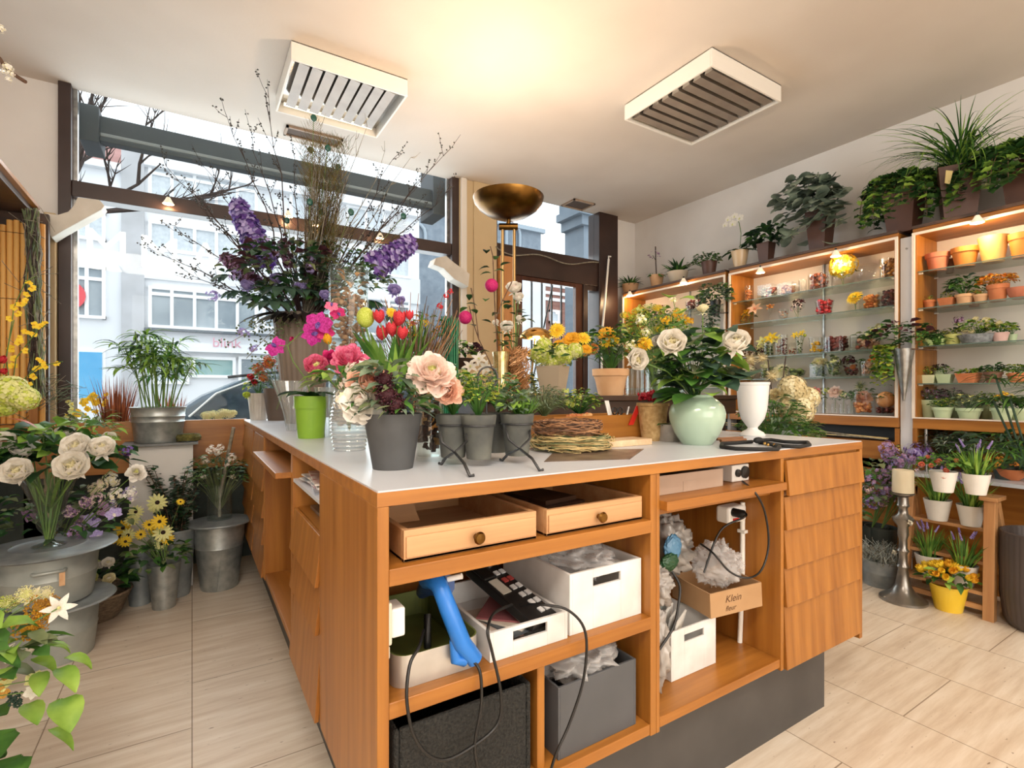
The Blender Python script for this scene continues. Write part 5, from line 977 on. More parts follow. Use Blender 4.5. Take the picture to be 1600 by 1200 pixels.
# white urn
L0 = onC(1176, 681); m = MB(mat('white_ceramic', '#e3e3e1', '#dadad8', rough=.3, scale=3)); m.lathe([(0, 0), (.047, 0), (.049, .005), (.040, .016), (.022, .026), (.018, .034), (.026, .044), (.044, .07), (.054, .11), (.058, .16), (.061, .205), (.064, .207), (.065, .217), (.060, .217), (.056, .16), (.04, .08), (0, .05)], 0, 48); solo('white_urn', m, 'tall white ceramic urn vase near the right end of the counter', 'vase', loc=L0)
# black corded shears
m = MB(mat('black_rubber', '#161616', rough=.7)); h = CH + .006
def loopc(pts, r=.0062): m.tube([PZ(x, y, h) for x, y in pts], r, 0, 8)
loopc([(1175, 690), (1150, 692), (1128, 693), (1127, 698), (1150, 701), (1190, 702), (1215, 702), (1218, 698), (1205, 694), (1186, 691)]); loopc([(1185, 688), (1205, 687), (1225, 690), (1245, 691), (1262, 691), (1265, 695), (1250, 698), (1225, 697), (1200, 693)]); m.sph(PZ(1185, 688, CH + .014), .014, 0, 10, 6, (1.6, 1, .8))
t = thing('hand_shears', 'black handled floral shears lying in front of the white urn', 'shears'); m.build('handles', t); m = MB(BRASSB); [m.sph(PZ(1195 + 5 * i, 693 + (i % 2) * 2, CH + .008), .005, 0, 7, 5) for i in range(4)]; m.build('rivets', t)
m = MB(woodm('brown_pencil', '#7a4a2a', '#9a6a42', 'x')); m.tube([PZ(1120, 686, CH + .006), PZ(1160, 684, CH + .006)], .0055, 0, 8); m.tube([PZ(1126, 689, CH + .006), PZ(1165, 687, CH + .006)], .0055, 0, 8); solo('wooden_tool', m, 'brown wooden tool lying behind the black shears', 'tool')
# ------------------------------------------------------------------ things on and behind the bench
BZ = 1.1105
def onB(px, y=2.05): a, b = rxy(px); return V((y / b * a, y, BZ))
L0 = onB(864, 2.02); t = thing('flower_pot', 'square cream pot of lime hydrangeas on the back bench under the brass lamp', 'flower pot', L0); vessel('square', .063, .145, mat('cream_square_pot', '#b5a48c', '#c4b49d', rough=.5, scale=3), t, rz=.5)
for (x, y, w_) in ((845, 555, 34), (878, 555, 36), (862, 562, 30), (898, 548, 26), (850, 540, 26)): fl(t, 'hydrangea', (LIME, PALEY), x, y, depth(L0) - .03, w_, 1.0)
m = MB(GREEN, DGREEN, GGREEN); bush(m, (0, 0, .19), (.12, .10, .07), 70, .05, .014, (0, 1, 2)); m.build('foliage', t)
for (x, y, w_, c_) in ((870, 516, 26, YEL), (893, 530, 32, GOLD), (872, 538, 20, GOLD), (912, 528, 24, YEL), (916, 545, 20, GOLD), (830, 552, 16, GOLD)): fl(t, 'gerbera', (c_, GOLD), x, y, depth(L0) + .02, w_, .5)
L0 = onB(954, 2.04); t = thing('flower_pot', 'pale terracotta pot of yellow gerberas on the back bench', 'flower pot', L0); vessel('terracotta', .098, .14, TERRAP, t, seg=36)
for (x, y, w_, c_) in ((948, 522, 30, GOLD), (952, 532, 34, YEL), (925, 545, 22, ORANGE), (1008, 536, 26, YEL), (970, 540, 14, WHITE), (915, 550, 14, PEACH)): fl(t, 'gerbera' if w_ > 15 else 'cluster', (c_, GOLD), x, y, depth(L0) - .02, w_, .6)
m = MB(GREEN, DGREEN, LGREEN, GGREEN); bush(m, (0, 0, .24), (.17, .14, .13), 260, .05, .014, (0, 1, 2, 3), stems=0); m.build('foliage', t)
for px, R_, H_, lb in ((992, .05, .15, 'clear glass cylinder on the back bench beside the terracotta pot'), (1024, .055, .16, 'middle clear glass cylinder on the back bench'), (1056, .05, .15, 'clear glass cylinder on the back bench nearest the celadon vase')):
    m = MB(GLASS); m.lathe([(0, 0), (R_, 0), (R_, H_)], 0, 26); m.lathe([(R_ - .003, H_), (R_ - .003, .01), (0, .01)], 0, 26); solo('glass_vase', m, lb, 'vase', loc=onB(px, 2.06))
L0 = onB(1024, 2.06) + V((0, 0, .011)); t = thing('wild_bouquet', 'loose bouquet of yellow green umbels standing in the middle glass cylinder', 'bouquet', L0); D = depth(L0); m = MB(LGREEN, YGREEN, GREEN, STEM); bush(m, (0, 0, .33), (.24, .16, .18), 800, .032, .009, (0, 1, 2), stems=3, src=(0, 0, 0)); m.build('foliage', t)
for i in range(26): fl(t, R.choice(('umbel', 'cluster')), R.choice(((PALEY, LIME), (YEL, LIME), (PALEY, WHITE))), U(965, 1085), U(478, 548), D + U(-.08, .08), U(12, 22), 1)
# gold vases and camellias at the left end of the bench
GOLDG = mat('gold_mercury_glass', '#b08a48', '#ecd9a4', rough=.18, metal=.85, scale=30)
for px, y_, R_, H_, lb in ((783, 2.0, .035, .20, 'slim gold mercury glass vase at the left end of the bench'), (799, 2.05, .035, .16, 'lower gold vase beside the slim gold vase')):
    m = MB(GOLDG); m.lathe([(0, 0), (R_, 0), (R_ * .85, H_ * .5), (R_ * 1.1, H_), (R_ * 1.0, H_), (R_ * .7, H_ * .5), (0, .01)], 0, 36, flute=.06, nf=12); solo('gold_vase', m, lb, 'vase', loc=onB(px, y_))
m = MB(mat('copper_curl', '#b07a48', '#d9a878', rough=.4, metal=.4, scale=20))
for i in range(50):
    a = U(0, 6.28); P = [(.02 * cos(a), .02 * sin(a), .01)]
    for j in range(1, 9): P.append((U(.01, .06) * cos(a + j * .8), U(.01, .05) * sin(a + j * .8), .01 + j * .026 + U(-.01, .01)))
    m.tube(P, .0018, 0, 4, cap=False)
solo('curly_twigs', m, 'knot of coppery curly twigs right of the gold vases', 'twigs', loc=onB(812, 1.98))
L0 = onB(783, 2.0) + V((0, 0, .02)); D = depth(L0); t = thing('camellia_branches', 'tall camellia branches with two round pink buds in the slim gold vase', 'branches', L0); st = MB(TWIG); 
for pts in ([(783, 610), (778, 560), (774, 500), (772, 450), (770, 400), (766, 385)], [(783, 610), (765, 565), (748, 530), (738, 500), (733, 478)], [(774, 500), (785, 470), (800, 440)], [(748, 530), (742, 480), (736, 450)]): st.tube([PD(x, y, D) - t.location for x, y in pts], .0026, 0, 5)
st.build('branches', t)
for (x, y, w_, k, c_) in ((768, 446, 21, 'ball', HOT), (727, 496, 21, 'ball', HOT)): put(t, bloom('ball', HOT), PD(x, y, D - .01), w_ / 2 * D / 800, (0, 0, 1), 'pink_bud')
m = MB(GREEN, OLIVE, DGREEN)
for (x, y) in ((760, 396), (775, 400), (765, 418), (782, 415), (750, 430), (772, 424), (746, 478), (752, 500), (760, 470), (780, 490), (735, 460), (730, 480), (790, 470), (785, 510), (770, 520), (745, 490), (742, 510), (778, 540), (765, 550)):
    m.blade(PD(x, y, D) - t.location, U(0, 6.28), U(-.2, .8), U(-.8, .3), .055, .017, R.choice((0, 1, 2)), nL=4, cup=.3)
m.build('leaves', t)
L0 = onB(799, 2.05) + V((0, 0, .015)); D = depth(L0); t = thing('white_roses', 'white roses on leafy stems in front of the floor lamp poles', 'bouquet', L0); st = MB(STEM); m = MB(GREEN, OLIVE, DGREEN)
for (x, y, w_) in ((803, 452, 34), (792, 512, 30), (812, 500, 20), (810, 466, 24), (775, 505, 16)): fl(t, 'rose', (WHITE, BLUSH), x, y, D, w_, .5, stemto=L0, stems=st)
for (x, y) in ((798, 475), (790, 485), (806, 490), (800, 530), (790, 540), (812, 525), (818, 500), (808, 550), (795, 560), (785, 530)):
    for _ in range(3): m.blade(PD(x + U(-4, 4), y + U(-4, 4), D) - t.location, U(0, 6.28), U(-.2, .8), U(-.8, .3), .05, .014, R.choice((0, 1, 2)), nL=4, cup=.3)
m.build('leaves', t); st.build('stems', t)
# desk lamp with brass shade
L0 = onB(836, 2.16); D = depth(L0); t = thing('desk_lamp', 'small brass desk lamp with glowing dome shade over the square pot', 'lamp', L0); sh = PD(838, 528, D); s0 = sh - L0
m = MB(BRASSB); m.lathe([(0, 0), (.05, 0), (.048, .012), (.008, .018)], 0, 28); m.tube([(0, 0, .01), (-.02, .0, .12), (s0.x, s0.y, s0.z + .055)], .005, 0, 8); m.build('stand', t)
m = MB(BRASSB); m.lathe([(.086, 0), (.084, .012), (.066, .034), (.036, .050), (.0, .056)], 0, 36, c=tuple(s0)); m.build('lamp_shade', t)
m = MB(mat('warm_bulb', '#ffd9a0', emit=14)); m.sph(tuple(s0 + V((0, 0, .012))), .018, 0, 12, 8); m.build('bulb', t)
light('desk_lamp_light', 'POINT', sh + V((0, 0, -.02)), 2.2, (1, .78, .5), radius=.03)
# plant stand with dark bowl behind
L0 = V((1.16, 2.42, 0)); t = thing('plant_stand', 'pale wooden plant stand carrying a dark bowl behind the green sticks', 'stand', L0); m = MB(PALEWOOD)
for x, y in ((-.11, -.1), (.11, -.1), (-.11, .1), (.11, .1)): m.box((x - .015, y - .015, 0), (x + .015, y + .015, 1.22))
m.box((-.13, -.12, 1.22), (.13, .12, 1.24)); m.build('frame', t, bevel=.002)
L0 = V((1.16, 2.42, 1.2405)); t = thing('flower_bowl', 'dark shallow bowl of white blossoms and red leaves on the pale wooden stand', 'bowl', L0); vessel('bowl', .12, .06, mat('dark_bowl', '#271a15', '#3a2820', rough=.6, scale=8), t, name='bowl'); m = MB(GREEN, LGREEN, PURPLEL); bush(m, (0, 0, .10), (.11, .09, .06), 120, .04, .013, (0, 1, 0)); bush(m, (.09, 0, .10), (.05, .06, .05), 40, .045, .016, (2,)); m.build('foliage', t)
for (x, y) in ((720, 542), (728, 546), (735, 538), (715, 536)): fl(t, 'cluster', (WHITE, WHITE), x, y, depth(L0) - .1, 9, .6)
# dried hydrangea arrangement behind the right counter end
L0 = V((2.66, 1.58, 0)); t = thing('tall_vase', 'tall zinc floor vase behind the right end of the counter', 'vase', L0); vessel('slim', .12, .93, ZINCD, t, 'body'); L0 = L0 + V((0, 0, .20)); D = depth(L0)
t = thing('dried_hydrangea_bouquet', 'cream dried hydrangeas with green ferns right of the white urn', 'bouquet', L0)
for (x, y, w_, k) in ((1238, 608, 44, 'hydrangea'), (1246, 640, 50, 'hydrangea'), (1262, 622, 36, 'hydrangea'), (1212, 617, 24, 'peony'), (1228, 636, 30, 'hydrangea'), (1206, 588, 26, 'thistle'), (1190, 560, 22, 'thistle'), (1172, 562, 24, 'thistle')): fl(t, k, (Pm('dry_cream', '#c4b283', '#dfd2a6'), CREAM), x, y, D - .05, w_, .4)
m = MB(GREEN, LGREEN, GGREEN, OLIVE); bush(m, (-.12, -.05, .76), (.16, .16, .16), 420, .05, .008, (0, 2, 0), shape='long', stems=0); bush(m, (.08, 0, .70), (.22, .18, .10), 260, .05, .010, (1, 3, 0), stems=0); m.build('foliage', t)
m = MB(DTWIG)
for (x, y) in ((1228, 556), (1200, 562), (1222, 590)): m.tube([V((0, 0, .7)), PD(x, y, D) - t.location], .003, 0, 4)
m.build('twigs', t)
# ------------------------------------------------------------------ ceiling fixtures, floor lamp, spots
LW = mat('lamp_white_enamel', '#e8e4dc', rough=.45); MIR = mat('mirror_aluminium', '#c9c6c2', '#b5b0aa', rough=.16, metal=.85, scale=6); LOUV = mat('louvre_matt', '#8f857d', '#9d938b', rough=.4, metal=.45, scale=8)
def fixture(x0, x1, y0, y1, label, axis):
    t = thing('ceiling_light', label, 'ceiling light', ((x0 + x1) / 2, (y0 + y1) / 2, 2.85)); cx, cy = t.location.x, t.location.y; a, b = (x1 - x0) / 2, (y1 - y0) / 2
    m = MB(LW); q = .012
    for A, B_ in (((-a, -b, 0), (a, -b + q, .1)), ((-a, b - q, 0), (a, b, .1)), ((-a, -b + q, 0), (-a + q, b - q, .1)), ((a - q, -b + q, 0), (a, b - q, .1))): m.box(A, B_)
    m.box((-a, -b, .092), (a, b, .1)); m.build('housing', t, bevel=.002)
    m = MB(MIR); m.box((-a + q, -b + q, .06), (a - q, b - q, .065)); m.build('reflector', t)
    n = 8; m = MB(LOUV)
    for i in range(n):
        if axis == 'x': x = -a + .07 + (2 * a - .16) * i / (n - 1); m.prism([(x - .026, -b + .03, .012), (x + .012, -b + .03, .055), (x + .016, -b + .03, .055), (x + .026, -b + .03, .006)], (0, 2 * b - .12, 0))
        else: y = -b + .06 + (2 * b - .12) * i / (n - 1); m.prism([(-a + .05, y - .026, .010), (-a + .05, y - .01, .055), (-a + .05, y + .01, .055), (-a + .05, y + .026, .010)], (2 * a - .08, 0, 0))
    m.build('louvre', t)
    m = MB(mat('dim_tube', '#fff3da', emit=1.3))
    if axis == 'x': m.tube([(-a + .04, b - .05, .035), (a - .05, b - .05, .035)], .011, 0, 8)
    else: m.tube([(-a + .03, -b + .05, .04), (-a + .03, b - .2, .04)], .009, 0, 8)
    m.build('tube', t)
fixture(.435, 1.065, 2.85, 3.435, 'square white louvred ceiling light near the shop window', 'x')
fixture(2.325, 2.965, 1.73, 2.375, 'square white louvred ceiling light nearer the right wall', 'y')
VM = mat('vent_beige', '#a58f7c', rough=.6); VD = mat('vent_dark', '#5a4a40', rough=.8)
for (a, b, lb) in (((457, 203), (522, 222), 'small slotted vent in the ceiling behind the left ceiling light'), ((884, 314), (922, 324), 'small square vent in the ceiling above the shop door')):
    p, q = PZ(*a, 2.95), PZ(*b, 2.95); t = thing('ceiling_vent', lb, 'vent', ((p.x + q.x) / 2, (p.y + q.y) / 2, 2.935)); w_, h_ = (.19, .07) if a[0] < 600 else (.13, .10)
    m = MB(VM); m.box((-w_, -h_, 0), (w_, -h_ + .015, .0145)); m.box((-w_, h_ - .015, 0), (w_, h_, .0145)); m.box((-w_, -h_, 0), (-w_ + .015, h_, .0145)); m.box((w_ - .015, -h_, 0), (w_, h_, .0145)); m.build('frame', t)
    m = MB(VD); m.box((-w_ + .015, -h_ + .015, .010), (w_ - .015, h_ - .015, .0145)); m.build('grille', t)
# torchiere
L0 = V((1.415, 2.30, 0)); t = thing('floor_lamp', 'tall floor lamp with twin brass poles and a dark brass uplight bowl', 'floor lamp', L0)
m = MB(BRASS); m.lathe([(0, 0), (.15, 0), (.15, .012), (.12, .025), (0, .03)], 0, 36); m.build('base', t)
for s_ in (-1, 1): m = MB(mat('satin_brass', '#8f7248', '#a98a5c', rough=.28, metal=.95, scale=4)); m.tube([(s_ * .031 * _c, -s_ * .031 * _s, .028), (s_ * .031 * _c, -s_ * .031 * _s, 2.0)], .0085, 0, 12); m.build('pole', t)
m = MB(BRASS); d_ = V((_c, -_s, 0)); m.tube([d_ * -.05 + V((0, 0, 2.0)), d_ * .05 + V((0, 0, 2.0))], .018, 0, 14); m.tube([(0, 0, 2.0), (0, 0, 2.04)], .012, 0, 10); m.build('crossbar', t)
m = MB(BRASS); m.lathe([(0, 0), (.05, .006), (.11, .029), (.155, .06), (.18, .092), (.187, .118), (.182, .118), (.172, .092), (.145, .064), (.1, .038), (0, .018)], 0, 48, c=(0, 0, 2.035)); m.build('bowl', t)
m = MB(mat('halogen', '#ffdca8', emit=30)); m.tube([(-.04, 0, 2.12), (.04, 0, 2.12)], .008, 0, 8); m.build('bulb', t)
light('floor_lamp_uplight', 'SPOT', (1.415, 2.30, 2.14), 46, (1, .73, .50), target=(1.415, 2.30, 3), spot=168, radius=.12)
def clip_spot(p, label, e=3.0, aim=(0, 0, -1)):
    t = thing('clip_spotlight', label, 'spotlight', p); m = MB(mat('spot_cream', '#e9d9bf', emit=.5)); m.lathe([(.010, .03), (.014, .022), (.032, -.012), (.030, -.012), (.012, .02)], 0, 18); m.build('lamp_shade', t)
    m = MB(BLACK); m.tube([(0, 0, .028), (0, 0, .045)], .007, 0, 8); m.build('clip', t); m = MB(mat('spot_bulb', '#ffc98a', emit=22)); m.sph((0, 0, -.002), .014, 0, 10, 6); m.build('bulb', t)
    light('spot_light', 'POINT', V(p) + V((0, 0, -.03)), e * 2.4, (1, .66, .36), radius=.02)
for px, py, lb in ((263, 316, 'lit clip spotlight on the window bar above the palm'), (450, 336, 'clip spotlight on the window bar behind the purple spikes'), (494, 350, 'clip spotlight on the window bar among the bare sticks'), (594, 370, 'lit clip spotlight on the right part of the window bar')): clip_spot(PY(px, py, 3.90), lb, .7)
# ------------------------------------------------------------------ wall cabinets on the right wall
XS = 3.75; LINER = mat('cabinet_back_white', '#dcd6cf', '#d2cbc4', rough=.6, scale=2); CREAMT = mat('cream_trim', '#e2d6c8', rough=.4); DTOP = mat('cabinet_top_dark', '#3a2a22', '#4d3a30', rough=.5, scale=8)
def cabinet(y0, y1, shelves, label, base=.967, lowback=True, dividers=1):
    t = thing('wall_cabinet', label, 'cabinet'); m = MB(TEAKY, TEAK); m.box((XS, y0, base), (XR - .002, y0 + .022, 2.09), 1); m.box((XS, y1 - .022, base), (XR - .002, y1, 2.09), 1); m.box((XS, y0, 2.09), (XR - .002, y1, 2.125), 0); m.box((XS, y0, base - .062), (XR - .002, y1, base), 0); m.build('carcass', t, bevel=.002)
    m = MB(DTOP); m.box((XS - .012, y0, 2.125), (XR - .002, y1, 2.142)); m.build('top_board', t)
    m = MB(LINER); m.box((XR - .02, y0 + .022, base), (XR - .003, y1 - .022, 2.09)); m.build('back_panel', t)
    m = MB(CREAMT); m.box((XS - .012, y0, 2.085), (XS, y1, 2.10)); m.box((XS - .012, y0, base), (XS, y0 + .014, 2.085)); m.box((XS - .012, y1 - .014, base), (XS, y1, 2.085)); m.box((XS - .008, y0 + .014, base), (XS, y1 - .014, base + .008)); m.build('trim', t)
    for i in range(1, dividers + 1): yy = y0 + (y1 - y0) * i / (dividers + 1); m = MB(STEEL); m.box((XR - .03, yy - .006, base), (XR - .02, yy + .006, 2.09)); m.build('shelf_upright', t)
    for z in shelves:
        m = MB(GLASSE, GEDGE); m.box((XS + .006, y0 + .024, z - .006), (XR - .022, y1 - .024, z), 0); m.box((XS + .004, y0 + .024, z - .006), (XS + .006, y1 - .024, z), 1); g_ = m.build('glass_shelf', t)
        m = MB(WHITEP); [m.tube([(x, yy, z - .011), (x, yy + (.02 if yy < (y0 + y1) / 2 else -.02), z - .011)], .005, 0, 6) for x in (XS + .03, XR - .06) for yy in (y0 + .022, y1 - .022)]; m.build('shelf_support', g_)
    return t
ML = (1.860, 1.676, 1.405, 1.230); cabinet(2.66, 3.85, (1.86, 1.62, 1.36, 1.16), 'far wall cabinet beside the shop door'); cabinet(1.437, 2.625, ML, 'middle wall cabinet with glass shelves of filled glass vases'); RL = (1.862, 1.638, 1.407, 1.180); cabinet(.02, 1.362, RL, 'right wall cabinet with glass shelves of small potted plants')
m = MB(mat('pillar_white', '#d3d3d6', '#c8c9cc', rough=.5, scale=2), STEEL); m.box((3.77, 1.366, 0), (XR - .002, 1.433, 2.09), 0); m.tube([(3.77, 1.40, 2.02), (3.764, 1.40, 2.02)], .006, 1, 8); struct('trim_6', m)
m = MB(mat('pillar_grey', '#8d8a88', rough=.4)); m.box((3.77, 2.628, .3), (XR - .002, 2.657, 2.085)); struct('trim_7', m)
# lower cabinets below
t = thing('low_cabinet', 'teak base cabinet with black slots under the middle glass shelves', 'cabinet'); m = MB(TEAKY); m.box((XS + .01, 1.437, .0), (XR - .002, 1.46, .90)); m.box((XS + .01, 3.82, 0), (XR - .002, 3.85, .90))
for z0, z1 in ((.695, .812), (.28, .632)): m.box((XS + .004, 1.46, z0), (XS + .024, 3.82, z1))
m.box((XS + .03, 1.46, .05), (XR - .002, 3.82, .695)); m.box((XS + .2, 1.46, .695), (XR - .002, 3.82, .90)); m.build('carcass', t)
m = MB(BLACK); m.box((XS + .1, 1.46, .813), (XS + .12, 3.82, .90)); m.box((XS + .03, 1.46, .633), (XS + .035, 3.82, .694)); m.build('dark_recess', t)
m = MB(STRAW, GTWIG)
for i in range(9): y = U(1.5, 1.9); m.tube([(XS + U(.0, .06), 1.50 + U(0, .1), .822 + U(0, .01)), (XS + U(.0, .06), 2.0 + U(-.1, .1), .83 + U(0, .03)), (XS + U(.02, .06), 2.6 + U(-.2, .2), .85 + U(0, .03))], .004, i % 2, 5)
solo('dried_stalks', m, 'long dry stalks lying in the black slot under the middle cabinet', 'stalks')
t = thing('low_cabinet', 'open teak base with a white shelf under the right glass shelves', 'cabinet'); m = MB(TEAK, TEAKY); m.box((XS + .0, 1.34, 0), (XR - .002, 1.362, .905)); m.box((XS + .0, .02, 0), (XR - .002, .042, .905)); m.box((XR - .03, .042, 0), (XR - .004, 1.34, .905), 1); m.box((XS + .02, .042, 0), (XR - .03, 1.34, .12), 1); m.build('carcass', t)
m = MB(LAMINATE); m.box((XS - .12, .05, .628), (XR - .03, 1.33, .648)); m.build('white_shelf', t); m = MB(STEEL); m.tube([(XS + .02, 1.30, .648), (XS + .02, 1.30, .905)], .008, 0, 8); m.build('shelf_leg', t)
for px, py, lb, e in ((984, 460, 'lit clip spotlight at the far end of the far wall cabinet', 2.2), (1068, 440, 'clip spotlight on the top edge of the far wall cabinet', 1.2), (1188, 424, 'clip spotlight on the top edge of the middle cabinet, left one', 1.8), (1306, 398, 'clip spotlight on the top edge of the middle cabinet, right one', 2.0), (1527, 345, 'bright clip spotlight on the top edge of the right cabinet', 3.2)): clip_spot(PX(px, py, XS - .045), lb, e)

# ------------------------------------------------------------------ shelf contents
def sh(px, z, x=3.88): a, b = rxy(px); return V((x, x / a * b, z + .0012))
def scl(px, x=3.88): return (x / rxy(px)[0]) / 800
NUTS = {'brown': (mat('nuts_brown', '#7d3a22', '#a3583a', rough=.6, scale=30), mat('nuts_dark', '#4a2318', rough=.6)), 'orange': (mat('nuts_orange', '#d98638', '#eda95e', rough=.6, scale=30), mat('nuts_or2', '#b8622a', rough=.6)), 'red': (mat('red_fruit', '#b81f2b', '#d9434a', rough=.4, scale=20), mat('red_f2', '#8c141f', rough=.4)),
        'yellow': (mat('lemon', '#e8b516', '#f3cf45', rough=.4, scale=20), mat('lemon2', '#d9a012', rough=.4)), 'dark': (mat('maroon_pods', '#5a1c1c', '#7d2f2b', rough=.7, scale=30), mat('mar2', '#341010', rough=.7)), 'gold': (mat('gold_beans', '#a8742a', '#c99a4a', rough=.5, scale=30), mat('gb2', '#6e4416', rough=.5)),
        'grey': (mat('grey_pebble', '#6d7476', '#a3a8a6', rough=.6, scale=30), mat('gr2', '#8d4038', rough=.6)), 'green': (mat('green_balls', '#5a6a3a', '#86955a', rough=.8, scale=30), mat('gn2', '#3a4a28', rough=.8)), 'mix': (mat('mixed_petals', '#c98a6a', '#e3c3a8', rough=.8, scale=30), mat('mx2', '#8a4a3a', rough=.8)), 'peach': (mat('peach_slices', '#d98a4e', '#eeb07a', rough=.6, scale=30), mat('pc2', '#b35f30', rough=.6))}
SN = [0]
def glassitem(px, z, wpx, hpx, shape, fill, label, flowers=None, n=60, fh=.8, cat='vase', x=3.88, grp=None, fname='dried_filling', name='glass_vase'):
    L = sh(px, z, x); s_ = scl(px, x); Rr = wpx / 2 * s_; H = hpx * s_; m = MB(GLASSB)
    if shape == 'cube': m.box((-Rr * .9, -Rr * .9, 0), (Rr * .9, Rr * .9, .004)); [m.box(a, b) for a, b in (((-Rr * .9, -Rr * .9, .004), (Rr * .9, -Rr * .9 + .003, H)), ((-Rr * .9, Rr * .9 - .003, .004), (Rr * .9, Rr * .9, H)), ((-Rr * .9, -Rr * .9 + .003, .004), (-Rr * .9 + .003, Rr * .9 - .003, H)), ((Rr * .9 - .003, -Rr * .9 + .003, .004), (Rr * .9, Rr * .9 - .003, H)))]
    else: m.lathe(pot_prof(shape, Rr, H, .002) if shape in ('cyl', 'taper', 'slim') else pot_prof(shape, Rr, H), 0, 24)
    t = thing(name, label, cat, L, group=grp); m.build('glass', t)
    if fill:
        a, b = NUTS[fill]; f = MB(a, b); rr = Rr * .72; sz = max(.006, min(.016, Rr * .22))
        for i in range(n):
            an = U(0, 6.28); q = rr * math.sqrt(R.random()); zz = U(.006 + sz, max(.02, H * fh)); k_ = 1.0
            if shape in ('martini', 'goblet'): zz = H * U(.75, 1.0); 
            if shape == 'fishbowl': zz = H * U(.08, .5)
            f.sph((q * cos(an) * k_, q * sin(an) * k_, zz), sz * U(.7, 1.15), 0 if R.random() < .7 else 1, 6, 4, (1, 1, .8))
        o = f.build(fname, t); o['kind'] = 'stuff'
    if flowers:
        for (k, cs, dx, dz, w_) in flowers: put(t, bloom(k, *cs), L + V((0, -dx * s_ * 1.05, dz * s_)), w_ / 2 * s_, (-1, U(-.3, .3), .7))
        st = MB(STEM, GREEN, OLIVE)
        for (k, cs, dx, dz, w_) in flowers: st.tube([(0, 0, .01), (0, -dx * s_ * .6, dz * s_ * .6), (0, -dx * s_, dz * s_)], .0016, 0, 4)
        bush(st, (0, 0, H * .95), (Rr * .9, Rr * .9, Rr * .5), 16, Rr * .6, Rr * .16, (1, 2)); st.build('stems', t)
    return t
A1, A2, A3, A4, A5 = 1.860, 1.676, 1.405, 1.230, .975
gi = glassitem
gi(1170, A1, 13, 26, 'cyl', 'orange', 'slim cylinder of orange beads at the left end of the top shelf, middle cabinet')
gi(1201, A1, 26, 22, 'cube', 'grey', 'square glass of grey and red pebbles on the top shelf, middle cabinet', n=90)
gi(1232, A1, 26, 20, 'cube', 'mix', 'square glass of mixed petals on the top shelf, middle cabinet')
gi(1254, A1, 12, 22, 'cyl', None, 'narrow empty glass beside the mixed petals on the top shelf'); 
gi(1279, A1, 30, 26, 'cyl', 'brown', 'glass of brown pods with pale card on the top shelf, middle cabinet', fh=1.0); gi(1295, A1, 12, 26, 'cyl', None, 'tall empty tumbler right of the brown pods, top shelf')
gi(1318, A1, 32, 26, 'fishbowl', None, 'glass bowl holding a yellow hydrangea under the cabinet spotlight', flowers=(('hydrangea', (YEL, PALEY), 0, 34, 40), ('hydrangea', (YEL, LIME), -8, 30, 24)))
gi(1357, A1, 34, 30, 'fishbowl', None, 'empty round glass bowl on the top shelf, middle cabinet'); gi(1388, A1, 24, 34, 'cyl', 'gold', 'glass of golden brown beans at the right end of the top shelf, middle cabinet', fh=.95, n=90)
gi(1170, A2, 22, 16, 'goblet', None, 'low goblet with yellow and peach lilies at the left of the second shelf', flowers=(('lily', (GOLD, YEL), -4, 20, 22), ('lily', (PEACH, SALMON), 9, 25, 22), ('cluster', (AMBER, OLIVE), -10, 8, 12)))
gi(1203, A2, 14, 28, 'martini', 'orange', 'stemmed glass with orange filling on the second shelf, middle cabinet', n=14)
gi(1224, A2, 16, 18, 'bowl', 'mix', 'small curved glass with pale shell on the second shelf, middle cabinet', n=10); gi(1247, A2, 18, 22, 'goblet', None, 'stemmed glass of brown and white dried flowers on the second shelf', flowers=(('cluster', (BURG, BLUSH), 0, 22, 22), ('cluster', (BLUSH, MAUVE), -7, 17, 12)))
gi(1288, A2, 27, 24, 'taper', 'red', 'glass of bright red fruit in the middle of the second shelf', fh=1.0, n=70); gi(1337, A2, 18, 24, 'martini', None, 'conical white glass with a yellow flower on the second shelf', flowers=(('gerbera', (YEL, PALEY), -2, 24, 24), ('cluster', (ORANGE, GOLD), 0, 18, 12)))
gi(1361, A2, 27, 21, 'cube', 'orange', 'square glass of orange dried pods on the second shelf, middle cabinet', fh=1.1, n=80); gi(1388, A2, 24, 26, 'cube', 'dark', 'square glass of dark brown pods at the right end of the second shelf', fh=1.1, n=80)
gi(1176, A3, 34, 12, 'bowl', None, 'low dish of dark shells and blossoms at the left end of the third shelf', flowers=(('cluster', (BURG, BLUSH), -5, 10, 24), ('cluster', (PURPLEL, CREAM), 10, 8, 18)))
gi(1201, A3, 17, 22, 'cyl', 'green', 'tumbler of pale yellow flowers on the third shelf, middle cabinet', flowers=(('lily', (PALEY, YEL), -10, 26, 20), ('lily', (YEL, PALEY), 3, 30, 22), ('lily', (PALEY, PEACH), 11, 27, 18), ('lily', (PALEY, YEL), -13, 16, 14)))
gi(1216, A3, 10, 20, 'cyl', 'brown', 'narrow glass of reddish spice beside the pale yellow flowers', n=24); gi(1225, A3, 11, 33, 'cyl', 'dark', 'tall narrow glass of dark berries on the third shelf', fh=.85, n=60); gi(1238, A3, 12, 20, 'fishbowl', 'brown', 'small glass of brown fruit under the daffodils, third shelf', n=16)
gi(1249, A3, 12, 30, 'slim', 'green', 'slender glass of daffodil stems on the third shelf', flowers=(('lily', (YEL, PALEY), -6, 32, 13), ('lily', (YEL, PALEY), 3, 34, 13), ('bud', (LIME,), 8, 30, 9)), n=20)
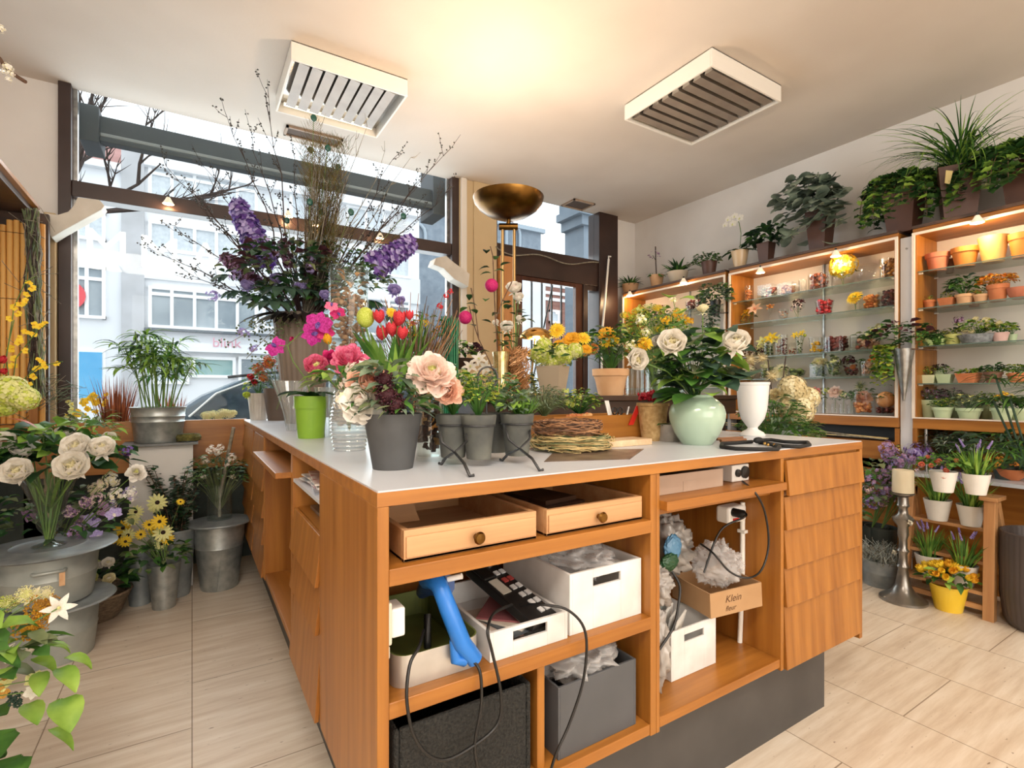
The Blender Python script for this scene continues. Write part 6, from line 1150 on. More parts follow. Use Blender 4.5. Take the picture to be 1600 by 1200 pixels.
gi(1275, A3, 22, 26, 'taper', 'yellow', 'glass of bright yellow lemons in the middle of the third shelf', n=26, fh=.7); gi(1307, A3, 40, 24, 'cyl', 'dark', 'wide glass of maroon pods on the third shelf, middle cabinet', fh=1.0, n=110)
gi(1334, A3, 11, 25, 'cyl', None, 'narrow white tinted empty glass right of the maroon pods'); gi(1355, A3, 36, 22, 'cube', 'mix', 'large square glass of bark and pale blossoms on the third shelf', flowers=(('cluster', (PALEY, LIME), 6, 26, 22), ('cluster', (PALEY, CREAM), 16, 32, 20)), n=40)
gi(1170, A4, 24, 14, 'bowl', None, 'low dish of cream moss flowers at the left end of the fourth shelf', flowers=(('hydrangea', (CREAM, BLUSH), 0, 12, 22),)); gi(1197, A4, 20, 16, 'cyl', 'green', 'glass with a spiky cream flower on the fourth shelf', flowers=(('thistle', (CREAM, PALEY), 0, 20, 20),))
gi(1219, A4, 27, 14, 'bowl', None, 'glass dish with a big cream chrysanthemum on the fourth shelf', flowers=(('gerbera', (CREAM, PALEY), 0, 12, 28), ('gerbera', (CREAM, CREAM), 0, 9, 22))); gi(1245, A4, 27, 12, 'bowl', 'green', 'glass dish of dark green balls on the fourth shelf', n=60, fh=1.1)
gi(1280, A4, 22, 21, 'cube', 'green', 'square glass of moss with a cream bloom on top, fourth shelf', flowers=(('peony', (CREAM, PALEY), 0, 23, 24),)); gi(1303, A4, 22, 20, 'cube', 'green', 'square glass of moss with a white rosette on the fourth shelf', flowers=(('rose', (CREAM, PALEY), 2, 11, 16), ('cluster', (OLIVE, PALEY), 0, 24, 26)), n=30)
gi(1329, A4, 24, 23, 'cube', 'dark', 'square glass of dark pods with an orange bloom on the fourth shelf', flowers=(('rose', (ORANGE, PEACH), 4, 14, 14), ('cluster', (BURG, BURG), -2, 24, 22)), n=30); gi(1358, A4, 26, 24, 'cyl', 'mix', 'round glass of bark discs with coral flowers on the fourth shelf', flowers=(('cluster', (ORANGE, SALMON), 6, 28, 20), ('cluster', (PEACH, BLUSH), 0, 21, 16)), n=30)
gi(1387, A4, 22, 16, 'cube', 'brown', 'square glass of brown slices at the right end of the fourth shelf', n=40)
for i, (px, c_) in enumerate(((1277, (SALMON, PINK)), (1290, (OLIVE, LIME)), (1305, (BLUSH, PEACH)), (1318, (GGREEN, PALEY)), (1330, (GGREEN, GREEN)))):
    gi(px, A5, 12, 24, 'bottle', None, ['small glass bottle with a coral flower on the bottom shelf, middle cabinet', 'small glass bottle with green seed heads, second on the bottom shelf', 'small glass bottle with a pale pink bloom on the bottom shelf', 'small glass bottle with grey green leaves on the bottom shelf', 'small glass bottle with spiky green leaves, rightmost of the five bottles'][i], flowers=(('cluster' if i != 2 else 'peony', c_, 0, 34 if i < 3 else 30, 16 if i != 2 else 24),), name='glass_bottle', cat='bottle', x=3.84, grp=None)
gi(1349, A5, 30, 34, 'cyl', 'peach', 'glass filled with peach coloured slices on the bottom shelf', flowers=(('peony', (PEACH, ORANGE), 0, 26, 26), ('thistle', (OLIVE, PALEY), -4, 44, 20)), n=60, fh=.5); gi(1384, A5, 30, 30, 'cyl', 'dark', 'glass with a round peach pumpkin over berries at the right of the bottom shelf', flowers=(('ball', (mat('pumpkin', '#e09a5c', '#edb27c', rough=.5, scale=10),), 0, 24, 26),), n=30, fh=.35)
# far cabinet things seen over the flowers
F1, F2 = 1.862, 1.622
for px, c_, lb in ((1008, 'brown', 'glass of rust red pods on the top shelf of the far cabinet'), (1030, 'brown', 'second glass of rust red pods on the top shelf of the far cabinet'), (1080, 'dark', 'glass of dark red pods near the hanging ivy of the far cabinet'), (1095, 'dark', 'rightmost glass of dark pods on the top shelf of the far cabinet')): gi(px, F1, 18, 16, 'cyl', c_, lb, fh=1.1, n=36)
for px, c_, lb in ((1004, (SALMON, PEACH), 'glass with salmon flowers on the second shelf of the far cabinet'), (1050, (PEACH, CREAM), 'glass with peach flowers on the second shelf of the far cabinet'), (1108, (GGREEN, BLUSH), 'glass with grey green sprigs on the second shelf of the far cabinet')): gi(px, F2, 14, 16, 'cyl', 'mix', lb, flowers=(('cluster', c_, 0, 18, 18),), n=14)

# potted plants on the right cabinet
LIMEP = mat('pale_lime_pot', '#b9cc8a', '#a9bf7a', rough=.5, scale=6); MINTP = mat('pale_mint_pot', '#b3c79f', '#c3d3b0', rough=.5, scale=6); PINKP = mat('rose_pot', '#c9a49c', '#d9b8b0', rough=.6, scale=8); BROWNP = mat('brown_clay_pot', '#6e4a38', '#85604c', rough=.7, scale=8); YELP = mat('sand_yellow_pot', '#d9a85a', '#e5bb74', rough=.6, scale=6)
BUSHK = {'succ': (GREEN, GGREEN, YGREEN), 'dark': (DGREEN, BLUEGR, GREEN), 'lime': (LGREEN, YGREEN, GREEN), 'mauve': (MAUVE, PURPLEL, GGREEN), 'orange': (GOLD, ORANGE, AMBER), 'varieg': (OLIVE, PALEY, GGREEN), 'grey': (GGREEN, SILVER, OLIVE), 'purple': (PURPLEL, BURG, DGREEN)}
def potitem(px, z, wpx, hpx, pk, pmat, fol, fw, fh, label, x=3.86, n=70, lf=.25, blooms=(), kind='terracotta', shape='leaf', cat='potted plant', name='potted_plant', cz=.5, grp=None, wl=.3):
    L = sh(px, z, x); s_ = scl(px, x); Rr = wpx / 2 * s_; H = hpx * s_; t = thing(name, label, cat, L, group=grp); vessel(kind, Rr, H, pmat, t, seg=22); soil(t, Rr * .85, H * .82)
    if fol:
        m = MB(*BUSHK[fol]); fr = fw / 2 * s_; fz = fh * s_; bush(m, (0, 0, H * .9 + fz * cz), (fr * .85, fr, fz * .6), n, fr * lf * 2, fr * lf * 2 * wl, (0, 1, 2), stems=2, shape=shape); m.build('foliage', t)
    for (k, cs, dx, dz, w_) in blooms: put(t, bloom(k, *cs), L + V((-.02, -dx * s_, dz * s_)), w_ / 2 * s_, (-1, U(-.3, .3), .8))
    return t
B1, B2, B3, B4, B5 = 1.862, 1.638, 1.407, 1.180, .968
P = potitem
P(1465, B1, 32, 28, 0, TERRAR, None, 0, 0, 'empty rosy clay pot, first on the top shelf of the right cabinet', name='clay_pot', cat='pot'); P(1484, B1, 14, 22, 0, BROWNP, None, 0, 0, 'small dark clay pot half behind the rosy pot on the top shelf', x=3.98, name='clay_pot', cat='pot')
P(1508, B1, 36, 30, 0, mat('ochre_pot', '#b36b26', '#c98438', rough=.6, scale=6), None, 0, 0, 'ochre brown clay pot on the top shelf of the right cabinet', name='clay_pot', cat='pot'); P(1552, B1, 38, 40, 0, YELP, None, 0, 0, 'tall sand yellow pot on the top shelf of the right cabinet', name='clay_pot', cat='pot', kind='taper'); P(1597, B1, 34, 38, 0, mat('orange_pot', '#d07a2c', '#dd8e40', rough=.6, scale=6), None, 0, 0, 'orange pot at the right edge of the top shelf', name='clay_pot', cat='pot')
P(1452, B2, 17, 14, 0, TERRA, 'succ', 14, 8, 'tiny clay pot with small succulent, first on the second shelf, right cabinet', n=30); P(1480, B2, 20, 14, 0, TERRA, 'succ', 18, 11, 'small clay pot with pointed succulent, second on the second shelf', n=36, shape='long', kind='square')
P(1507, B2, 24, 17, 0, TERRAP, 'dark', 44, 28, 'clay pot with bushy dark green leaves on the second shelf', n=110); P(1522, B2, 18, 24, 0, TERRA, None, 0, 0, 'plain clay pot behind the bushy plant on the second shelf', x=3.98, name='clay_pot', cat='pot'); P(1533, B2, 20, 14, 0, TERRAP, 'succ', 24, 12, 'small clay pot with blue green rosette on the second shelf', n=50)
P(1559, B2, 28, 26, 0, TERRA, 'orange', 46, 18, 'clay pot overflowing with orange blossom on the second shelf', n=170, lf=.18); P(1592, B2, 30, 18, 0, TERRAR, None, 0, 0, 'wide low clay pot at the right end of the second shelf', name='clay_pot', cat='pot', kind='bowl')
P(1450, B3, 20, 16, 0, LIMEP, 'lime', 14, 8, 'pale yellow green pot at the left end of the third shelf, right cabinet', kind='taper', n=30); P(1470, B3, 16, 14, 0, LIMEP, 'dark', 20, 12, 'small lime pot with dark leaves on the third shelf, right cabinet', kind='taper', n=50); P(1489, B3, 22, 17, 0, mat('yellow_green_pot', '#cdd07e', rough=.5), 'succ', 24, 10, 'yellow green pot with succulent on the third shelf, right cabinet', kind='taper', n=50)
t = P(1527, B3, 50, 14, 0, mat('grey_stone_trough', '#6d7074', '#9ba0a4', rough=.7, scale=60), 'lime', 56, 24, 'grey pebbled trough planted with cream roses on the third shelf', kind='taper', n=150, lf=.14, blooms=(('rose', (CREAM, WHITE), 12, 34, 15), ('rose', (CREAM, WHITE), 14, 25, 11), ('rose', (CREAM, WHITE), -14, 21, 12), ('rose', (CREAM, WHITE), -5, 18, 12), ('rose', (CREAM, WHITE), 0, 38, 11), ('cluster', (MAUVE, PURPLEL), -20, 38, 18))); 
P(1563, B3, 22, 15, 0, PINKP, 'lime', 36, 16, 'dusty pink pot with lime foliage and a cream rose on the third shelf', kind='taper', n=90, blooms=(('rose', (CREAM, WHITE), 0, 28, 13),)); P(1581, B3, 14, 13, 0, MINTP, 'dark', 18, 18, 'small mint pot with dark upright leaves at the right of the third shelf', kind='taper', n=40, x=3.95)
P(1452, B4, 20, 13, 0, mat('cream_lime_pot', '#dde3bd', rough=.5), 'lime', 18, 13, 'cream square pot at the left end of the fourth shelf, right cabinet', kind='square', n=40); P(1467, B4, 14, 20, 0, MINTP, 'purple', 22, 10, 'tall mint pot with dark red leaves on the fourth shelf', kind='taper', n=50, x=3.98); P(1477, B4, 20, 14, 0, MINTP, 'lime', 18, 13, 'mint square pot with yellow green leaves on the fourth shelf', kind='square', n=36)
P(1513, B4, 27, 15, 0, TERRA, 'lime', 28, 7, 'low clay bowl with yellow green succulents on the fourth shelf', kind='square', n=70); P(1534, B4, 18, 17, 0, PINKP, 'lime', 24, 7, 'pale pink pot behind the clay bowl on the fourth shelf', kind='taper', n=30, x=3.98); P(1552, B4, 24, 17, 0, BROWNP, 'dark', 32, 12, 'dark brown pot with spreading green leaves on the fourth shelf', n=80); P(1588, B4, 24, 15, 0, TERRA, 'lime', 28, 13, 'clay pot with bright yellow green leaves at the right of the fourth shelf', n=70)
P(1452, B5, 26, 28, 0, MINTP, 'mauve', 42, 20, 'pale green pot with mauve heather at the left of the bottom shelf', n=170, lf=.14); P(1473, B5, 28, 18, 0, MINTP, 'lime', 34, 14, 'pale green pot with fresh sprouts on the bottom shelf', n=120, lf=.14, x=3.80); P(1490, B5, 18, 24, 0, MINTP, 'mauve', 36, 22, 'pot of pinkish heather behind the fresh sprouts, bottom shelf', n=120, lf=.14, x=3.98)
P(1514, B5, 34, 18, 0, MINTP, 'varieg', 46, 24, 'wide pale green pot with variegated leaves on the bottom shelf', n=160, lf=.16, x=3.82); P(1540, B5, 22, 22, 0, mat('khaki_pot', '#a9b387', rough=.6), 'lime', 34, 20, 'khaki green pot of small leaves on the bottom shelf', n=90, lf=.16, x=3.96); P(1566, B5, 30, 20, 0, MINTP, 'dark', 44, 18, 'pale green pot with orange yellow flowers on the bottom shelf', n=90, blooms=(('cluster', (GOLD, YEL), -6, 36, 12), ('cluster', (YEL, ORANGE), 4, 40, 14), ('cluster', (PALEY, GOLD), 12, 37, 11)), x=3.82); P(1594, B5, 26, 20, 0, MINTP, 'dark', 36, 16, 'pale green pot at the right edge of the bottom shelf', n=80, x=3.86)

# ------------------------------------------------------------------ plants on top of the cabinets
TZ = 2.1425
BRSQ = mat('brown_square_pot', '#4c2f24', '#644030', rough=.45, scale=4)
def tp(px, x=3.88): return sh(px, TZ - .001, x)
def tops(name, px, label, x=3.88): return thing(name, label, 'potted plant', tp(px, x)), scl(px, x)
t, s_ = tops('potted_fern', 985, 'fern in a peach bowl at the far end of the cabinet tops'); vessel('bowl', 13 * s_, 16 * s_, TERRAP, t); m = MB(GREEN, DGREEN)
for i in range(46): a = U(0, 6.28); m.blade((0, 0, .07), a, rad(U(30, 80)), rad(U(-30, 40)), U(.12, .2), .011, i % 2, nL=6, cup=.3)
m.build('fronds', t)
t, s_ = tops('potted_cactus', 1026, 'tall thin dark stem in a clay pot on the far cabinet top'); vessel('taper', 11 * s_, 21 * s_, TERRAP, t); m = MB(DTWIG, MAUVE, GREEN); m.tube([(0, 0, .08), (.0, .01, .25), (0, .015, .42)], .006, 0, 6); m.tube([(0, .01, .28), (0, .05, .34)], .003, 0, 4); bush(m, (0, .03, .33), (.03, .05, .05), 14, .03, .01, (1,)); bush(m, (0, 0, .12), (.06, .08, .03), 20, .05, .01, (2,)); m.build('stem', t)
t, s_ = tops('potted_plant', 1059, 'feathery green plant in a round cream bowl on the far cabinet top'); vessel('bowl', 16 * s_, 19 * s_, mat('cream_bowl', '#cdbda6', rough=.5), t); m = MB(GREEN, DGREEN)
for i in range(60): a = U(0, 6.28); m.blade((0, 0, .09), a, rad(U(20, 85)), rad(U(-30, 50)), U(.10, .2), .014, i % 2, nL=5, cup=.3)
m.build('foliage', t)
t, s_ = tops('potted_plant', 1108, 'trailing small leaved plant in a dark brown pot on the far cabinet top'); vessel('taper', 12 * s_, 24 * s_, BRSQ, t); m = MB(GGREEN, OLIVE, GREEN); bush(m, (0, .04, .15), (.10, .15, .07), 180, .035, .012, (0, 1, 2), stems=2); m.build('foliage', t)
t, s_ = tops('potted_orchid', 1156, 'white moth orchid in a tall cream pot on the cabinet top'); vessel('slim', 13 * s_, 30 * s_, mat('cream_gloss_pot', '#d9b98e', '#e6cba6', rough=.2, scale=3), t); m = MB(DGREEN, STEM)
for a in (1.2, 1.8, 4.4, 4.9, 3.1): m.blade((0, 0, .14), a, rad(35), rad(-35), .17, .024, 0, nL=6, cup=.4, shape='long')
L = t.location; sp = [PX(x, y, 3.88) - L for x, y in ((1156, 390), (1158, 365), (1155, 348), (1148, 338), (1140, 342))]; m.tube(sp, .003, 1, 5); m.build('stem', t)
for (x, y, w_) in ((1138, 343, 13), (1145, 350, 14), (1148, 338, 13), (1156, 341, 15), (1133, 352, 11)): put(t, bloom('orchid', WHITE, PALEY), PX(x, y, 3.85), w_ / 2 * s_, (-1, U(-.2, .2), 0), roll=0)
t, s_ = tops('potted_plant', 1197, 'glossy dark leaved plant in a brown square pot on the middle cabinet top'); vessel('square', 10 * s_, 33 * s_, BRSQ, t); m = MB(DGREEN, GREEN, BLUEGR); bush(m, (0, 0, .20), (.12, .15, .10), 110, .09, .022, (0, 0, 2, 1)); m.build('foliage', t)
t, s_ = tops('potted_begonia', 1282, 'large grey green begonia with round silvery leaves on the middle cabinet top'); vessel('square', 16 * s_, 64 * s_, BRSQ, t); m = MB(G('begonia_leaf', '#4a5a4e', '#8a9a8a', scale=10), G('begonia_light', '#7c8c7a', '#a9b5a3')); cc = t.location
for i in range(260):
    px_, py_ = (U(1215, 1320), U(275, 385)) if i % 3 else (U(1240, 1320), U(272, 320))
    if (px_ - 1272) ** 2 / 58 ** 2 + (py_ - 330) ** 2 / 62 ** 2 > 1: continue
    if px_ > 1252 and px_ < 1296 and py_ > 352: continue
    p = PX(px_, py_, 3.80 + U(-.14, .12)) - cc; p.x = min(p.x, .05); s1 = U(.05, .078)
    m.blade(p, pi + U(-1.2, 1.2), U(-.2, .5), U(-1.2, -.5), s1 * 1.25, s1 * .8, R.choice((0, 0, 1)), nL=5, nW=4, cup=.12, shape='round', roll=U(-.5, .5))
    if i % 5 == 0: m.tube([(0, 0, .28), (p.x * .5, p.y * .5, p.z + .04), p], .003, 1, 4)
m.build('foliage', t)
def ivy(px, wpx, hpx, vines, label, seed, spread=.16):
    t, s_ = tops('potted_ivy', px, label); vessel('square', wpx / 2 * s_, hpx * s_, BRSQ, t); rr_ = random.Random(seed); m = MB(IVY, DGREEN, LGREEN, TWIG); H = hpx * s_
    bush(m, (0, 0, H + .04), (spread * .9, spread * 1.35, .08), 150, .055, .032, (0, 0, 1, 2), rnd=rr_, shape='lobed', nL=5)
    for i in range(vines):
        a = rr_.choice((pi / 2, -pi / 2, pi)) + rr_.uniform(-.7, .7); vine(m, (rr_.uniform(-.08, 0), rr_.uniform(-.1, .1), H + .05), a, rr_.uniform(.25, .55), 12, .05, (0, 1, 0, 2), rr_, stem=3, drop=1.1, out=.5)
    m.build('foliage', t); return t
ivy(1412, 46, 66, 26, 'trailing ivy in a dark square pot, left of the spidery plant on the cabinet tops', 3); ivy(1598, 44, 70, 40, 'large trailing ivy at the right end of the cabinet tops', 4, .2)
t, s_ = tops('potted_grass_palm', 1498, 'spidery long leaved plant in a tall brown pot with a price tag'); vessel('square', 27 * s_, 82 * s_, BRSQ, t, rz=.4); m = MB(GREEN, LGREEN, DGREEN)
for i in range(120):
    a = U(0, 6.28); 
    if cos(a) > .3: a = pi - a
    m.blade((U(-.03, .03), U(-.03, .03), .30), a, rad(U(50, 88)), rad(U(-100, 10)), U(.35, .62), .0045, R.choice((0, 0, 1, 2)), nL=9, nW=2, cup=.4, shape='grass', turn=U(-.3, .3))
m.build('foliage', t); m = MB(mat('tag_card', '#e6cf8f', rough=.7)); a = PX(1478, 266, 3.72) - t.location; b = PX(1489, 267, 3.72) - t.location; c_ = PX(1484, 288, 3.72) - t.location; d_ = PX(1476, 286, 3.72) - t.location; m.prism([a, b, c_, d_], (.002, 0, 0)); m.build('price_tag', t)
# hanging plants on the pillars
L0 = PX(1412, 545, 3.70); t = thing('hanging_plant', 'mixed trailing plant in a metal cone on the white pillar between the cabinets', 'hanging plant', L0); m = MB(STEEL); m.lathe([(0, -.32), (.006, -.32), (.055, 0), (.052, 0), (0, -.05)], 0, 20); m.build('cone', t)
m = MB(PURPLEL, GREEN, LGREEN, DGREEN, YGREEN); bush(m, (0, .03, .08), (.10, .16, .09), 110, .06, .018, (0, 3, 1, 3), shape='leaf'); bush(m, (-.02, -.08, .03), (.08, .12, .06), 80, .07, .012, (1, 3), shape='long'); q = random.Random(9)
for i in range(16): vine(m, (U(-.04, 0), U(.03, .12), .02), pi / 2 + U(-.9, .9), U(.15, .36), 10, .028, (2, 4, 1), q, drop=1.6, shape='leaf', out=.16)
m.build('foliage', t); m = MB(TWIG); m.tube([(-.02, -.17, -.02), (-.02, 0, .0), (-.02, .1, -.01)], .004, 0, 5); m.build('twig', t)
L0 = PX(1118, 470, 3.68); t = thing('hanging_plant', 'grey green trailing plant hung on the grey strip beside the far cabinet', 'hanging plant', L0); m = MB(BLACK); m.lathe([(0, -.12), (.03, -.12), (.045, .0), (.04, 0)], 0, 16); m.build('holder', t)
for z in (-.1, .1): m = MB(BLACK); m.tube([(0, 0, z), (.085, -.06, z)], .006, 0, 6); m.build('bracket', t)
m = MB(BLUEGR, GGREEN, GREEN); bush(m, (-.02, 0, .02), (.10, .15, .14), 230, .055, .014, (0, 1, 2, 0)); [vine(m, (-.03, U(-.05, .05), -.05), pi + U(-1, 1), .3, 9, .03, (0, 1), q, drop=1.5, shape='leaf', out=.15) for _ in range(8)]; m.build('foliage', t)
# ------------------------------------------------------------------ right: candle stand, plant steps, floor pots
F = lambda px, py: PZ(px, py, 0)
PEW = mat('pewter', '#7d7974', '#96928c', rough=.3, metal=.85, scale=9)
L0 = F(1411, 938); t = thing('candle_stand', 'tall turned pewter candle stand on the floor in front of the cabinets', 'candle stand', L0); m = MB(PEW)
m.lathe([(0, 0), (.108, 0), (.108, .012), (.085, .03), (.055, .05), (.036, .085), (.028, .13), (.022, .17), (.030, .185), (.022, .20), (.019, .25), (.028, .27), (.019, .285), (.019, .33), (.026, .36), (.024, .40), (.046, .43), (.050, .445), (.024, .47), (.020, .50), (.030, .515), (.026, .525), (.024, .56), (.050, .575), (.052, .582), (0, .584)], 0, 36); m.build('column', t)
m = MB(mat('price_card', '#efe9cf', '#5a4a3a', rough=.7, scale=60)); m.cbox((-.035, -.045, .435), (.034, .002, .022), rz=-.4, ry=.5); m.build('price_tag', t)
m = MB(mat('ivory_wax', '#e7dfc6', '#ddd3b6', rough=.5, scale=5, sss=.1)); m.lathe([(0, 0), (.048, 0), (.049, .004), (.0485, .118), (.046, .122), (.03, .119), (0, .118)], 0, 32); m.tube([(0, 0, .118), (.002, 0, .128)], .0015, 0, 5); solo('pillar_candle', m, 'ivory pillar candle on the pewter candle stand', 'candle', loc=L0 + V((0, 0, .5845)))
L0 = F(1377, 913); t = thing('potted_silver_bush', 'zinc bucket of wiry silver grey foliage left of the candle stand', 'potted plant', L0); vessel('tub', .10, .15, ZINCD, t, 'bucket', seg=32); m = MB(SILVER, GTWIG)
for i in range(420):
    a = U(0, 6.28); q = U(.01, .075); P = [V((q * cos(a), q * sin(a), .12))]
    for j in range(3): P.append(P[-1] + V((U(-.035, .035) + .014 * cos(a), U(-.035, .035) + .014 * sin(a), U(.01, .05))))
    m.tube(P, .0016, 0 if i % 4 else 1, 3, cap=False)
m.build('foliage', t); m = MB(mat('price_card', '#efe9cf')); m.cbox((-.06, -.09, .22), (.036, .002, .024), rz=-.3, ry=.4); m.build('price_tag', t)
def lilacs(L0, label, pts, rr, H, seed, fol=(0, 0, .5)):
    t = thing('lilac_bouquet', label, 'bouquet', L0); vessel('bucket', .085, .30, mat('dark_bucket', '#39403c', rough=.5), t, 'bucket'); d = depth(L0); st = MB(STEM, OLIVE, GREEN, GGREEN)
    for (x, y, w_, c_) in pts: fl(t, 'cluster', c_, x, y, d + U(-.09, .0), w_ * 1.5, .5, stemto=L0 + V((0, 0, .28)), stems=st)
    bush(st, fol, (.13, .13, .2), 120, .06, .018, (1, 2, 3)); st.build('foliage', t); return t
MV, LV, PK = (MAUVE, LILAC), (LILAC, PURPLE), (BLUSH, MAUVE)
lilacs(V((3.60, 1.52, 0)), 'tall mauve lilac bouquet behind the candle stand', [(1384, 700, 18, MV), (1392, 712, 20, MV), (1402, 705, 14, (OLIVE, YEL)), (1408, 722, 20, MV), (1396, 735, 22, MV), (1378, 742, 18, MV), (1408, 745, 20, MV), (1392, 755, 20, PK), (1385, 765, 18, MV), (1400, 768, 16, MV), (1390, 780, 14, PK)], .1, .3, 1, (0, 0, .50))
lilacs(V((3.42, 1.62, 0)), 'shorter purple lilac bouquet beside the counter end', [(1360, 750, 16, MV), (1357, 765, 12, PK), (1372, 775, 14, MV), (1360, 785, 16, LV), (1368, 778, 12, MV), (1378, 785, 12, PK)], .1, .3, 2, (0, 0, .40))
lilacs(V((3.60, 1.47, 0)), 'lilac and pink bouquet right of the white pillar', [(1428, 704, 18, LV), (1438, 706, 20, LV), (1424, 716, 14, MV), (1448, 702, 14, MV), (1436, 722, 14, PK), (1455, 712, 14, MV), (1460, 722, 14, MV), (1430, 738, 14, PK)], .1, .3, 3, (0, 0, .54))
# plant steps
LADW = woodm('step_oak', '#a8744a', '#c99a68', 'z'); LADX = woodm('step_oak_x', '#a8744a', '#c99a68', 'y'); t = thing('plant_steps', 'wooden step stand holding small white pots of grape hyacinth', 'plant stand')
A = F(1552, 965); Bq = F(1432, 915); TZt = PD(1553, 790, depth(A)).z
fx, fy0, fy1 = 3.34, A.y, 1.26
def leg(a, b, w_=.022): m = MB(LADW); m.prism([V(a) + V((-w_, -w_, 0)), V(a) + V((w_, -w_, 0)), V(a) + V((w_, w_, 0)), V(a) + V((-w_, w_, 0))], V(b) - V(a)); return m
for (a, b) in (((fx, .895, 0), (fx + .02, .895, .59)), ((fx, 1.26, 0), (fx + .12, 1.26, .62)), ((fx + .34, .895, 0), (fx + .06, .895, .58)), ((fx + .34, 1.26, 0), (fx + .12, 1.26, .60))): leg(a, b).build('leg', t, bevel=.002)
m = MB(LADX); m.box((fx - .02, .86, .59), (fx + .11, .93, .61)); m.build('top_block', t, bevel=.002)
STEPS = ((.13, -.015), (.20, .09), (.335, .16), (.45, .25))
for z, dx in ((.115, .0), (.255, .05), (.415, .09)): m = MB(LADX); m.box((fx + dx - .01, .91, z), (fx + dx + .10, 1.25, z + .018)); m.build('step', t, bevel=.002)
m = MB(LADX); m.box((fx - .005, .91, .04), (fx + .015, 1.25, .065)); m.build('rail', t)
WPOT = mat('white_glazed_pot', '#dedcd6', '#d2cfc8', rough=.35, scale=6)
def muscari(p, label, hh=.19, n=60, heads=5, wpx=36, hpx=32, flowers=None):
    d = depth(p); s_ = d / 800; t = thing('potted_hyacinth', label, 'potted plant', p); vessel('taper', wpx / 2 * s_, hpx * s_, WPOT, t, seg=28); soil(t, wpx / 2 * s_ * .9, hpx * s_ * .85)
    m = MB(LGREEN, GREEN, VIV); H = hpx * s_ * .85
    if flowers:
        bush(m, (0, 0, H + .05), (.09, .09, .045), 120, .03, .012, (1, 1, 2)); m.build('foliage', t)
        for (x, y, w_) in flowers: fl(t, 'rose', (SALMON, PEACH), x, y, d - .03, w_, .6)
        return t
    grass(m, (0, 0, H), n, hh, .0045, (0, 1, 2), base=.035, e0=(62, 89), e1=(25, 85), nL=4); m.build('foliage', t)
    for i in range(heads):
        a = U(0, 6.28); q = U(.02, .07); put(t, bloom('spike', LILAC, PURPLE, STEM), p + V((q * cos(a), q * sin(a), H + hh * U(.75, 1.0))), (.016, .016, .020), (cos(a) * .5, sin(a) * .5, 1), 'flower_head')
    return t
def onplane(px, py, x): return PX(px, py, x)
for (px, py, x, lb, fl_) in ((1451, 882, fx + .06, 'grape hyacinth in a white pot, lowest left on the wooden steps', None), (1506, 900, fx + .04, 'grape hyacinth in a white pot, lowest right on the wooden steps', None), (1465, 832, fx + .10, 'grape hyacinth in a white pot, middle left on the wooden steps', None), (1517, 843, fx + .10, 'grape hyacinth in a white pot, middle right on the wooden steps', None)):
    p = PX(px, py, x); z = min((.1335, .2735, .4335), key=lambda q: abs(q - p.z)); q = p.copy(); q.z = z; muscari(q, lb)
muscari(PZ(1525, 772, .6485), 'grape hyacinth in a white pot with price card, on the white shelf above the steps', .17); m = MB(mat('price_card', '#efe9cf')); m.cbox(PD(1538, 752, 2.75), (.05, .002, .022), rz=-.5, ry=.1); solo('price_card', m, 'cream price card stuck beside the topmost grape hyacinth', 'price card')
muscari(PZ(1474, 768, .6485), 'small white pot of salmon pink roses at the left end of the white shelf', flowers=((1466, 722, 14), (1455, 728, 10), (1478, 736, 12), (1494, 720, 10), (1474, 746, 12), (1480, 728, 9), (1440, 726, 12), (1450, 714, 8)))
L0 = F(1482, 952); t = thing('tulip_bucket', 'yellow bucket of yellow tulips on the floor in front of the steps', 'flower bucket', L0); d = depth(L0); YB_ = mat('yellow_enamel', '#e9c22e', '#f0cf47', rough=.35, scale=6); m = MB(YB_); m.lathe([(0, 0), (.056, 0), (.058, .004), (.080, .125), (.084, .127), (.084, .133), (.078, .133), (.055, .01), (0, .01)], 0, 36); m.build('bucket', t)
m = MB(GREEN, DGREEN, LGREEN); bush(m, (0, 0, .16), (.10, .10, .045), 60, .07, .014, (0, 1, 2), shape='long'); m.build('leaves', t)
for i in range(44):
    a = U(0, 6.28); q = math.sqrt(R.random()); v = V((cos(a) * q, sin(a) * q, 0)); put(t, bloom('tulip', YEL, GOLD) if i % 3 else bloom('tulip', GOLD, YEL), L0 + V((v.x * .12, v.y * .12, .19 + .045 * (1 - q * q) + U(-.01, .01))), .021, v * 1.1 + V((0, 0, .8)), 'tulip')
# dark ribbed planter with papyrus
L0 = V((3.43, .71, 0)); t = thing('ribbed_planter', 'tall dark brown ribbed planter with papyrus at the right edge', 'planter', L0); m = MB(mat('ribbed_planter_brown', '#4a4240', '#5b5250', rough=.5, scale=3)); m.lathe([(0, 0), (.13, 0), (.15, .03), (.165, .15), (.165, .455), (.158, .458), (.152, .45), (.15, .05), (0, .42)], 0, 120, flute=.025, nf=40); m.build('pot', t)
m = MB(GREEN, DGREEN, BLUEGR)
for i in range(16):
    a = U(0, 6.28); q = U(.0, .06); tx_, ty_ = U(-.22, .06), U(-.12, .22); top_ = V((tx_, ty_, U(.75, 1.25))); m.tube([(q * cos(a), q * sin(a), .43), (tx_ * .4, ty_ * .4, .75), top_], .005, 2, 5)
    for j in range(16): m.blade(top_, j * .4, rad(U(0, 40)), rad(U(-50, -10)), U(.10, .19), .006, R.choice((0, 1)), nL=4, cup=.3, shape='grass')
m.build('foliage', t)
